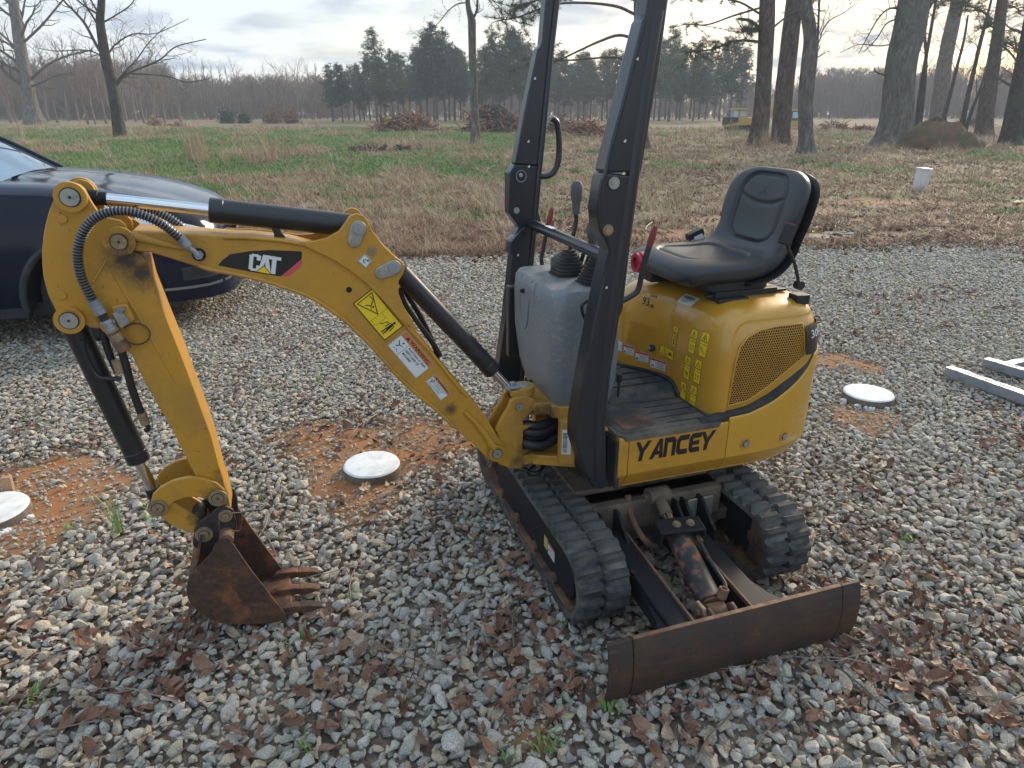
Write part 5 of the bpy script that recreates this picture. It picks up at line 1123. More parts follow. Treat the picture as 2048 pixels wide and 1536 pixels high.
# ================================================================== GROUND
def fbm(x, y, s, o=3, off=0.0):
    v = 0; a = 1; t = 0
    for i in range(o):
        v += a * noise.noise(Vector((x * s + off, y * s - off, off * 1.7))); t += a; a *= .5; s *= 2.1
    return v / t
PATCH = [(610, 865, .20), (700, 880, .34), (820, 880, .36), (900, 870, .22), (700, 960, .26), (720, 1010, .14), (650, 930, .16),
         (60, 1010, .34), (130, 975, .26), (-60, 1000, .4), (60, 1070, .15), (100, 930, .22), (1720, 830, .20), (1690, 720, .24), (1760, 830, .14), (1060, 1440, .09), (1040, 1400, .07)]
PW = [(gw(u, v).x, gw(u, v).y, r) for u, v, r in PATCH]
def edge_y(x): return 8.05 + .10 * x + .5 * fbm(x, 3.1, .9) + .25 * fbm(x, 8.1, 3.5)
def bare(x, y):            # 1 where red dirt shows through the gravel
    m_ = 0
    for px, py, r in PW:
        d2 = ((x - px) ** 2 + (y - py) ** 2) / (r * r)
        if d2 < 3: m_ = max(m_, 1.25 - d2)
    m_ += 1.5 * fbm(x, y, 5.5) * (1 if m_ > -.1 and m_ != 0 else 0)
    return max(0.0, min(1.0, m_))
def height(x, y):
    g = -.036 + .008 * fbm(x, y, 2.0)
    if y < 9:
        b_ = bare(x, y) if y < 5 else 0
        g += .020 * b_
    t = min(1, max(0, (y - edge_y(x)) / .7)) if y > 6.5 else 0
    g = g * (1 - t) + t * (.03 * fbm(x, y, .8) + .02 * fbm(x, y, 3))
    if y > 14: g += min(1, (y - 14) / 20) * .16 * fbm(x, y, .09)
    return g
DISKS = [(-.668, 2.872, .131), (-2.215, 2.47, .150), (2.125, 3.75, .138)]
PUD = [(1638, 474, .24, .15), (1690, 468, .34, .14), (1715, 475, .16, .13), (1775, 473, .12, .10), (1895, 466, .26, .09), (1930, 463, .30, .08), (2046, 404, .5, .16)]
PUW = [(gw(u, v).x, gw(u, v).y, a, b) for u, v, a, b in PUD]
SANDY = [(gw(u, v).x, gw(u, v).y, a, b) for u, v, a, b in ((1760, 404, 1.3, .7), (1620, 425, .8, .5), (1330, 468, .7, .5), (1460, 440, .7, .4), (1940, 410, 1.2, .5), (1690, 472, .9, .25), (1330, 262, 5, 2), (900, 262, 8, 2))]
def sandy(x, y):
    m_ = 0
    for px, py, a, b in SANDY:
        d2 = ((x - px) / a) ** 2 + ((y - py) / b) ** 2
        if d2 < 2: m_ = max(m_, 1.2 - d2 + .6 * fbm(x, y, 2.5, 2))
    return max(0, min(1, m_))
def blocked(x, y, mg=0.02):
    if y > 7:
        for px, py, a, b in PUW:
            if ((x - px) / a) ** 2 + ((y - py) / b) ** 2 < 1.3: return True
    for dx, dy, dr in DISKS:
        if (x - dx) ** 2 + (y - dy) ** 2 < (dr + mg) ** 2: return True
    return False
def axis(vals):
    out = []
    for a_, b_, st in vals:
        n = max(1, round((b_ - a_) / st)); out += [a_ + (b_ - a_) * i / n for i in range(n)]
    return out + [vals[-1][1]]
xs_ = axis([(-200, -60, 20), (-60, -20, 4), (-20, -8, .8), (-8, -3.5, .15), (-3.5, 4, .06), (4, 9, .15), (9, 20, .8), (20, 60, 4), (60, 200, 20)])
ys_ = axis([(-50, -10, 10), (-10, 0.8, .9), (.8, 5, .06), (5, 10, .12), (10, 16, .5), (16, 60, 2), (60, 140, 10), (140, 190, 10)])
gv = [(x, y, height(x, y)) for y in ys_ for x in xs_]; nx_ = len(xs_)
gf = [(j * nx_ + i, j * nx_ + i + 1, (j + 1) * nx_ + i + 1, (j + 1) * nx_ + i) for j in range(len(ys_) - 1) for i in range(nx_ - 1)]
me = bpy.data.meshes.new('ground'); me.from_pydata(gv, [], gf)
ca = me.color_attributes.new('zone', 'FLOAT_COLOR', 'POINT')
zv = []
for x, y, z in gv:
    t = min(1, max(0, (y - edge_y(x)) / .5)) if y > 5 else 0
    zv += [t, bare(x, y) if y < 5.5 else 0, sandy(x, y) if y > 7 else 0, 1]
ca.data.foreach_set('color', zv)
m = Mat('ground'); at_ = m.n.new('ShaderNodeAttribute'); at_.attribute_name = 'zone'; sp_ = m.n.new('ShaderNodeSeparateColor'); m.l.new(at_.outputs['Color'], sp_.inputs[0])
nf = m.noise(60, 6, .65); nm = m.noise(4, 6, .6); nl = m.noise(.35, 6, .62, dist=.4); nl2 = m.noise(.9, 7, .65)
grav = m.ramp(nf, [(.3, (.075, .058, .043)), (.5, (.18, .14, .105)), (.72, (.30, .245, .19))])
red = m.mix(m.ramp(m.noise(9, 5, .6), [(.35, 0), (.65, 1)]), (.36, .145, .055), (.31, .175, .085)); red = m.mix(m.ramp(nf, [(.35, .0), (.75, .55)]), red, (.22, .11, .055))
gr = m.mix(sp_.outputs[1], grav, red)
brown = m.ramp(m.noise(14, 8, .72), [(.30, (.10, .07, .05)), (.48, (.23, .165, .115)), (.60, (.32, .235, .165)), (.74, (.44, .33, .24))])
green = m.ramp(m.noise(18, 6, .7), [(.3, (.06, .085, .028)), (.6, (.13, .18, .055)), (.8, (.20, .23, .085))])
gm = m.ramp(m.math('ADD', m.math('MULTIPLY', nl, .55), m.math('MULTIPLY', nl2, .45)), [(.48, 0), (.56, .8)])
rust = m.ramp(m.noise(.16, 5, .6), [(.52, 0), (.62, .6)])
field = m.mix(sp_.outputs[2], m.mix(gm, m.mix(rust, brown, (.24, .13, .075)), green), m.mix(nf, (.34, .19, .10), (.26, .15, .085)))
m.color(m.mix(sp_.outputs[0], gr, field)).set('Roughness', .95)
hs = m.math('ADD', m.noise(30, 8, .75), m.math('MULTIPLY', nm, .5)); m.bump(hs, .6, .012); m.set('Specular IOR Level', .2)
me.materials.append(m.m); me.polygons.foreach_set('use_smooth', [True] * len(gf)); me.update()
ground = bpy.data.objects.new('ground', me); COL.objects.link(ground); tag(ground, kind='structure')

# ------------------------------------------------------------------ scattering: one object per kind, instances by geometry nodes
def scatter(name, variants, pts, label=None):
    """pts: (x, y, z, rx, ry, rz, sx, sy, sz, variant)"""
    col = bpy.data.collections.new(name + '_source')
    for i, v in enumerate(variants):
        v.name = '%s_source_%02d' % (name, i)
        for c in list(v.users_collection): c.objects.unlink(v)
        col.objects.link(v)
    me = bpy.data.meshes.new(name); me.from_pydata([p[:3] for p in pts], [], [])
    a = me.attributes.new('rot', 'FLOAT_VECTOR', 'POINT'); a.data.foreach_set('vector', [c for p in pts for c in p[3:6]])
    a = me.attributes.new('scl', 'FLOAT_VECTOR', 'POINT'); a.data.foreach_set('vector', [c for p in pts for c in p[6:9]])
    a = me.attributes.new('idx', 'INT', 'POINT'); a.data.foreach_set('value', [int(p[9]) for p in pts])
    o = bpy.data.objects.new(name, me); COL.objects.link(o)
    ng = bpy.data.node_groups.new(name, 'GeometryNodeTree'); ng.interface.new_socket('Geometry', in_out='INPUT', socket_type='NodeSocketGeometry'); ng.interface.new_socket('Geometry', in_out='OUTPUT', socket_type='NodeSocketGeometry')
    N = ng.nodes; gi, go = N.new('NodeGroupInput'), N.new('NodeGroupOutput'); ci = N.new('GeometryNodeCollectionInfo'); ci.inputs['Collection'].default_value = col; ci.inputs['Separate Children'].default_value = True; ci.inputs['Reset Children'].default_value = True
    ip = N.new('GeometryNodeInstanceOnPoints'); ip.inputs['Pick Instance'].default_value = True
    def na(nm, t): q = N.new('GeometryNodeInputNamedAttribute'); q.data_type = t; q.inputs['Name'].default_value = nm; return q.outputs['Attribute']
    er = N.new('FunctionNodeEulerToRotation'); K_ = ng.links.new
    K_(na('rot', 'FLOAT_VECTOR'), er.inputs[0]); K_(er.outputs[0], ip.inputs['Rotation']); K_(na('scl', 'FLOAT_VECTOR'), ip.inputs['Scale']); K_(na('idx', 'INT'), ip.inputs['Instance Index'])
    K_(gi.outputs[0], ip.inputs['Points']); K_(ci.outputs[0], ip.inputs['Instance']); K_(ip.outputs[0], go.inputs[0])
    md = o.modifiers.new('scatter', 'NODES'); md.node_group = ng
    tag(o, label, kind='stuff'); return o
# stones
def rock_mat(name, stops, sp):
    m = Mat(name); r = m.rand(); base = m.mix(1.0, m.ramp(r, stops), (1.15, 1.06, .92), 'MULTIPLY'); n1 = m.noise(2.2, 6, .7); n2 = m.noise(9, 4, .8); 
    c = m.mix(m.ramp(n1, [(.35, 0), (.7, .55)]), base, m.mix(.5, base, (.30, .31, .32))); c = m.mix(m.ramp(n2, [(.53, 0), (.60, sp)]), c, (.10, .097, .095)); c = m.mix(m.ramp(m.noise(7, 5, .8), [(.50, 0), (.60, sp * .8)]), c, (.70, .68, .64)); c = m.mix(m.ramp(m.noise(1.4, 4, .6), [(.55, 0), (.72, .5)]), c, (.40, .30, .17))
    m.color(c).set('Roughness', .82).set('Specular IOR Level', .35); m.bump(n2, .7, .004); return m.m
GM = rock_mat('granite', [(0, (.22, .22, .215)), (.10, (.34, .335, .32)), (.22, (.42, .415, .395)), (.34, (.34, .335, .30)), (.46, (.47, .46, .435)), (.56, (.44, .41, .33)), (.66, (.26, .258, .25)), (.76, (.53, .52, .495)), (.84, (.38, .30, .19)), (.90, (.48, .41, .30)), (.95, (.42, .31, .18)), (1, (.10, .10, .105))], .75)
def rock(seed, flat=1.0):
    r = random.Random(seed); bm = bmesh.new()
    for i in range(15):
        v = Vector((r.gauss(0, 1), r.gauss(0, 1), r.gauss(0, 1))).normalized(); bm.verts.new((v.x * r.uniform(.85, 1.12), v.y * r.uniform(.62, .88), v.z * r.uniform(.5, .75) * flat))
    res = bmesh.ops.convex_hull(bm, input=bm.verts); bmesh.ops.delete(bm, geom=[g for g in res['geom_interior'] if isinstance(g, bmesh.types.BMVert)], context='VERTS')
    bmesh.ops.dissolve_limit(bm, angle_limit=.2, verts=bm.verts, edges=bm.edges); bmesh.ops.bevel(bm, geom=bm.edges[:], offset=.085, segments=2, profile=.6, affect='EDGES', clamp_overlap=True)
    bmesh.ops.triangulate(bm, faces=[f for f in bm.faces if len(f.verts) > 4]); me = bpy.data.meshes.new('rock'); bm.to_mesh(me); bm.free(); me.materials.append(GM)
    me.polygons.foreach_set('use_smooth', [True] * len(me.polygons)); me.set_sharp_from_angle(angle=radians(48)); return bpy.data.objects.new('rock', me)
rocks = [rock(i + 3) for i in range(16)]
rr = random.Random(11); SP = []
def hw(y): return .80 * y + .55
def kd(y): return 1 - .24 * min(1, max(0, (y - 2.0) / 2.2)) + .04 * max(0, y - 5)
def add_layer(sp0, z0, smin, smax, pw, y0, y1, keep=1.0):
    y = y0
    while y < y1:
        st = sp0 * kd(y); x = -hw(y)
        while x < hw(y):
            px, py = x + rr.uniform(-.5, .5) * st, y + rr.uniform(-.5, .5) * st; x += st
            if rr.random() > keep or py > edge_y(px) + rr.gauss(.1, .45): continue
            b_ = bare(px, py) if py < 5 else 0
            if b_ > 0 and rr.random() < b_ * .93: continue
            if blocked(px, py): continue
            s = (smin + (smax - smin) * rr.random() ** pw) * kd(y) * (1 - .35 * b_)
            mound = .010 * fbm(px, py, 2.6)
            SP.append((px, py, z0 + mound + rr.uniform(-.006, .008) + b_ * .012, rr.gauss(0, .35), rr.gauss(0, .35), rr.uniform(0, 6.28), s, s * rr.uniform(.75, 1.1), s * rr.uniform(.55, .95), rr.randrange(16)))
        y += st
add_layer(.033, -.028, .016, .025, 1.2, 1.0, 10.2)
add_layer(.041, -.014, .015, .035, 1.5, 1.0, 10.2, .88)
add_layer(.036, -.006, .004, .010, 1.5, 1.0, 6.0, .8)
for _ in range(2600):      # small chips on the bare dirt
    px, py, r = rr.choice(PW); a = rr.uniform(0, 6.28); q = r * 1.1 * sqrt(rr.random()); s = rr.uniform(.003, .012)
    if not blocked(px + q * cos(a), py + q * sin(a), 0): SP.append((px + q * cos(a), py + q * sin(a), height(px + q * cos(a), py + q * sin(a)) + s * .3, rr.gauss(0, .4), rr.gauss(0, .4), rr.uniform(0, 6.28), s, s, s, rr.randrange(16)))
def big(u, v, s, i): q = gw(u, v); SP.append((q.x, q.y, .0, .2, .1, i, s, s, s, i % 16))
for u, v, s in ((905, 1490, .050), (1475, 1345, .034), (1290, 1120, .05), (1320, 1160, .04), (160, 1190, .05), (275, 1010, .03), (605, 970, .036)): big(u, v, s, int(u) % 13)
print('stones', len(SP)); scatter('gravel', rocks, SP, 'grey granite gravel covering the yard')
# leaves, twigs
def leaf_mat(name, stops):
    m = Mat(name); r = m.rand(); c = m.ramp(r, stops); m.color(m.mix(m.ramp(m.noise(6, 4, .6), [(.4, 0), (.8, .5)]), c, (.06, .03, .02))).set('Roughness', .6).set('Specular IOR Level', .3); return m.m
LM = leaf_mat('dead_leaf', [(0, (.14, .065, .042)), (.3, (.23, .115, .070)), (.55, (.32, .18, .115)), (.70, (.18, .10, .07)), (.82, (.42, .29, .20)), (1, (.52, .41, .30))])
def leaf(seed):
    r = random.Random(seed); n = 6; vs_, fs_ = [], []; curl = r.uniform(-.5, .9); tw = r.uniform(-.8, .8); lob = seed % 3 == 0
    for i in range(n + 1):
        t = i / n; w = .24 * sin(pi * min(1, t * .95 + .03)) ** .8 * (1 + (.35 if i % 2 else -.25) * lob); z = curl * .35 * (t - .5) ** 2 * 4 * .35
        for j, sgn in enumerate((-1, 0, 1)): vs_.append((t - .5, sgn * w, z + abs(sgn) * (.06 + .10 * sin(t * 5 + seed)) + sgn * tw * (t - .5) * .3))
    for i in range(n):
        for j in range(2): fs_.append((i * 3 + j, i * 3 + j + 1, i * 3 + j + 4, i * 3 + j + 3))
    me = bpy.data.meshes.new('leaf'); me.from_pydata(vs_, [], fs_); me.materials.append(LM); return bpy.data.objects.new('leaf', me)
LP = []
for _ in range(17000):
    y = 1.0 + 8 * rr.random() ** .75; x = rr.uniform(-hw(y), hw(y)); f = fbm(x, y, 1.5, 3, 5.0) + .35 * fbm(x, y, 6, 2)
    near_ = .10 * max(0, 1 - (y - 1) / 1.3)
    if f + near_ < .10 or rr.random() > (f + near_) * 1.7: continue
    if blocked(x, y): continue
    s = rr.uniform(.028, .075); LP.append((x, y, rr.uniform(-.016, .008), rr.gauss(0, .35), rr.gauss(0, .35), rr.uniform(0, 6.28), s, s * rr.uniform(.7, 1.2), s, rr.randrange(8)))
for u, v, ru, n in ((350, 1290, .16, 130), (420, 1265, .10, 60), (120, 1330, .15, 80), (60, 1200, .14, 60), (250, 1400, .12, 50), (1620, 1230, .20, 110), (1780, 1290, .22, 140), (1900, 1400, .16, 90), (1500, 1340, .14, 70), (1300, 1420, .10, 40), (1880, 1190, .2, 70), (1100, 1340, .14, 60), (980, 1440, .12, 50), (700, 1330, .16, 60), (600, 1450, .12, 40), (1000, 1250, .12, 40), (880, 1040, .12, 30), (1700, 1080, .2, 60), (640, 1240, .08, 30), (2000, 1300, .15, 70)):
    q = gw(u, v)
    for _ in range(int(n * .6)):
        x, y = q.x + rr.gauss(0, ru * .8), q.y + rr.gauss(0, ru * .8); s = rr.uniform(.028, .085)
        if not blocked(x, y): LP.append((x, y, rr.uniform(-.020, .010), rr.gauss(0, .5), rr.gauss(0, .5), rr.uniform(0, 6.28), s, s * rr.uniform(.5, 1.1), s, rr.randrange(8)))
n_g = len(LP)
for _ in range(30000):
    y = 7.4 + 24 * rr.random() ** 1.9; x = rr.uniform(-hw(y), hw(y)); side_ = 1 if x > .12 * y else 0; f = fbm(x, y, .6, 3, 9.0)
    if y < edge_y(x) - .5 * rr.random() or blocked(x, y) or rr.random() < sandy(x, y) * .7: continue
    ok = .55 + f * 1.6 + (.25 if side_ else (.35 if y < 12 else -.25))
    if rr.random() > ok: continue
    s = rr.uniform(.05, .11) * (1 + .02 * (y - 8)); LP.append((x, y, height(x, y) + rr.uniform(.0, .03), rr.gauss(0, .5), rr.gauss(0, .5), rr.uniform(0, 6.28), s, s, s, rr.randrange(8)))
print('leaves', n_g, len(LP)); scatter('fallen_leaves', [leaf(i) for i in range(8)], LP, 'brown fallen leaves among the stones and along the verge')
TM = leaf_mat('twig', [(0, (.10, .075, .055)), (.5, (.19, .14, .10)), (1, (.30, .24, .18))])
def twig(seed):
    r = random.Random(seed); p = Vector((-.5, 0, 0)); pts = []
    for i in range(6): pts.append(p.copy()); p += Vector((.2, r.gauss(0, .03), r.gauss(0, .02)))
    mb = MB(); mb.tube(pts, [.011, .010, .009, .008, .006, .004], 4)
    if seed % 2: mb.tube([pts[2], pts[2] + Vector((.16, .10, .03)), pts[2] + Vector((.28, .14, .05))], [.006, .005, .003], 4)
    o = mb.build('twig', TM, smooth=0); return o
TP = []
for _ in range(1500):
    y = 1.0 + 9 * rr.random() ** .9; x = rr.uniform(-hw(y), hw(y)); f = fbm(x, y, 1.5, 3, 5.0)
    if f < .0 and rr.random() < .7 or blocked(x, y, .1): continue
    s = rr.uniform(.06, .34); TP.append((x, y, .003 + rr.uniform(0, .012), rr.gauss(0, .1), rr.gauss(0, .06), rr.uniform(0, 6.28), s, s, s, rr.randrange(5)))
for _ in range(900):
    y = 9 + 30 * rr.random() ** 1.3; x = rr.uniform(-hw(y), hw(y)); s = rr.uniform(.2, 1.1); TP.append((x, y, height(x, y) + .02, rr.gauss(0, .1), rr.gauss(0, .1), rr.uniform(0, 6.28), s, s, s, rr.randrange(5)))
scatter('twigs', [twig(i) for i in range(5)], TP, 'thin dead twigs scattered over stones and field')
# grass
def blade_mat(name, stops, tr=.25):
    m = leaf_mat(name, stops) if False else None
    m = Mat(name); c = m.ramp(m.rand(), stops); m.color(c).set('Roughness', .6).set('Specular IOR Level', .2)
    m.set('Transmission Weight', 0.0); return m.m
GG = blade_mat('green_grass', [(0, (.12, .19, .055)), (.5, (.18, .28, .08)), (.8, (.24, .33, .11)), (1, (.32, .35, .17))])
GS = blade_mat('straw_grass', [(0, (.33, .235, .145)), (.4, (.48, .37, .24)), (.7, (.38, .25, .16)), (1, (.60, .49, .34))])
def tuft(seed, mat, n, h, spread, lean, w):
    r = random.Random(seed); vs_, fs_ = [], []
    for i in range(n):
        a = r.uniform(0, 6.28); d = spread * sqrt(r.random()); bx, by = d * cos(a), d * sin(a); a2 = r.uniform(0, 6.28); L_ = h * r.uniform(.5, 1.1); ln = lean * r.uniform(.3, 1.3); ww = w * r.uniform(.7, 1.3); px, py = -sin(a2) * ww, cos(a2) * ww; o = len(vs_)
        for t in (0, .5, 1.0):
            cx_, cy_, cz_ = bx + cos(a2) * ln * L_ * t * t, by + sin(a2) * ln * L_ * t * t, L_ * t * (1 - .25 * ln * t); k = (1 - t * .9)
            vs_ += [(cx_ - px * k, cy_ - py * k, cz_), (cx_ + px * k, cy_ + py * k, cz_)]
        fs_ += [(o, o + 1, o + 3, o + 2), (o + 2, o + 3, o + 5, o + 4)]
    me = bpy.data.meshes.new('tuft'); me.from_pydata(vs_, [], fs_); me.materials.append(mat); return bpy.data.objects.new('tuft', me)
gt = [tuft(i, GG, 26, .10, .10, .9, .0045) for i in range(4)]; GRD = blade_mat('red_brown_weeds', [(0, (.17, .085, .055)), (.4, (.28, .15, .10)), (.7, (.36, .22, .14)), (1, (.44, .31, .21))])
stf = [tuft(20 + i, GS, 22, .17, .13, 1.1, .004) for i in range(4)] + [tuft(40 + i, GS, 16, .42, .08, .7, .004) for i in range(2)] + [tuft(60 + i, GRD, 24, .15, .14, 1.3, .004) for i in range(3)]
GP, SPt = [], []
for _ in range(85000):
    y = 7.6 + 52 * rr.random() ** 1.9; x = rr.uniform(-hw(y) - 2, hw(y) + 2)
    if y < edge_y(x) + .1 * rr.random() or blocked(x, y) or rr.random() < sandy(x, y): continue
    f = fbm(x, y, .22, 4, 2.0) + .5 * fbm(x, y, .9, 2, 3.0); lf = x < .02 * y
    g_ = f + (.26 if (lf and y > 17) else (.0 if lf else -.10)) + (.14 if 8.5 < y < 12 and not lf else 0)
    sc = 1 + .045 * (y - 8); z = height(x, y)
    if g_ > .13 and rr.random() < min(1, g_ * 3.0): GP.append((x, y, z, 0, 0, rr.uniform(0, 6.28), sc, sc, sc * rr.uniform(.6, 1.1), rr.randrange(4)))
    elif rr.random() < (.50 if lf else .16): SPt.append((x, y, z, 0, 0, rr.uniform(0, 6.28), sc, sc, sc * rr.uniform(.5, 1.1), (rr.choice((6, 7, 8)) if rr.random() < (.75 if y < edge_y(x) + 2.6 + 2 * f else .18) else rr.randrange(4)) if rr.random() < .97 else rr.choice((4, 5))))
for u, v, h in ((515, 330, 2.2), (535, 322, 2.4), (400, 318, 3.2), (415, 325, 3.0), (1532, 300, 3.2), (1640, 296, 3.0), (1480, 300, 1.5)):
    q = gw(u, v)
    for _ in range(9): SPt.append((q.x + rr.gauss(0, .25), q.y + rr.gauss(0, .25), 0, 0, 0, rr.uniform(0, 6.28), 1.6, 1.6, h * rr.uniform(.6, 1.1), 4 + rr.randrange(2)))
print('grass', len(GP), len(SPt))
scatter('green_grass', gt, GP, 'fresh green grass patches across the field'); scatter('dry_grass', stf, SPt, 'straw coloured dead grass over the field')
wd = [tuft(70 + i, GG, 12, .045, .03, 1.2, .005) for i in range(3)] + [tuft(80, GG, 7, .16, .02, .5, .0022)]
WP = []
for _ in range(260):
    y = 1.1 + 6 * rr.random(); x = rr.uniform(-hw(y), hw(y))
    if fbm(x, y, 1.2, 2, 14.0) < .08 or blocked(x, y): continue
    s = rr.uniform(.5, 1.0); WP.append((x, y, -.012, 0, 0, rr.uniform(0, 6.28), s, s, s, rr.randrange(3)))
for u, v, s, k in ((1222, 1405, 1.0, 0), (1232, 1412, .8, 1), (230, 1060, 1.4, 3), (236, 1058, 1.2, 3), (520, 1000, 1, 3), (1090, 1490, 1.0, 2), (1105, 1480, .8, 0), (140, 1055, .8, 1), (590, 1010, .5, 3), (705, 1185, .8, 2)):
    q = gw(u, v); WP.append((q.x, q.y, -.01, 0, 0, u, s, s, s, k))
scatter('small_weeds', wd, WP, 'small green weeds coming up through the gravel')
# puddles at the gravel's far edge
simple('water', (.05, .045, .035), .04, 0, Specular_IOR_Level=.6)
for u, v, rx, ry in PUD:
    q = gw(u, v, .0); pz = max(height(q.x + a, q.y + b) for a in (-rx, 0, rx) for b in (-ry, 0, ry)) + .012; mb = MB(); pl = []
    for i in range(26):
        a = 2 * pi * i / 26; k = 1 + .55 * noise.noise(Vector((cos(a) * 1.7 + u, sin(a) * 1.7, v))); pl.append((q.x + rx * k * cos(a), q.y + ry * k * sin(a), pz))
    mb.add(pl, [list(range(26))]); o = mb.build('puddle', 'water', smooth=0); tag(o, kind='structure')

# ================================================================== SMALL THINGS IN THE YARD
m = Mat('white_concrete'); m.color(m.mix(m.ramp(m.noise(14, 7, .7), [(.45, 0), (.75, 1)]), (.74, .75, .76), (.50, .49, .46))).set('Roughness', .8); m.bump(m.noise(60, 5, .6), .4, .004); MT['white_concrete'] = m.m
dirty('concrete_side', (.20, .16, .12), (.10, .07, .05), .4, .7, 20, rough=.9, fine=60, bumpk=.4)
dlab = ['round white painted concrete footing in the red dirt right of the bucket', 'round white painted concrete footing at the left frame edge beside a wooden stake', 'round white painted concrete footing behind the excavator near the steel channels']
for (dx, dy, dr), lb in zip(DISKS, dlab):
    r = random.Random(int(dx * 100)); rings = []
    for z, k in ((-.05, 1.0), (-.004, 1.03), (.020, 1.01), (.026, .985), (.0275, .93)): rings.append([(dx + dr * k * (1 + .018 * noise.noise(Vector((cos(a) * 2, sin(a) * 2, dx)))) * cos(a), dy + dr * k * (1 + .018 * noise.noise(Vector((cos(a) * 2 + 4, sin(a) * 2, dx)))) * sin(a), z) for a in [2 * pi * i / 48 for i in range(48)]])
    T_ = empty('concrete_footing', (dx, dy, 0)); tag(T_, lb, 'footing', 'white round concrete footings')
    mb = MB(); mb.loft([[(x - dx, y - dy, z) for x, y, z in g] for g in rings[:3]]); mb.build('concrete_rim', 'concrete_side', T_, smooth=50)
    mb = MB(); mb.loft([[(x - dx, y - dy, z + .002) for x, y, z in g] for g in rings[2:]]); mb.build('painted_top', 'white_concrete', T_, smooth=50)
    if dx > 0 or dx < -1:
        mb = MB()
        for i in range(7):
            a = r.uniform(3.2, 5.0) if dx > 0 else r.uniform(-1, 0.2); s = r.uniform(.010, .024); mb.loft([[(dr * 1.12 * cos(a) + s * cos(t), dr * 1.12 * sin(a) + s * sin(t) * .7, z) for t in [2 * pi * q / 9 for q in range(9)]] for z, s in ((-.03, s), (-.008, s * .9), (-.003, s * .5))])
        mb.build('spilled_concrete', 'white_concrete', T_, kind='stuff')
m = Mat('wood'); m.color(m.mix(m.noise(12, 5, .6, stretch=(1, 1, .1)), (.30, .17, .09), (.46, .30, .17))).set('Roughness', .8); MT['wood'] = m.m
q = gw(22, 1003); mb = MB(); Mq = Matrix.Translation((-2.245, 2.645, 0)) @ Matrix.Rotation(.3, 4, 'Z') @ Matrix.Rotation(.05, 4, 'Y'); mb.box((-.019, -.012, -.1), (.019, .012, .085), None, Mq); o = mb.build('wooden_stake', 'wood', bevel=.001); tag(o, 'short sawn wooden stake standing behind the leftmost white footing', 'stake')
def beam(p0, p1, w, h, label, extra):
    p0, p1 = Vector(p0), Vector(p1); d_ = (p1 - p0); d_.z = 0; L_ = d_.length + extra; an = atan2(d_.y, d_.x); T_ = empty('steel_channel', (p0.x, p0.y, .0), an); tag(T_, label, 'steel channel', 'galvanised steel channels on the gravel'); t = .004
    z0 = .006
    for nm, lo, hi in (('top_web', (0, -w / 2, z0 + h - t), (L_, w / 2, z0 + h)), ('side_flange', (0, -w / 2, z0), (L_, -w / 2 + t, z0 + h - t)), ('side_flange', (0, w / 2 - t, z0), (L_, w / 2, z0 + h - t)), ('bottom_web', (0, -w / 2 + t, z0), (L_, w / 2 - t, z0 + t))):
        mb = MB(); mb.box(lo, hi); mb.build(nm, 'galv', T_, bevel=.001)
    mb = MB(); mb.box((.03, -.006, z0 + h), (L_ - .03, .006, z0 + h + .0025)); mb.build('rolled_rib', 'galv', T_, bevel=.001)
beam(gw(1893, 752, .0), gw(2060, 812, .0), .062, .06, 'galvanised steel channel nearest the excavator on the gravel', 1.4)
beam(gw(1968, 733, .0), gw(2048, 757, .0), .06, .055, 'galvanised steel channel lying behind the longest one', 1.4)
b3 = gw(2012, 742, 0); beam((b3.x, b3.y, 0), (b3.x + .5, b3.y + .23, 0), .055, .05, 'galvanised steel channel lying crosswise between the two others', .8)
# white bucket-like post box in the field
q = gw(1836, 381); BKT = empty('white_bin', (q.x, q.y, 0)); tag(BKT, 'white plastic bin leaning slightly alone in the leafy field behind the seat', 'bin'); simple('white_plastic', (.62, .62, .60), .5)
Mq = Matrix.Rotation(.08, 4, 'Y'); mb = MB(); mb.loft([[Mq @ Vector((x, y, z)) for x, y in rrect(-w, -w * .8, w, w * .8, .03, 3)] for z, w in ((.0, .100), (.40, .118), (.42, .118))]); mb.build('bin_body', 'white_plastic', BKT)
mb = MB(); mb.loft([[Mq @ Vector((x, y, z)) for x, y in rrect(-w, -w * .85, w, w * .85, .03, 3)] for z, w in ((.42, .130), (.445, .130), (.455, .11))]); mb.build('bin_lid', 'white_plastic', BKT)
for x in (-.07, .07, .105):
    mb = MB(); mb.box((x - .008, -.100, .03), (x + .008, -.088, .40), None, Mq); mb.build('bin_rib', 'white_plastic', BKT)
# ================================================================== BLUE SUV
SUV = empty('parked_suv', (-3.29, 5.72, -.02), .29); tag(SUV, 'dark navy blue suv parked behind the excavator arm with its bonnet pointing right', 'car')
m = Mat('navy_paint'); m.color((.006, .010, .026)).set('Metallic', .0).set('Roughness', .12).set('Specular IOR Level', .26).set('Coat Weight', .0).set('Coat Roughness', .03); MT['navy'] = m.m
dirty('car_plastic', (.018, .020, .026), (.10, .09, .08), .5, .8, 3, rough=.5, fine=60)
simple('tyre', (.018, .018, .018), .85); simple('rim_metal', (.30, .31, .33), .3, .9); simple('lamp_glass', (.62, .64, .66), .08, .3, Coat_Weight=1.0); simple('amber', (.55, .12, .02), .25)
simple('car_glass', (.20, .30, .38), .03, .75)
def lerp_tab(t, x):
    for (x0, y0), (x1, y1) in zip(t, t[1:]):
        if x <= x1: return y0 + (y1 - y0) * max(0, (x - x0)) / (x1 - x0)
    return t[-1][1]
WT = [(-3.9, .78), (-3.6, .90), (-3, .94), (.2, .95), (.45, .94), (.62, .91), (.76, .84), (.86, .71), (.93, .50), (.97, .0)]
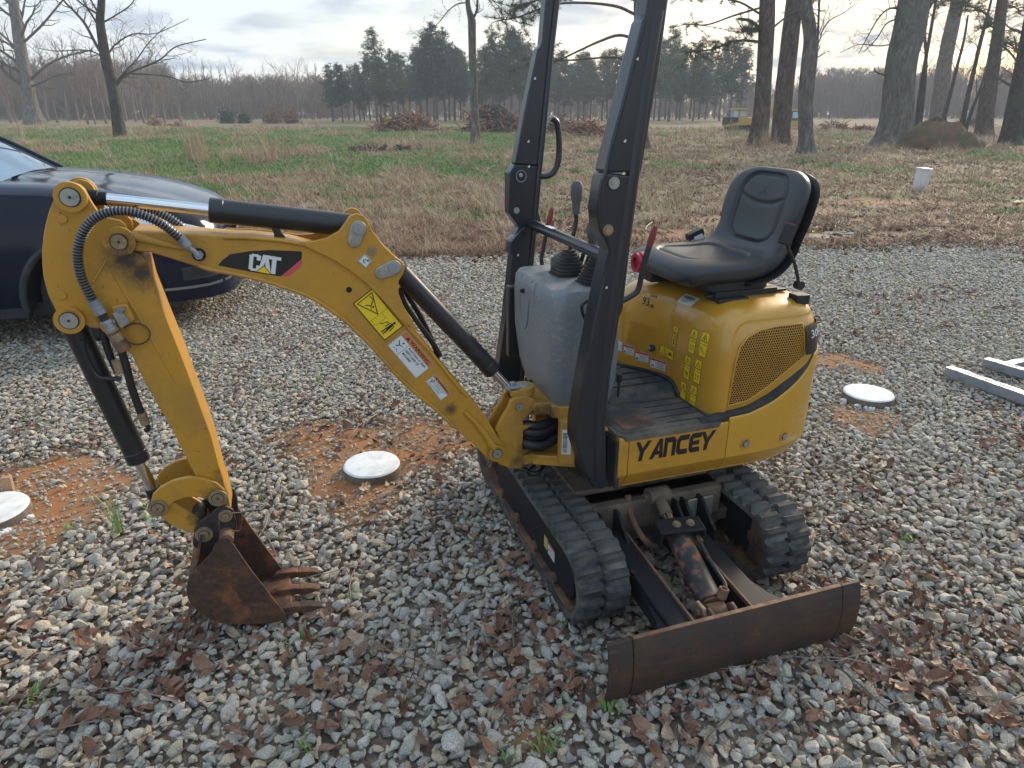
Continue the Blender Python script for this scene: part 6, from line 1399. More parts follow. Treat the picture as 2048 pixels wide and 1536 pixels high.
HT = [(-3.9, 1.10), (-.6, 1.12), (-.25, 1.10), (0, 1.07), (.3, 1.015), (.55, .95), (.75, .875), (.87, .80), (.97, .72)]
def sec_car(x):
    w, h = lerp_tab(WT, x), lerp_tab(HT, x); zb = .26 if x < .5 else .26 - .03 * (x - .5)
    if abs(x) < .44: zb = max(zb, .33 + sqrt(.44 ** 2 - x * x))
    if abs(x + 2.85) < .44: zb = max(zb, .33 + sqrt(.44 ** 2 - (x + 2.85) ** 2))
    def clampz(z): return max(z, zb)
    pts = [(w - .05, zb), (w - .01, clampz(zb + .05)), (w, clampz(.48)), (w, clampz(.60)), (w - .005, clampz(.74)), (w - .02, clampz(min(.86, h - .09))), (w - .06 * min(1, w / .5), clampz(h - .035)), (w - .13 * min(1, w / .5), clampz(h)), (w * .66, h + .028), (w * .60, h + .016), (w * .3, h + .034), (0, h + .040)]
    return [(max(0, y), z) for y, z in pts]
xsn = sorted(set([-3.9 + .15 * i for i in range(27)] + [-.48 + .04 * i for i in range(25)] + [.5 + .03 * i for i in range(16)] + [-3.33 + .06 * i for i in range(17)] + [.96]))
xsn = [x for x in xsn if x < .965]
mb = MB()
for sg in (-1, 1):
    rows = [[(x, sg * y, z) for y, z in sec_car(x)] for x in xsn]; mb.loft(rows, cap=False, closed=False)
body = mb.build('car_body', 'navy', SUV, smooth=50)
me_ = body.data; bm = bmesh.new(); bm.from_mesh(me_); bmesh.ops.remove_doubles(bm, verts=bm.verts, dist=.0015); bm.to_mesh(me_); bm.free()
mb = MB()           # nose closing panel and lower valance
for sg in (-1,):
    ring = [(.96, y, z) for y, z in [(lerp_tab(WT, .955) * k, .25) for k in (-1, 1)] + [(lerp_tab(WT, .955) * k, .76) for k in (1, -1)]]
    mb.add(ring, [(0, 1, 2, 3)])
mb.box((.45, -.55, .22), (.84, .55, .30)); mb.build('bumper_valance', 'car_plastic', SUV)
def patch(x0, x1, zlo, zhi, off, n=8, k=4):
    vs2 = []
    for i in range(n + 1):
        x = x0 + (x1 - x0) * i / n; z0_, z1_ = zlo(x), zhi(x)
        for j in range(k + 1):
            z = z0_ + (z1_ - z0_) * j / k; s2 = sec_car(x); y = s2[0][0]
            for (ya, za), (yb, zb2) in zip(s2, s2[1:]):
                if za <= z <= zb2 and zb2 > za: y = ya + (yb - ya) * (z - za) / (zb2 - za); break
            dw = (lerp_tab(WT, x + .01) - lerp_tab(WT, x - .01)) / .02; nn = Vector((-dw, -1, 0)).normalized(); nn = Vector((abs(nn.x), -abs(nn.y), 0))
            vs2.append((x + nn.x * off, -y + nn.y * off, z))
    return vs2, [(i * (k + 1) + j, i * (k + 1) + j + 1, (i + 1) * (k + 1) + j + 1, (i + 1) * (k + 1) + j) for i in range(n) for j in range(k)]
mb = MB(); mb.add(*patch(.30, .91, lambda x: .80 - .10 * (x - .3), lambda x: lerp_tab(HT, x) - .055 - .02, .006)); hl = mb.build('headlight', 'lamp_glass', SUV, smooth=60)
mb = MB(); mb.add(*patch(.24, .36, lambda x: .88 - .3 * (x - .24), lambda x: lerp_tab(HT, x) - .07, .009, 3, 2)); mb.build('side_marker', 'amber', hl)
mb = MB(); mb.add(*patch(.60, .93, lambda x: .42, lambda x: .52, .006)); fg = mb.build('bumper_intake', 'car_plastic', SUV); mb = MB(); mb.add(*patch(.66, .80, lambda x: .44, lambda x: .505, .010, 4, 2)); mb.build('fog_light', 'tyre', fg)
mb = MB(); mb.add(*patch(.46, .94, lambda x: .355, lambda x: .375, .008)); mb.build('bumper_strip', 'rim_metal', SUV)
mb = MB(); mb.box((.965, -.38, .48), (.985, .38, .72)); mb.build('front_grille', 'car_plastic', SUV, bevel=.01)
for wx in (0, -2.85):      # wheel arch lips and dark wells
    mb = MB(); pts = [(wx + .445 * cos(a), -.948 if wx == 0 else -.94, .33 + .445 * sin(a)) for a in [radians(-8 + 196 * i / 24) for i in range(25)]]; mb.tube(pts, .026, 8); mb.build('arch_lip', 'car_plastic', SUV, smooth=60)
    mb = MB(); rg = [[(wx + .435 * cos(a), y, .33 + .435 * sin(a)) for a in [radians(-5 + 190 * i / 20) for i in range(21)]] for y in (-.93, -.45)]; mb.loft(rg, cap=False, closed=False); mb.add(rg[1], [list(range(21))]); mb.build('wheel_well', 'tyre', SUV)
mb = MB(); mb.box((-2.4, -.93, .22), (-.44, -.85, .36)); mb.box((-3.85, -.85, .24), (-3.3, .85, .40)); mb.box((-2.5, -.80, .2), (.55, .80, .30)); mb.build('sill', 'car_plastic', SUV, bevel=.01, kind='stuff')
for wx in (0, -2.85):
    for sg in (-1, 1):
        W_ = MB(); c = Vector((wx, sg * .80, .35)); rings = []
        for y, r_ in ((-.11, .25), (-.115, .30), (-.10, .345), (-.05, .36), (.05, .36), (.10, .345), (.115, .30), (.11, .25)): rings.append([(c.x + r_ * cos(2 * pi * i / 36), c.y + y, c.z + r_ * sin(2 * pi * i / 36)) for i in range(36)])
        W_.loft(rings, cap=False); wo = W_.build('wheel', 'tyre', SUV, smooth=60)
        rm = MB(); yo = c.y + sg * .085; rm.ring((c.x, yo, c.z), (0, sg, 0), .225, .255, .02, 36); rm.cyl((c.x, yo - sg * .03, c.z), (c.x, yo, c.z), .06, 18)
        for k in range(5): a = 2 * pi * k / 5 + .3; rm.tube([(c.x + .04 * cos(a), yo - sg * .01, c.z + .04 * sin(a)), (c.x + .24 * cos(a), yo, c.z + .24 * sin(a))], [.028, .020], 6)
        rm.build('rim', 'rim_metal', wo)
GH = [(-.50, .76, 1.125), (-.80, .71, 1.32), (-1.15, .665, 1.52), (-1.42, .63, 1.625)]
mb = MB(); mb.loft([[(x, y * k / 4, z + .035 * (1 - (k / 4) ** 2)) for k in range(-4, 5)] for x, y, z in GH], cap=False, closed=False); ws = mb.build('windshield', 'car_glass', SUV, smooth=60)
for sg in (-1, 1):
    mb = MB(); mb.tube([(x + .01, sg * (y + .012), z + .002) for x, y, z in GH], .020, 8); mb.build('windshield_pillar', 'navy', SUV, smooth=60)
    mb = MB(); mb.add([(-.70, sg * .835, 1.14), (-3.4, sg * .80, 1.16), (-3.25, sg * .62, 1.58), (-1.52, sg * .645, 1.61)], [(0, 1, 2, 3)]); mb.build('side_window', 'car_glass', SUV)
    for x_ in (-1.75, -2.55): 
        mb = MB(); mb.tube([(x_, sg * .835, 1.14), (x_ - .06, sg * .655, 1.60)], .03, 6); mb.build('door_pillar', 'car_plastic', SUV)
mb = MB(); mb.loft([[(x, y * .65 * k / 4, z + .03 * (1 - (k / 4) ** 2)) for k in range(-4, 5)] for x, z, y in ((-1.40, 1.63, .98), (-1.8, 1.67, 1), (-2.6, 1.68, 1), (-3.3, 1.62, .95), (-3.8, 1.26, 1.05))], cap=False, closed=False); mb.build('roof', 'navy', SUV, smooth=60)
for y0 in (-.35, .35):
    mb = MB(); mb.tube(bez([(-.50, y0 + .25, 1.13), (-.54, y0, 1.165), (-.56, y0 - .32, 1.16)], 5), .010, 6); mb.build('wiper', 'car_plastic', SUV)
mb = MB(); mb.tube([(-.60, -.965, 1.0), (-.60, -.965, .32)], .006, 4); mb.tube([(-1.6, -.955, 1.1), (-1.6, -.955, .32)], .006, 4); mb.build('door_seam', 'tyre', SUV, kind='stuff')
mb = MB(); mb.tube([(-1.30, -.962, .95), (-1.32, -.985, .955), (-1.46, -.985, .955), (-1.48, -.962, .95)], .012, 6); mb.build('door_handle', 'navy', SUV)
mb = MB(); mb.loft([[(-.52 + x * s_, -1.08 + y * .10 * s_, 1.20 + z * s_) for x, y, z in ((-.03, -1, -.07), (.05, -.9, -.07), (.06, -.9, .07), (-.03, -1, .08))] if False else [(-.92 - .05 * s_, -.90 - .20 * t, 1.06 + .06 * s_), (-.84, -.90 - .20 * t, 1.07), (-.84, -.90 - .20 * t, 1.07 + .13 * s_), (-.92 - .05 * s_, -.90 - .20 * t, 1.08 + .14 * s_)] for t, s_ in ((0, .3), (.3, 1), (.85, 1), (1, .6))]); mb.build('door_mirror', 'navy', SUV, bevel=.01)

# ================================================================== TREES
def bark(name, stops, sc=7, moss=None):
    m = Mat(name); n1 = m.noise(sc, 8, .72, stretch=(1, 1, .33), dist=.8); n2 = m.noise(1.1, 6, .65); c = m.ramp(n1, stops)
    if moss: c = m.mix(m.ramp(n2, [(.48, 0), (.66, .7)]), c, moss)
    m.color(c).set('Roughness', .95).set('Specular IOR Level', .15); m.bump(m.math('ADD', n1, m.math('MULTIPLY', m.noise(sc * 3, 4, .6), .4)), 1.0, .10); MT[name] = m.m
bark('bark_grey', [(.32, (.06, .05, .044)), (.5, (.17, .15, .135)), (.7, (.31, .285, .26))], 7, (.17, .18, .14))
bark('bark_pine', [(.32, (.045, .036, .031)), (.5, (.13, .10, .084)), (.7, (.24, .19, .16))], 8)
bark('bark_dark', [(.32, (.030, .026, .024)), (.5, (.070, .060, .054)), (.7, (.13, .115, .10))], 9, (.12, .13, .09))
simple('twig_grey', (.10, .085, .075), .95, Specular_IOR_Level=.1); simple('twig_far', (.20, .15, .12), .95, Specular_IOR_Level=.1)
m = Mat('needles'); m.color(m.ramp(m.rand(), [(0, (.030, .056, .026)), (.5, (.045, .076, .034)), (1, (.064, .092, .040))])).set('Roughness', .7).set('Specular IOR Level', .15); MT['needles'] = m.m
simple('needles_near', (.050, .075, .030), .6, Specular_IOR_Level=.2); simple('buds', (.17, .17, .06), .8)
def trunk_pts(pix, Y, base0=True):
    pts, rad = [], []
    for u, v, h_ in pix:
        w = wy(u, v, Y); D_ = Y * cos(PITCH) + (CAMH - w.z) * sin(PITCH); pts.append(w); rad.append(h_ * D_ / FPX)
    return pts, rad
def grow(mb, p, d, L_, r, lv, rg, dens=1.0, up=.15, droop=0.0, sides=(7, 5, 4, 3, 3), mx=3, gn=None):
    n = 5 if lv < 2 else 4 if lv < 3 else 3; pts = [p.copy()]; q = p.copy(); dd = d.normalized(); wob = .16 + .07 * lv
    for i in range(n):
        dd = (dd + Vector((rg.gauss(0, wob), rg.gauss(0, wob), rg.gauss(0, wob) + up * .5 - droop * .3))).normalized(); q = q + dd * (L_ / n); pts.append(q.copy())
    mb.tube(pts, [r * (1 - .78 * i / n) for i in range(n + 1)], sides[lv], cap=False)
    if gn is not None and lv >= mx - 1: gn.append(pts[-1])
    if lv >= mx: return
    k = max(1, int((5.5 if lv == 0 else 4.2 if lv == 1 else 3.4) * dens))
    for j in range(k):
        t = .25 + .75 * (j + rg.random()) / k; i = min(n - 1, int(t * n)); c = pts[i].lerp(pts[i + 1], t * n - i); ax_ = (pts[i + 1] - pts[i]).normalized()
        o_ = ax_.orthogonal().normalized(); o_.rotate(Matrix.Rotation(rg.uniform(0, 6.28), 3, ax_)); nd = (ax_ * rg.uniform(.5, 1.1) + o_ * rg.uniform(.6, 1.0)).normalized()
        grow(mb, c, nd, L_ * rg.uniform(.42, .68) * (1 - .35 * t), max(.006, r * (1 - .75 * t) * .60), lv + 1, rg, dens, up, droop, sides, mx, gn)
def bare_tree(name, label, pix, Y, limbs=(), seed=1, mat='bark_grey', nb=9, t0=.4, L_=None, cat='tree', mx=4, dens=1.0, group=None, up=.15, k=14, twig='twig_grey'):
    pts, rad = trunk_pts(pix, Y); base = Vector((pts[0].x, pts[0].y, 0)); T_ = empty(name, base); tag(T_, label, cat, group)
    rg = random.Random(seed); sm = bez([(p - base) for p in pts], 4); rs = [q.x for q in bez([Vector((r, 0, 0)) for r in rad], 4)]
    for i in range(len(sm)): sm[i] = sm[i] + Vector((0, .0, 0))
    mb = MB(); rings = []
    for i, (c, r) in enumerate(zip(sm, rs)):
        fl_ = max(0, 1 - i / 5.0); rings.append([c + Vector((cos(a) * r * (1 + .10 * noise.noise(Vector((cos(a) * 1.5, sin(a) * 1.5, c.z * .8 + seed))) + fl_ * .22 * max(0, cos(a * 5 + seed))), sin(a) * r * (1 + fl_ * .1), 0)) for a in [2 * pi * j / 22 for j in range(22)]])
    rings.insert(0, [v + Vector((v.x * .25, v.y * .25, -.3)) for v in rings[0]]); mb.loft(rings); mb.build('trunk', mat, T_, smooth=70)
    cb = MB(); H_ = sm[-1].z
    for lp in limbs:
        lpts, lr = trunk_pts(lp[0], Y); lr = [q_ * .45 for q_ in lr]; dy = lp[1] if len(lp) > 1 else 0; lpts = [q_ - base + Vector((0, dy * i / len(lpts), 0)) for i, q_ in enumerate(lpts)]; S_ = bez(lpts, 4); R_ = [q.x for q in bez([Vector((r, 0, 0)) for r in lr], 4)]
        cb.tube(S_, R_, 8, cap=False); Lt = (S_[-1] - S_[0]).length
        for j in range(2, len(S_) - 1):
            if rg.random() < .8 * dens:
                ax_ = (S_[j + 1] - S_[j]).normalized(); o_ = ax_.orthogonal().normalized(); o_.rotate(Matrix.Rotation(rg.uniform(0, 6.28), 3, ax_)); grow(cb, S_[j], ax_ * .6 + o_ * .8 + Vector((0, 0, .2)), Lt * rg.uniform(.15, .32), max(.006, R_[j] * .5), 2, rg, dens, up, mx=mx)
    for j in range(nb):
        t = t0 + (1 - t0) * (j + rg.random()) / max(1, nb); i = min(len(sm) - 2, int(t * (len(sm) - 1))); a = rg.uniform(0, 6.28); LL = (L_ or H_ * .38) * rg.uniform(.6, 1.1) * (1.15 - .5 * t)
        grow(cb, sm[i], Vector((cos(a), sin(a), rg.uniform(.35, .9))), LL, rs[i] * .30, 0, rg, dens, up, mx=mx)
    if cb.v: cb.build('branches', twig, T_, smooth=0, recalc=False)
    return T_
def needle_tuft(mb, c, rg, s, n=26):
    for _ in range(n):
        d_ = Vector((rg.gauss(0, 1), rg.gauss(0, 1), rg.gauss(.3, .8))).normalized(); o_ = d_.orthogonal().normalized() * s * .022; e = c + d_ * s * rg.uniform(.6, 1.1); mb.add([c - o_, c + o_, e], [(0, 1, 2)])
def pine_limbs(T_, Y, specs, seed, mat='bark_pine', s=.32):
    base = T_.location; rg = random.Random(seed); cb, nb_ = MB(), MB()
    for px_, dy, tufts in specs:
        lpts, lr = trunk_pts(px_, Y); lr = [q_ * .6 for q_ in lr]; n = len(lpts); lpts = [q_ - base + Vector((0, dy * i / n, 0)) for i, q_ in enumerate(lpts)]; S_ = bez(lpts, 5); R_ = [q.x for q in bez([Vector((r, 0, 0)) for r in lr], 5)]; cb.tube(S_, R_, 8, cap=False); m_ = len(S_)
        for j in range(m_):
            t = j / m_
            if t < tufts: continue
            for _ in range(3):
                o_ = Vector((rg.gauss(0, .5), rg.gauss(0, .6), rg.gauss(.05, .35))); e = S_[j] + o_ * (.4 + s * 2.2 * t)
                cb.tube([S_[j], S_[j].lerp(e, .5) + Vector((0, 0, rg.gauss(0, .06))), e], [.018, .012, .006], 4, cap=False)
                for q_ in (.55, .75, .9, 1.0): needle_tuft(nb_, S_[j].lerp(e, q_), rg, s, 20)
    if cb.v: cb.build('limb', mat, T_, smooth=50, recalc=False, kind='stuff')
    if nb_.v: nb_.build('needles', 'needles_near', T_, smooth=0, recalc=False, kind='stuff')
Y_ = 39.6
bare_tree('bare_tree', 'leaning slender bare tree with forked trunk standing in green grass behind the suv', [(240, 280, 13), (233, 225, 10.5), (223, 165, 10), (213, 125, 10), (205, 80, 9), (200, 40, 8), (203, 0, 7), (205, -90, 6), (207, -260, 4)], Y_,
          [([(212, 122, 7), (196, 90, 6.5), (178, 50, 6), (160, 25, 5), (140, 0, 4), (110, -60, 3)], -1), ([(204, 70, 5), (185, 40, 4.5), (160, 8, 4), (148, -10, 3)], 1), ([(228, 180, 5), (245, 150, 4.5), (285, 130, 4), (310, 115, 3.2), (335, 90, 2.6), (392, 74, 1.8)], 1.5),
           ([(226, 170, 4), (248, 155, 3.5), (262, 148, 3), (340, 153, 2.5), (385, 165, 2), (425, 160, 1.2)], -1), ([(215, 115, 4), (220, 90, 3.5), (250, 65, 3), (290, 62, 2), (350, 30, 1.2)], 2), ([(212, 120, 4), (190, 105, 3), (160, 100, 2.5), (110, 102, 2), (70, 95, 1)], 0), ([(206, 45, 4), (225, 30, 3), (250, 8, 2.5), (262, -20, 2)], 1), ([(232, 165, 3.5), (262, 140, 3), (290, 120, 2.4), (318, 92, 2), (360, 60, 1.4)], -2)], seed=4, nb=7, t0=.62, mat='bark_dark')
bare_tree('bare_tree', 'big broad bare tree at the far left frame edge beyond the suv', [(70, 250, 21), (62, 215, 14), (52, 160, 12), (43, 110, 11), (34, 50, 10), (27, 0, 9), (20, -120, 6)], 74, [([(55, 165, 7), (95, 130, 5), (140, 110, 4), (185, 100, 3)], 0), ([(48, 120, 7), (20, 90, 5), (-20, 70, 4), (-60, 40, 3)], 0), ([(42, 90, 6), (80, 50, 5), (110, 10, 4), (140, -30, 3)], 1), ([(58, 180, 5), (30, 165, 4), (0, 150, 3)], 1), ([(57, 175, 5), (90, 165, 4), (130, 150, 3), (170, 150, 2)], -2)], seed=9, nb=12, t0=.3, dens=1.1)
bare_tree('bare_tree', 'single slim bare trunk forking high up before the tallest root pile', [(951, 294, 11), (951, 270, 9), (949, 220, 8), (947, 160, 7.5), (945, 110, 7.5), (944, 60, 8), (943, 38, 8), (936, 10, 5), (932, -60, 4), (925, -200, 2.5)], 32.2, [([(944, 42, 6), (954, 18, 5), (955, -20, 4.5), (962, -100, 3)], 0), ([(938, 5, 3), (915, 8, 2.6), (896, 22, 2.3), (882, 40, 2), (862, 58, 1.3), (840, 58, .8)], 0)], seed=14, nb=3, t0=.9, mat='bark_grey')
tp = bare_tree('pine_tree', 'tall pine trunk with long drooping limbs right behind the roll-over posts', [(1284, 300, 17), (1282, 250, 13), (1281, 150, 12), (1280, 60, 12), (1280, 0, 12), (1280, -120, 11), (1280, -300, 8)], 29.3, seed=3, nb=0, mat='bark_pine', cat='pine')
pine_limbs(tp, 29.3, [([(1270, 78, 5), (1238, 70, 4.5), (1200, 82, 4), (1160, 100, 3.2), (1118, 120, 2.6)], .5, .93), ([(1268, 28, 5), (1235, 12, 4.5), (1180, 4, 4), (1120, 4, 3.4), (1080, 14, 3), (1035, 30, 2.4), (995, 36, 1.6)], 1.0, .55),
    ([(1272, 132, 4), (1235, 116, 3.6), (1180, 118, 3), (1130, 122, 2.4), (1090, 116, 1.6)], -.8, .9), ([(1272, 0, 5), (1220, -18, 4), (1150, -25, 3.5), (1080, -10, 3), (1040, 0, 2)], 2, .5), ([(1290, 10, 4), (1340, -20, 3), (1390, -30, 2)], 1, .5), ([(1275, -40, 5), (1180, -60, 4), (1050, -45, 3), (985, 5, 2)], -1, .4)], 5, s=.30)
YA = 31.2
tA = bare_tree('pine_tree', 'dark pine trunk left of the close trunk pair beside the yellow dozer', [(1514, 298, 30), (1516, 275, 20), (1522, 230, 17), (1527, 170, 15.5), (1531, 100, 15), (1534, 30, 15), (1536, -60, 14), (1540, -260, 10)], YA, seed=21, nb=0, mat='bark_pine', cat='pine')
pine_limbs(tA, YA, [([(1524, 64, 6), (1510, 48, 5.5), (1495, 40, 5), (1476, 38, 4)], 0, 2), ([(1520, 84, 4.5), (1490, 80, 4), (1462, 84, 3.5), (1435, 96, 3), (1400, 101, 2.2), (1388, 100, 1.5)], 1, .35), ([(1520, 28, 4), (1480, 8, 3.4), (1440, 0, 3), (1400, -8, 2)], -1, .5), ([(1522, 15, 3.5), (1470, 30, 3), (1425, 45, 2.4), (1385, 42, 1.6)], 1.5, .75), ([(1540, 60, 4), (1570, 38, 3), (1600, 20, 2.5), (1640, 12, 2)], 1, .8), ([(1530, -30, 4), (1460, -40, 3), (1380, -20, 2)], .5, .4), ([(1524, 62, 3), (1505, 60, 2.5), (1490, 66, 2), (1470, 62, 1.5)], -1, .1)], 8, s=.24)
bare_tree('pine_tree', 'right trunk of the close pair of dark pines behind the black seat', [(1560, 294, 26), (1561, 270, 19), (1565, 220, 18), (1572, 150, 17), (1580, 80, 16.5), (1588, 10, 16), (1594, -60, 14), (1604, -260, 10)], 33.3, [([(1585, 60, 4), (1600, 40, 3), (1610, 10, 2)], 0)], seed=22, nb=0, mat='bark_pine', cat='pine')
bare_tree('pine_tree', 'thin blackened trunk half hidden behind the close pair of pines', [(1567, 281, 10), (1570, 240, 9), (1574, 180, 9), (1580, 100, 8.5), (1590, 0, 8), (1596, -120, 6)], 38.5, seed=23, nb=0, mat='bark_dark', cat='pine')
bare_tree('bare_tree', 'grey trunk with pale knot scar and thin side stem right of the pine pair', [(1616, 310, 22), (1613, 285, 15), (1611, 240, 14), (1613, 180, 14.5), (1619, 120, 15), (1622, 80, 14), (1617, 40, 13.5), (1609, 0, 14), (1598, -120, 11), (1590, -300, 7)], 26.7,
          [([(1624, 135, 6), (1636, 100, 5.5), (1641, 60, 5), (1646, 0, 4.5), (1655, -90, 3)], .5), ([(1640, 70, 2.5), (1665, 40, 2.2), (1700, 22, 1.8), (1735, 0, 1.2)], 1), ([(1612, 20, 3), (1590, -10, 2.5), (1560, -40, 2)], 0)], seed=24, nb=3, t0=.85)
ko = wy(1606, 180, 26.5); 
bare_tree('oak_tree', 'massive pale lichen covered oak trunk with flared base near the right side', [(1787, 299, 58), (1788, 285, 44), (1791, 262, 34), (1795, 220, 30), (1799, 170, 29), (1806, 110, 29), (1815, 75, 30), (1822, 40, 29), (1828, 0, 28), (1836, -80, 24), (1846, -260, 17)], 32.4,
          [([(1797, 160, 5), (1780, 160, 4.5), (1768, 150, 3.5), (1752, 144, 2.5), (1748, 135, 1.5)], 0), ([(1808, 20, 5), (1775, 18, 4), (1748, 38, 3.2), (1725, 70, 2.6), (1700, 110, 1.6)], -1), ([(1806, 35, 4), (1780, 45, 3), (1765, 75, 2.4), (1745, 100, 1.6)], 1), ([(1800, 85, 3), (1770, 90, 2.4), (1740, 85, 2), (1712, 100, 1.2)], 2), ([(1845, 40, 5), (1870, 10, 4), (1900, -30, 3)], 1), ([(1810, -10, 6), (1770, -50, 5), (1700, -70, 3.5), (1650, -30, 2)], -2)], seed=25, nb=6, t0=.75, dens=1.1)
bare_tree('pine_tree', 'straight brown pine trunk right of the massive oak', [(1874, 252, 19), (1876, 230, 15), (1882, 180, 14), (1890, 120, 13.5), (1900, 70, 13), (1909, 30, 12.5), (1916, 0, 12), (1930, -90, 10)], 70, seed=26, nb=3, t0=.85, mat='bark_pine', cat='pine', k=10)
for i, (px_, Ys, lb) in enumerate((([(1829, 278, 4.5), (1836, 220, 4), (1846, 150, 3.6), (1860, 70, 3), (1872, 0, 2.4), (1880, -60, 1.6)], 36, 'thin sapling rising tight against the right side of the massive oak'), ([(1838, 262, 4), (1846, 200, 3.5), (1852, 120, 3), (1850, 60, 2.6), (1862, 0, 2)], 40, 'thin dark sapling just left of the straight brown pine'),
        ([(1887, 240, 4), (1900, 190, 3.5), (1915, 130, 3), (1928, 80, 2.4), (1936, 30, 1.6)], 46, 'thin sapling leaning right between the straight pine and the dirt mound'), ([(1923, 256, 5), (1934, 200, 4.5), (1948, 140, 4), (1962, 80, 3.4), (1975, 30, 2.6), (1988, -20, 2)], 44, 'leaning sapling rising from behind the dirt mound'), ([(1931, 258, 3.5), (1946, 215, 3), (1960, 180, 2.6), (1970, 150, 2)], 45, 'short crooked sapling beside the dirt mound'))):
    bare_tree('sapling', lb, px_, Ys, seed=30 + i, nb=5, t0=.45, L_=3.2, mat='bark_dark', mx=2, cat='sapling', k=8)
tf = bare_tree('pine_tree', 'pine trunk behind the dirt mound near the right frame edge', [(1968, 279, 21), (1969, 260, 17), (1972, 220, 15), (1979, 170, 14), (1988, 120, 12), (1996, 70, 11), (2002, 20, 10), (2008, -40, 8)], 41, seed=27, nb=0, mat='bark_pine', cat='pine')
pine_limbs(tf, 41, [([(1985, 40, 4), (1960, 20, 3), (1930, 12, 2.4), (1900, 20, 1.6)], 0, .3), ([(2000, 20, 4), (2030, 10, 3), (2060, 20, 2)], 1, .3), ([(1995, 60, 4), (1965, 55, 3), (1940, 62, 2)], -2, .3), ([(2005, 0, 4), (1980, -20, 3), (1940, -15, 2), (1910, 0, 1)], 2, .2), ([(2000, 95, 3), (2025, 85, 2.5), (2050, 100, 2)], 1, .2)], 12, s=.40)
bare_tree('bare_tree', 'last leaning trunk cut by the right frame edge beyond the mound', [(2018, 294, 22), (2022, 260, 17), (2030, 210, 15), (2040, 160, 14), (2050, 100, 13), (2060, 40, 11), (2075, -60, 8)], 33, [([(2040, 130, 5), (2015, 100, 4), (1995, 85, 3)], 0)], seed=28, nb=7, t0=.5, mat='bark_dark')
bare_tree('bare_tree', 'forked trunk just outside the right frame edge', [(2048, 284, 20), (2056, 240, 15), (2070, 160, 13), (2080, 60, 11), (2090, -60, 8)], 36, seed=29, nb=7, t0=.4, mat='bark_dark')

# ---- pine grove across the field: every tree on its own
def pine_variant(seed, H_, cs, wmax=2.6, dens=1.0):   # trunk, limbs, needle clumps
    rg = random.Random(seed); T_ = empty('pine_tree', (0, 0, 0)); mb = MB(); pts = [Vector((rg.gauss(0, .05) * i, rg.gauss(0, .05) * i, H_ * i / 7)) for i in range(8)]
    mb.tube(pts, [.26 - .03 * i for i in range(8)], 8); mb.build('trunk', 'bark_pine', T_); lb, nd = MB(), MB()
    n = int(46 * dens)
    for j in range(n):
        t = cs + (1 - cs) * (j / n) ** .9; z = H_ * t; a = rg.uniform(0, 6.28); tt = (t - cs) / (1 - cs); prof_ = (min(1, .45 + tt * 2.2)) * (1 - tt * .93) ** .75; L_ = wmax * prof_ * rg.choice((rg.uniform(.35, .8), rg.uniform(.7, 1.25))); p0 = Vector((0, 0, z)); e = p0 + Vector((cos(a) * L_, sin(a) * L_, L_ * rg.uniform(.0, .45)))
        lb.tube([p0, p0.lerp(e, .5) + Vector((0, 0, .12)), e], [.05, .03, .015], 3, cap=False)
        for q_ in range(int((4 + 4.2 * L_) * dens)):
            f_ = rg.uniform(.25, 1.08); c = p0.lerp(e, f_) + Vector((rg.gauss(0, .42), rg.gauss(0, .42), rg.gauss(.05, .28)))
            for _ in range(13):
                d_ = Vector((rg.gauss(0, 1), rg.gauss(0, 1), rg.gauss(.3, .7))).normalized(); o_ = d_.orthogonal().normalized() * .062; c2 = c + Vector((rg.gauss(0, .16), rg.gauss(0, .16), rg.gauss(0, .12))); nd.add([c2 - o_, c2 + o_, c2 + d_ * rg.uniform(.30, .55)], [(0, 1, 2)])
    for j in range(9):      # dead stubs below the crown
        z = H_ * rg.uniform(.25, cs + .05); a = rg.uniform(0, 6.28); lb.tube([(0, 0, z), (cos(a) * .9, sin(a) * .9, z + rg.uniform(-.1, .3))], [.03, .01], 3, cap=False)
    lb.build('limb', 'bark_pine', T_, smooth=0, recalc=False); nd.build('crown', 'needles', T_, smooth=0, recalc=False); return T_
PV = [pine_variant(50 + i, 15, .27 + .05 * (i % 3), 3.3 + .5 * (i % 2), 1.0 + .15 * (i % 2)) for i in range(5)]
rg = random.Random(77); used = set()
ORD = 'first second third fourth fifth sixth seventh eighth ninth tenth eleventh twelfth thirteenth fourteenth fifteenth sixteenth seventeenth eighteenth nineteenth twentieth'.split()
ORD += ['twenty-' + o for o in ORD[:9]] + ['thirtieth'] + ['thirty-' + o for o in ORD[:9]] + ['fortieth'] + ['forty-' + o for o in ORD[:9]]
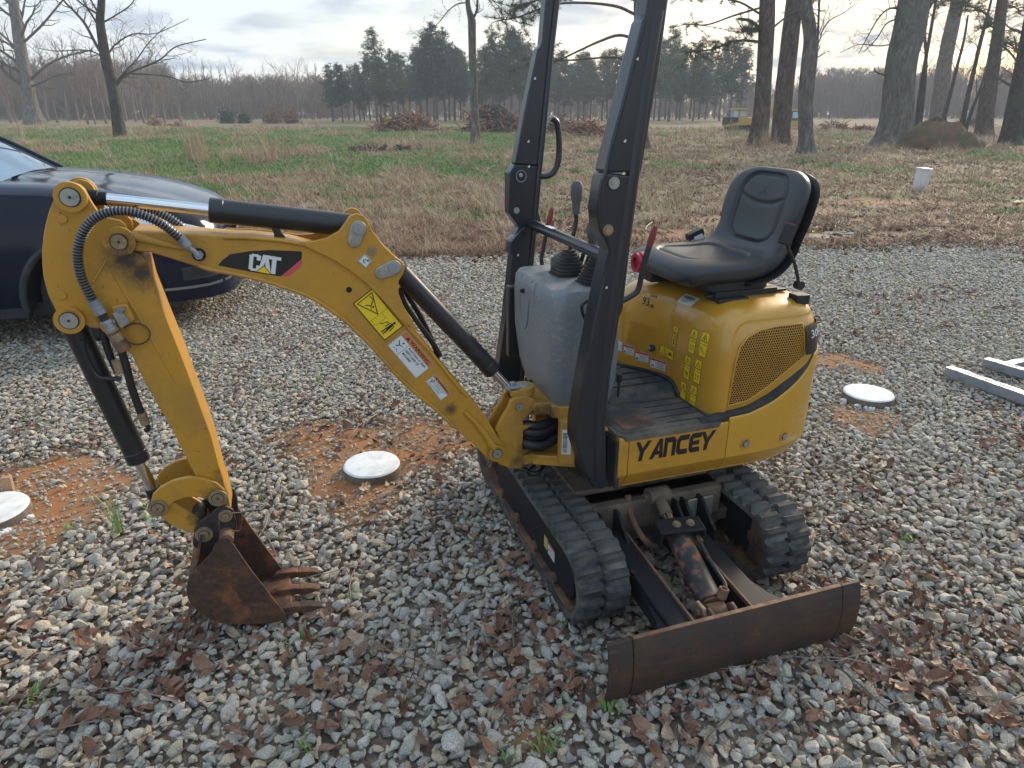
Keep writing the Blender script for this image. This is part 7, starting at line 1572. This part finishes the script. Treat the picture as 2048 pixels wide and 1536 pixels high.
grove = [(655, 128, 88), (676, 128, 84), (700, 132, 90), (722, 150, 92), (742, 58, 84), (765, 130, 95), (790, 105, 90), (815, 130, 96), (848, 62, 88), (862, 48, 86), (885, 60, 90), (905, 95, 96), (925, 110, 92), (962, 100, 95), (985, 62, 88), (1010, 72, 92), (1022, 58, 85), (1040, 70, 90), (1058, 85, 94), (1112, 130, 100), (1130, 118, 96), (1160, 108, 98), (1185, 120, 104), (1210, 104, 98), (1232, 98, 102), (1250, 105, 100), (1330, 80, 95), (1352, 58, 88), (1372, 92, 98), (1400, 85, 90), (1424, 100, 104), (1455, 84, 92), (1476, 80, 88), (1495, 95, 98),
         (660, 150, 98), (690, 140, 100), (712, 128, 99), (732, 120, 101), (755, 112, 102), (778, 100, 100), (802, 108, 101), (836, 95, 99), (895, 88, 102), (918, 100, 101), (972, 92, 101), (1048, 96, 102), (1095, 100, 104), (1120, 104, 105), (1172, 104, 105), (1220, 100, 106), (1262, 104, 104), (1318, 96, 104), (1364, 100, 104), (1410, 104, 105), (755, 120, 102), (828, 110, 103), (870, 100, 104), (945, 110, 103), (1000, 100, 104), (1075, 110, 104), (1145, 130, 108), (1340, 110, 106), (1390, 120, 108), (1440, 125, 108)]
for i, (u, vt, Y) in enumerate(grove):
    k = i % 5; src = PV[k]; tpz = wy(u, vt, Y); h_ = tpz.z; o = src if k not in used else copy_tree(src); used.add(k); s = h_ / 15.0
    o.location = (tpz.x, Y, -.1); o.scale = (s * rg.uniform(.95, 1.2) * 1.0, s * rg.uniform(.95, 1.2), s); o.rotation_euler = (0, 0, rg.uniform(0, 6.28))
    lb = {742: 'narrow pine with the tallest pointed top at the left of the grove', 862: 'tallest rounded pine of the grove left of the slim bare trunk', 655: 'pine standing outermost at the left end of the grove', 1352: 'tall pine just right of the near roll-over post in the grove', 1022: 'broad pine of the grove right of the slim bare trunk', 1476: 'pine at the right end of the grove above the yellow dozer'}.get(u, (ORD[sum(1 for g in grove[:34] if g[0] < u)] + ' pine from the left in the front row of the far grove') if i < 34 else (ORD[sum(1 for g in grove[34:] if g[0] < u)] + ' pine from the left in the half hidden back row of the grove'))
    tag(o, lb, 'pine', 'pines of the grove across the field')
# ---- far hardwoods
def hardwood(seed, H_, budc=False):
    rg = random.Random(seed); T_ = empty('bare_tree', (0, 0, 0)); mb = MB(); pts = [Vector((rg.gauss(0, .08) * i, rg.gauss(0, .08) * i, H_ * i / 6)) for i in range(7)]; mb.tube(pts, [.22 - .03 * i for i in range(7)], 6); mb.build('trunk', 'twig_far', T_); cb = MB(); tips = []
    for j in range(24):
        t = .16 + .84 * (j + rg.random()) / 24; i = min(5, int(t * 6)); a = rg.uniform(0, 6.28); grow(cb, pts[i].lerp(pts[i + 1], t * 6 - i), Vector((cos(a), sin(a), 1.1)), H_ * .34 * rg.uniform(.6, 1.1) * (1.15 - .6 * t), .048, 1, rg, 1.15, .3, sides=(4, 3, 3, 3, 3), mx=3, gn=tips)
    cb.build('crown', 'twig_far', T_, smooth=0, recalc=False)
    if budc:
        bb = MB()
        for c in tips:
            if rg.random() < .8:
                for _ in range(2): o_ = Vector((rg.gauss(0, .12), rg.gauss(0, .12), rg.gauss(0, .12))); bb.add([c + o_, c + o_ + Vector((.10, 0, .05)), c + o_ + Vector((.02, .05, .11))], [(0, 1, 2)])
        bb.build('buds', 'buds', T_, smooth=0, recalc=False, kind='stuff')
    return T_
HV = [hardwood(90 + i, 13, i == 1) for i in range(4)]; used = set()
hard = [(u, 128 + 30 * abs(noise.noise(Vector((u * .013, 1, 3)))) + rg.uniform(-6, 8), rg.uniform(98, 112), rg.choice((0, 2, 3))) for u in range(300, 640, 15)] + [(u, rg.uniform(60, 120), rg.uniform(68, 95), rg.choice((0, 1, 2))) for u in range(-40, 300, 20)] + [(310, 130, 80, 1), (345, 140, 84, 1)]
hard += [(u, 150 - (u - 1640) * .09 + rg.uniform(-8, 8), rg.uniform(105, 125), rg.choice((0, 1, 2, 3))) for u in range(1640, 2110, 17)]
for i, (u, vt, Y, k) in enumerate(hard):
    tpz = wy(u, vt, Y); o = HV[k] if k not in used else copy_tree(HV[k]); used.add(k); s = tpz.z / 13.0; o.location = (tpz.x, Y, -.1); o.scale = (s * rg.uniform(1, 1.25), s * rg.uniform(1, 1.2), s); o.rotation_euler = (0, 0, rg.uniform(0, 6.28))
    gname = 'bare hardwoods along the far left edge of the field' if u < 700 else 'bare hardwoods along the far right edge of the field'
    side_ = [h for h in hard if (h[0] < 700) == (u < 700)]; nth = ORD[min(len(ORD) - 1, sum(1 for h in side_ if h[0] < u))]
    tag(o, nth + (' bare tree' if k != 1 else ' tree, green budded,') + ' from the left in the wood ' + ('left' if u < 700 else 'right') + ' of the grove', 'tree', gname)
for i in range(4):
    if i not in used:
        for c in kids.get(HV[i].name, []): bpy.data.objects.remove(c)
        bpy.data.objects.remove(HV[i])
WPt = []
def woodpts(u0, u1, vt, Ya, Yb, n):
    for _ in range(n):
        u = rg.uniform(u0, u1); Y = rg.uniform(Ya, Yb); z = wy(u, vt + rg.uniform(-8, 22), Y); s = z.z; WPt.append((z.x, Y, -.2, 0, 0, rg.uniform(0, 6.28), s * 1.3, s * 1.3, s, rg.randrange(3)))
woodpts(-60, 330, 120, 100, 150, 150); woodpts(300, 660, 152, 112, 160, 200); woodpts(640, 1640, 168, 125, 170, 420); woodpts(1600, 2120, 138, 122, 175, 230); woodpts(-60, 700, 200, 100, 130, 200); woodpts(1560, 2120, 200, 112, 130, 160); woodpts(640, 1600, 205, 112, 130, 200)
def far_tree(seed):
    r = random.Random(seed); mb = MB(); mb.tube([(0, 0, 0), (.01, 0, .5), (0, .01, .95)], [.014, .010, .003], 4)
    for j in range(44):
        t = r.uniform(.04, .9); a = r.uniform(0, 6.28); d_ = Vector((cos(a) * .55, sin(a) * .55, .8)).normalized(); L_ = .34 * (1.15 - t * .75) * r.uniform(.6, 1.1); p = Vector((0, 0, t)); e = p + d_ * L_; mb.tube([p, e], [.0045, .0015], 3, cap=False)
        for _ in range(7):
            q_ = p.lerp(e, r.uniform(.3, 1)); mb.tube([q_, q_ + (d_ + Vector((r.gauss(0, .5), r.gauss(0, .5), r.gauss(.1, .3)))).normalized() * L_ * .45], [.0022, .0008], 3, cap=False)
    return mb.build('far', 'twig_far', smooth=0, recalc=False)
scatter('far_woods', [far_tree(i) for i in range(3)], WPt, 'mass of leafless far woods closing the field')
# low scrub on the field's far edge
sb = []
for u, v, w, c, lb in ((455, 250, 22, 'needles', 'small dark green cedar at the far field edge left of the red bushes'), (490, 250, 16, 'needles', 'smaller dark green cedar beside the rusty brush'), (545, 252, 26, 'rustb', 'rusty brown brush heap at the far field edge'), (585, 250, 24, 'rustb', 'second rusty brown brush heap right of the first at the far field edge')):
    if 'rustb' not in MT: simple('rustb', (.22, .11, .06), .9)
    Y = 80; b0 = wy(u, v, Y); T_ = empty('shrub', (b0.x, Y, 0)); tag(T_, lb, 'shrub'); r = random.Random(u); mb = MB(); R_ = w * Y / FPX * .62
    for _ in range(900):
        p = Vector((r.gauss(0, .42) * R_, r.gauss(0, .42) * R_, abs(r.gauss(0, .55)) * R_ * 1.2)); d_ = Vector((r.gauss(0, 1), r.gauss(0, 1), r.gauss(.5, .8))).normalized(); o_ = d_.orthogonal() * .04; mb.add([p - o_, p + o_, p + d_ * .4], [(0, 1, 2)])
    mb.build('foliage', c, T_, smooth=0, recalc=False, kind='stuff'); mb = MB(); mb.tube([(0, 0, -.1), (0, 0, R_)], [.08, .02], 5); mb.build('stem', 'bark_dark', T_)

# ---- piles of grubbed roots
dirty('root_wood', (.42, .19, .095), (.18, .10, .06), .35, .6, 3, rough=.95, fine=12, bumpk=.5); dirty('root_wood_pale', (.56, .34, .20), (.20, .12, .07), .35, .6, 3, rough=.95, fine=12); dirty('root_grey', (.26, .18, .135), (.08, .055, .04), .35, .6, 3, rough=.95, fine=12)
def root_pile(u, v, wpx, hpx, label, seed, n, mats, logs=()):
    q = gw(u, v); Y = q.y; k = (Y * cos(PITCH) + CAMH * sin(PITCH)) / FPX; W_, H_ = wpx * k / 2, hpx * k; T_ = empty('root_pile', (q.x, Y, 0)); tag(T_, label, 'root pile', 'piles of grubbed roots in the field'); r = random.Random(seed)
    for mi_, mt in enumerate(mats):
        mb = MB()
        for _ in range(n // len(mats)):
            x = max(-1, min(1, r.gauss(0, .42))); y = r.gauss(0, .4); zt_ = H_ * max(.08, (1 - abs(x) ** 1.7) * (.75 + .5 * noise.noise(Vector((x * 2.2, seed, 0))))) * max(.1, 1 - abs(y) * .8); p = Vector((x * W_, y * W_ * .5, r.uniform(0, 1) ** .6 * zt_ * .9)); d_ = Vector((r.gauss(0, 1), r.gauss(0, 1), r.gauss(.05, .42))).normalized(); L_ = r.uniform(.25, 1.1) * min(1, H_ / 1.2 + .3); rr_ = r.uniform(.02, .10)
            p2 = p + d_ * L_ * .5 + Vector((r.gauss(0, .1), r.gauss(0, .1), r.gauss(0, .08))); mb.tube([p, p2, p + d_ * L_], [rr_, rr_ * .8, rr_ * .25], 5)
        mb.build('root_tangle', mt, T_, smooth=0, recalc=False, kind='stuff')
    mb = MB(); rings = []
    for t in range(6): z = H_ * .72 * sin(t / 5 * pi / 2); s_ = cos(t / 5 * pi / 2) * .85 + .02; rings.append([(W_ * s_ * cos(a) * (1 + .2 * noise.noise(Vector((cos(a) * 2, sin(a) * 2, seed + t)))), W_ * .5 * s_ * sin(a), z - .05) for a in [2 * pi * i / 18 for i in range(18)]])
    mb.loft(rings); mb.build('soil_core', 'bark_dark', T_)
    for (u0, v0), (u1, v1), w in logs:
        mb = MB(); a_, b_ = wy(u0, v0, Y - .6), wy(u1, v1, Y - .3); mb.tube([a_ - T_.location, b_ - T_.location], [w, w * .6], 8); mb.build('log', 'root_wood_pale', T_)
root_pile(812, 266, 138, 46, 'long low pile of orange brown roots left of the slim bare trunk', 5, 1300, ('root_wood', 'root_wood_pale', 'root_wood'))
root_pile(988, 268, 122, 82, 'tallest pile of grey brown roots right behind the slim bare trunk', 6, 1300, ('root_grey', 'root_grey', 'root_wood_pale', 'root_wood'), [((925, 217), (955, 242), .09), ((990, 262), (1012, 215), .06), ((1000, 225), (1030, 262), .06)])
root_pile(1168, 275, 92, 42, 'pile of orange split roots seen between the two roll-over posts', 7, 600, ('root_wood', 'root_wood_pale'))
root_pile(1120, 268, 34, 40, 'narrow dark heap of roots just right of the far roll-over post', 8, 260, ('root_grey', 'root_wood'))
root_pile(1665, 262, 60, 22, 'scattered red brown roots between the grey trunk and the massive oak', 9, 160, ('root_wood', 'root_wood_pale'))
root_pile(1725, 264, 34, 16, 'smallest heap of broken roots left of the massive oak', 10, 80, ('root_wood',))
root_pile(1945, 255, 70, 26, 'jumble of red roots behind the dirt mound', 12, 160, ('root_wood',))
root_pile(312, 252, 22, 20, 'upturned stump beyond the leaning bare tree', 11, 90, ('root_wood_pale',)); root_pile(350, 256, 50, 10, 'thin heap of dark roots right of the upturned stump', 13, 120, ('root_wood',))
root_pile(735, 306, 90, 9, 'flat heap of grey brush lying in the green grass', 15, 240, ('root_grey',)); root_pile(812, 303, 36, 9, 'small heap of brush right of the flat grey brush heap', 16, 80, ('root_grey',))
# dirt mound
q = gw(1915, 303); MD = empty('dirt_mound', (q.x, q.y + 1.0, 0)); tag(MD, 'brown mound of dug earth between the massive oak and the right frame edge', 'dirt mound')
mb = MB(); k = (q.y * cos(PITCH) + CAMH * sin(PITCH)) / FPX; rings = []
for t in range(12):
    z = 60 * k * sin(t / 11 * pi / 2) ** 1.2; s_ = cos(t / 11 * pi / 2) ** 1.1; rings.append([(-30 * k * (t / 11) + 88 * k * s_ * cos(a) * (1 + .22 * noise.noise(Vector((cos(a) * 2, sin(a) * 2, t * .3)))), 50 * k * s_ * sin(a), z - .05 + .26 * noise.noise(Vector((cos(a) * 3.4, sin(a) * 3.4, t * .8)))) for a in [2 * pi * i / 40 for i in range(40)]])
dirty('mound_dirt', (.16, .095, .055), (.075, .065, .035), .42, .62, 1.6, rough=1, fine=9, bumpk=.9); mb.loft(rings); mb.build('earth', 'mound_dirt', MD, smooth=70)

# ---- yellow dozer and the far excavator
simple('far_yellow', (.50, .31, .07), .5); simple('far_dark', (.03, .03, .035), .6); simple('far_glass', (.42, .58, .66), .1, .3)
def px3(u, v, Y): return wy(u, v, Y)
q = gw(1482, 263); Yd = q.y; DZ = empty('bulldozer', (q.x, Yd, 0)); tag(DZ, 'old yellow crawler dozer standing in the field left of the dark pine trunks', 'dozer'); k = (Yd * cos(PITCH) + CAMH * sin(PITCH)) / FPX
def bxp(name, u0, v0, u1, v1, d0, d1, mat, par, root, Y, bevel=.02):
    a_, b_ = wy(u0, v0, Y) - root, wy(u1, v1, Y) - root; mb = MB(); mb.box((min(a_.x, b_.x), d0, min(a_.z, b_.z)), (max(a_.x, b_.x), d1, max(a_.z, b_.z))); return mb.build(name, mat, par, bevel=bevel)
rt = Vector((q.x, Yd, 0))
hd = bxp('engine_hood', 1453, 235, 1500, 250, -.5, .5, 'far_yellow', DZ, rt, Yd); bxp('radiator', 1450, 234, 1462, 250, -.55, .55, 'far_dark', hd, rt, Yd)
bxp('side_grille', 1464, 235, 1472, 245, -.53, -.49, 'far_dark', hd, rt, Yd, 0); bxp('belly_frame', 1449, 248, 1512, 253, -.6, .6, 'far_yellow', DZ, rt, Yd)
cb_ = bxp('cab', 1474, 219, 1491, 236, -.45, .45, 'far_yellow', DZ, rt, Yd); bxp('cab_window', 1465.5, 221, 1474, 234, -.4, .4, 'far_glass', cb_, rt, Yd, 0); bxp('side_window', 1478, 222, 1487, 233, -.47, -.455, 'far_glass', cb_, rt, Yd, 0); bxp('cab_roof', 1464, 217, 1492, 220, -.55, .55, 'far_yellow', cb_, rt, Yd)
for d0 in (-.75, .45):
    a_, b_ = wy(1455, 252, Yd) - rt, wy(1515, 262, Yd) - rt; mb = MB(); mb.loft([[(x, y, z) for x, z in arc((a_.x + .2, .22), .22, 90, 270, 8) + arc((b_.x - .2, .22), .22, -90, 90, 8)] for y in (d0, d0 + .3)]); mb.build('crawler_track', 'far_dark', DZ)
bxp('push_arm', 1490, 245, 1510, 249, -.8, -.72, 'far_yellow', DZ, rt, Yd); bxp('push_blade', 1512, 238, 1517, 262, -1, 1, 'far_yellow', DZ, rt, Yd)
q = gw(1590, 255); Ye = q.y; rt = Vector((q.x, Ye, 0)); FE = empty('far_excavator', rt); tag(FE, 'large yellow excavator with a glazed cab partly hidden between the pine trunks', 'excavator')
bxp('house_body', 1566, 241, 1607, 249, -.9, .9, 'far_yellow', FE, rt, Ye); cb_ = bxp('cab', 1577, 221, 1603, 242, -.7, .2, 'far_dark', FE, rt, Ye); bxp('cab_roof', 1578, 219, 1604, 222, -.75, .25, 'far_yellow', cb_, rt, Ye)
for a_, b_ in ((1580, 1587), (1589, 1595), (1598, 1602)): bxp('cab_window', a_, 224, b_, 236, -.715, -.705, 'far_glass', cb_, rt, Ye, 0)
for d0 in (-1.1, .6): bxp('crawler_track', 1562, 250, 1610, 256, d0, d0 + .5, 'far_dark', FE, rt, Ye, .1)
mb = MB(); mb.tube([wy(1572, 236, Ye) - rt, wy(1579, 212, Ye) - rt, wy(1552, 196, Ye) - rt], [.3, .28, .2], 4); mb.build('boom', 'far_yellow', FE); mb = MB(); mb.tube([wy(1552, 196, Ye) - rt, wy(1535, 235, Ye) - rt], [.2, .15], 4); mb.build('stick', 'far_yellow', FE)

# ---- haze
m = bpy.data.materials.new('haze'); m.use_nodes = True; n_ = m.node_tree.nodes; n_.clear(); vo = n_.new('ShaderNodeVolumePrincipled'); oo = n_.new('ShaderNodeOutputMaterial'); vo.inputs['Color'].default_value = (.80, .87, .97, 1); vo.inputs['Density'].default_value = .0016; vo.inputs['Anisotropy'].default_value = .1; m.node_tree.links.new(vo.outputs[0], oo.inputs['Volume'])
mb = MB(); mb.box((-203, -53, -1.6), (203, 193, 28)); hz = mb.build('haze', m, smooth=0); tag(hz, kind='stuff')
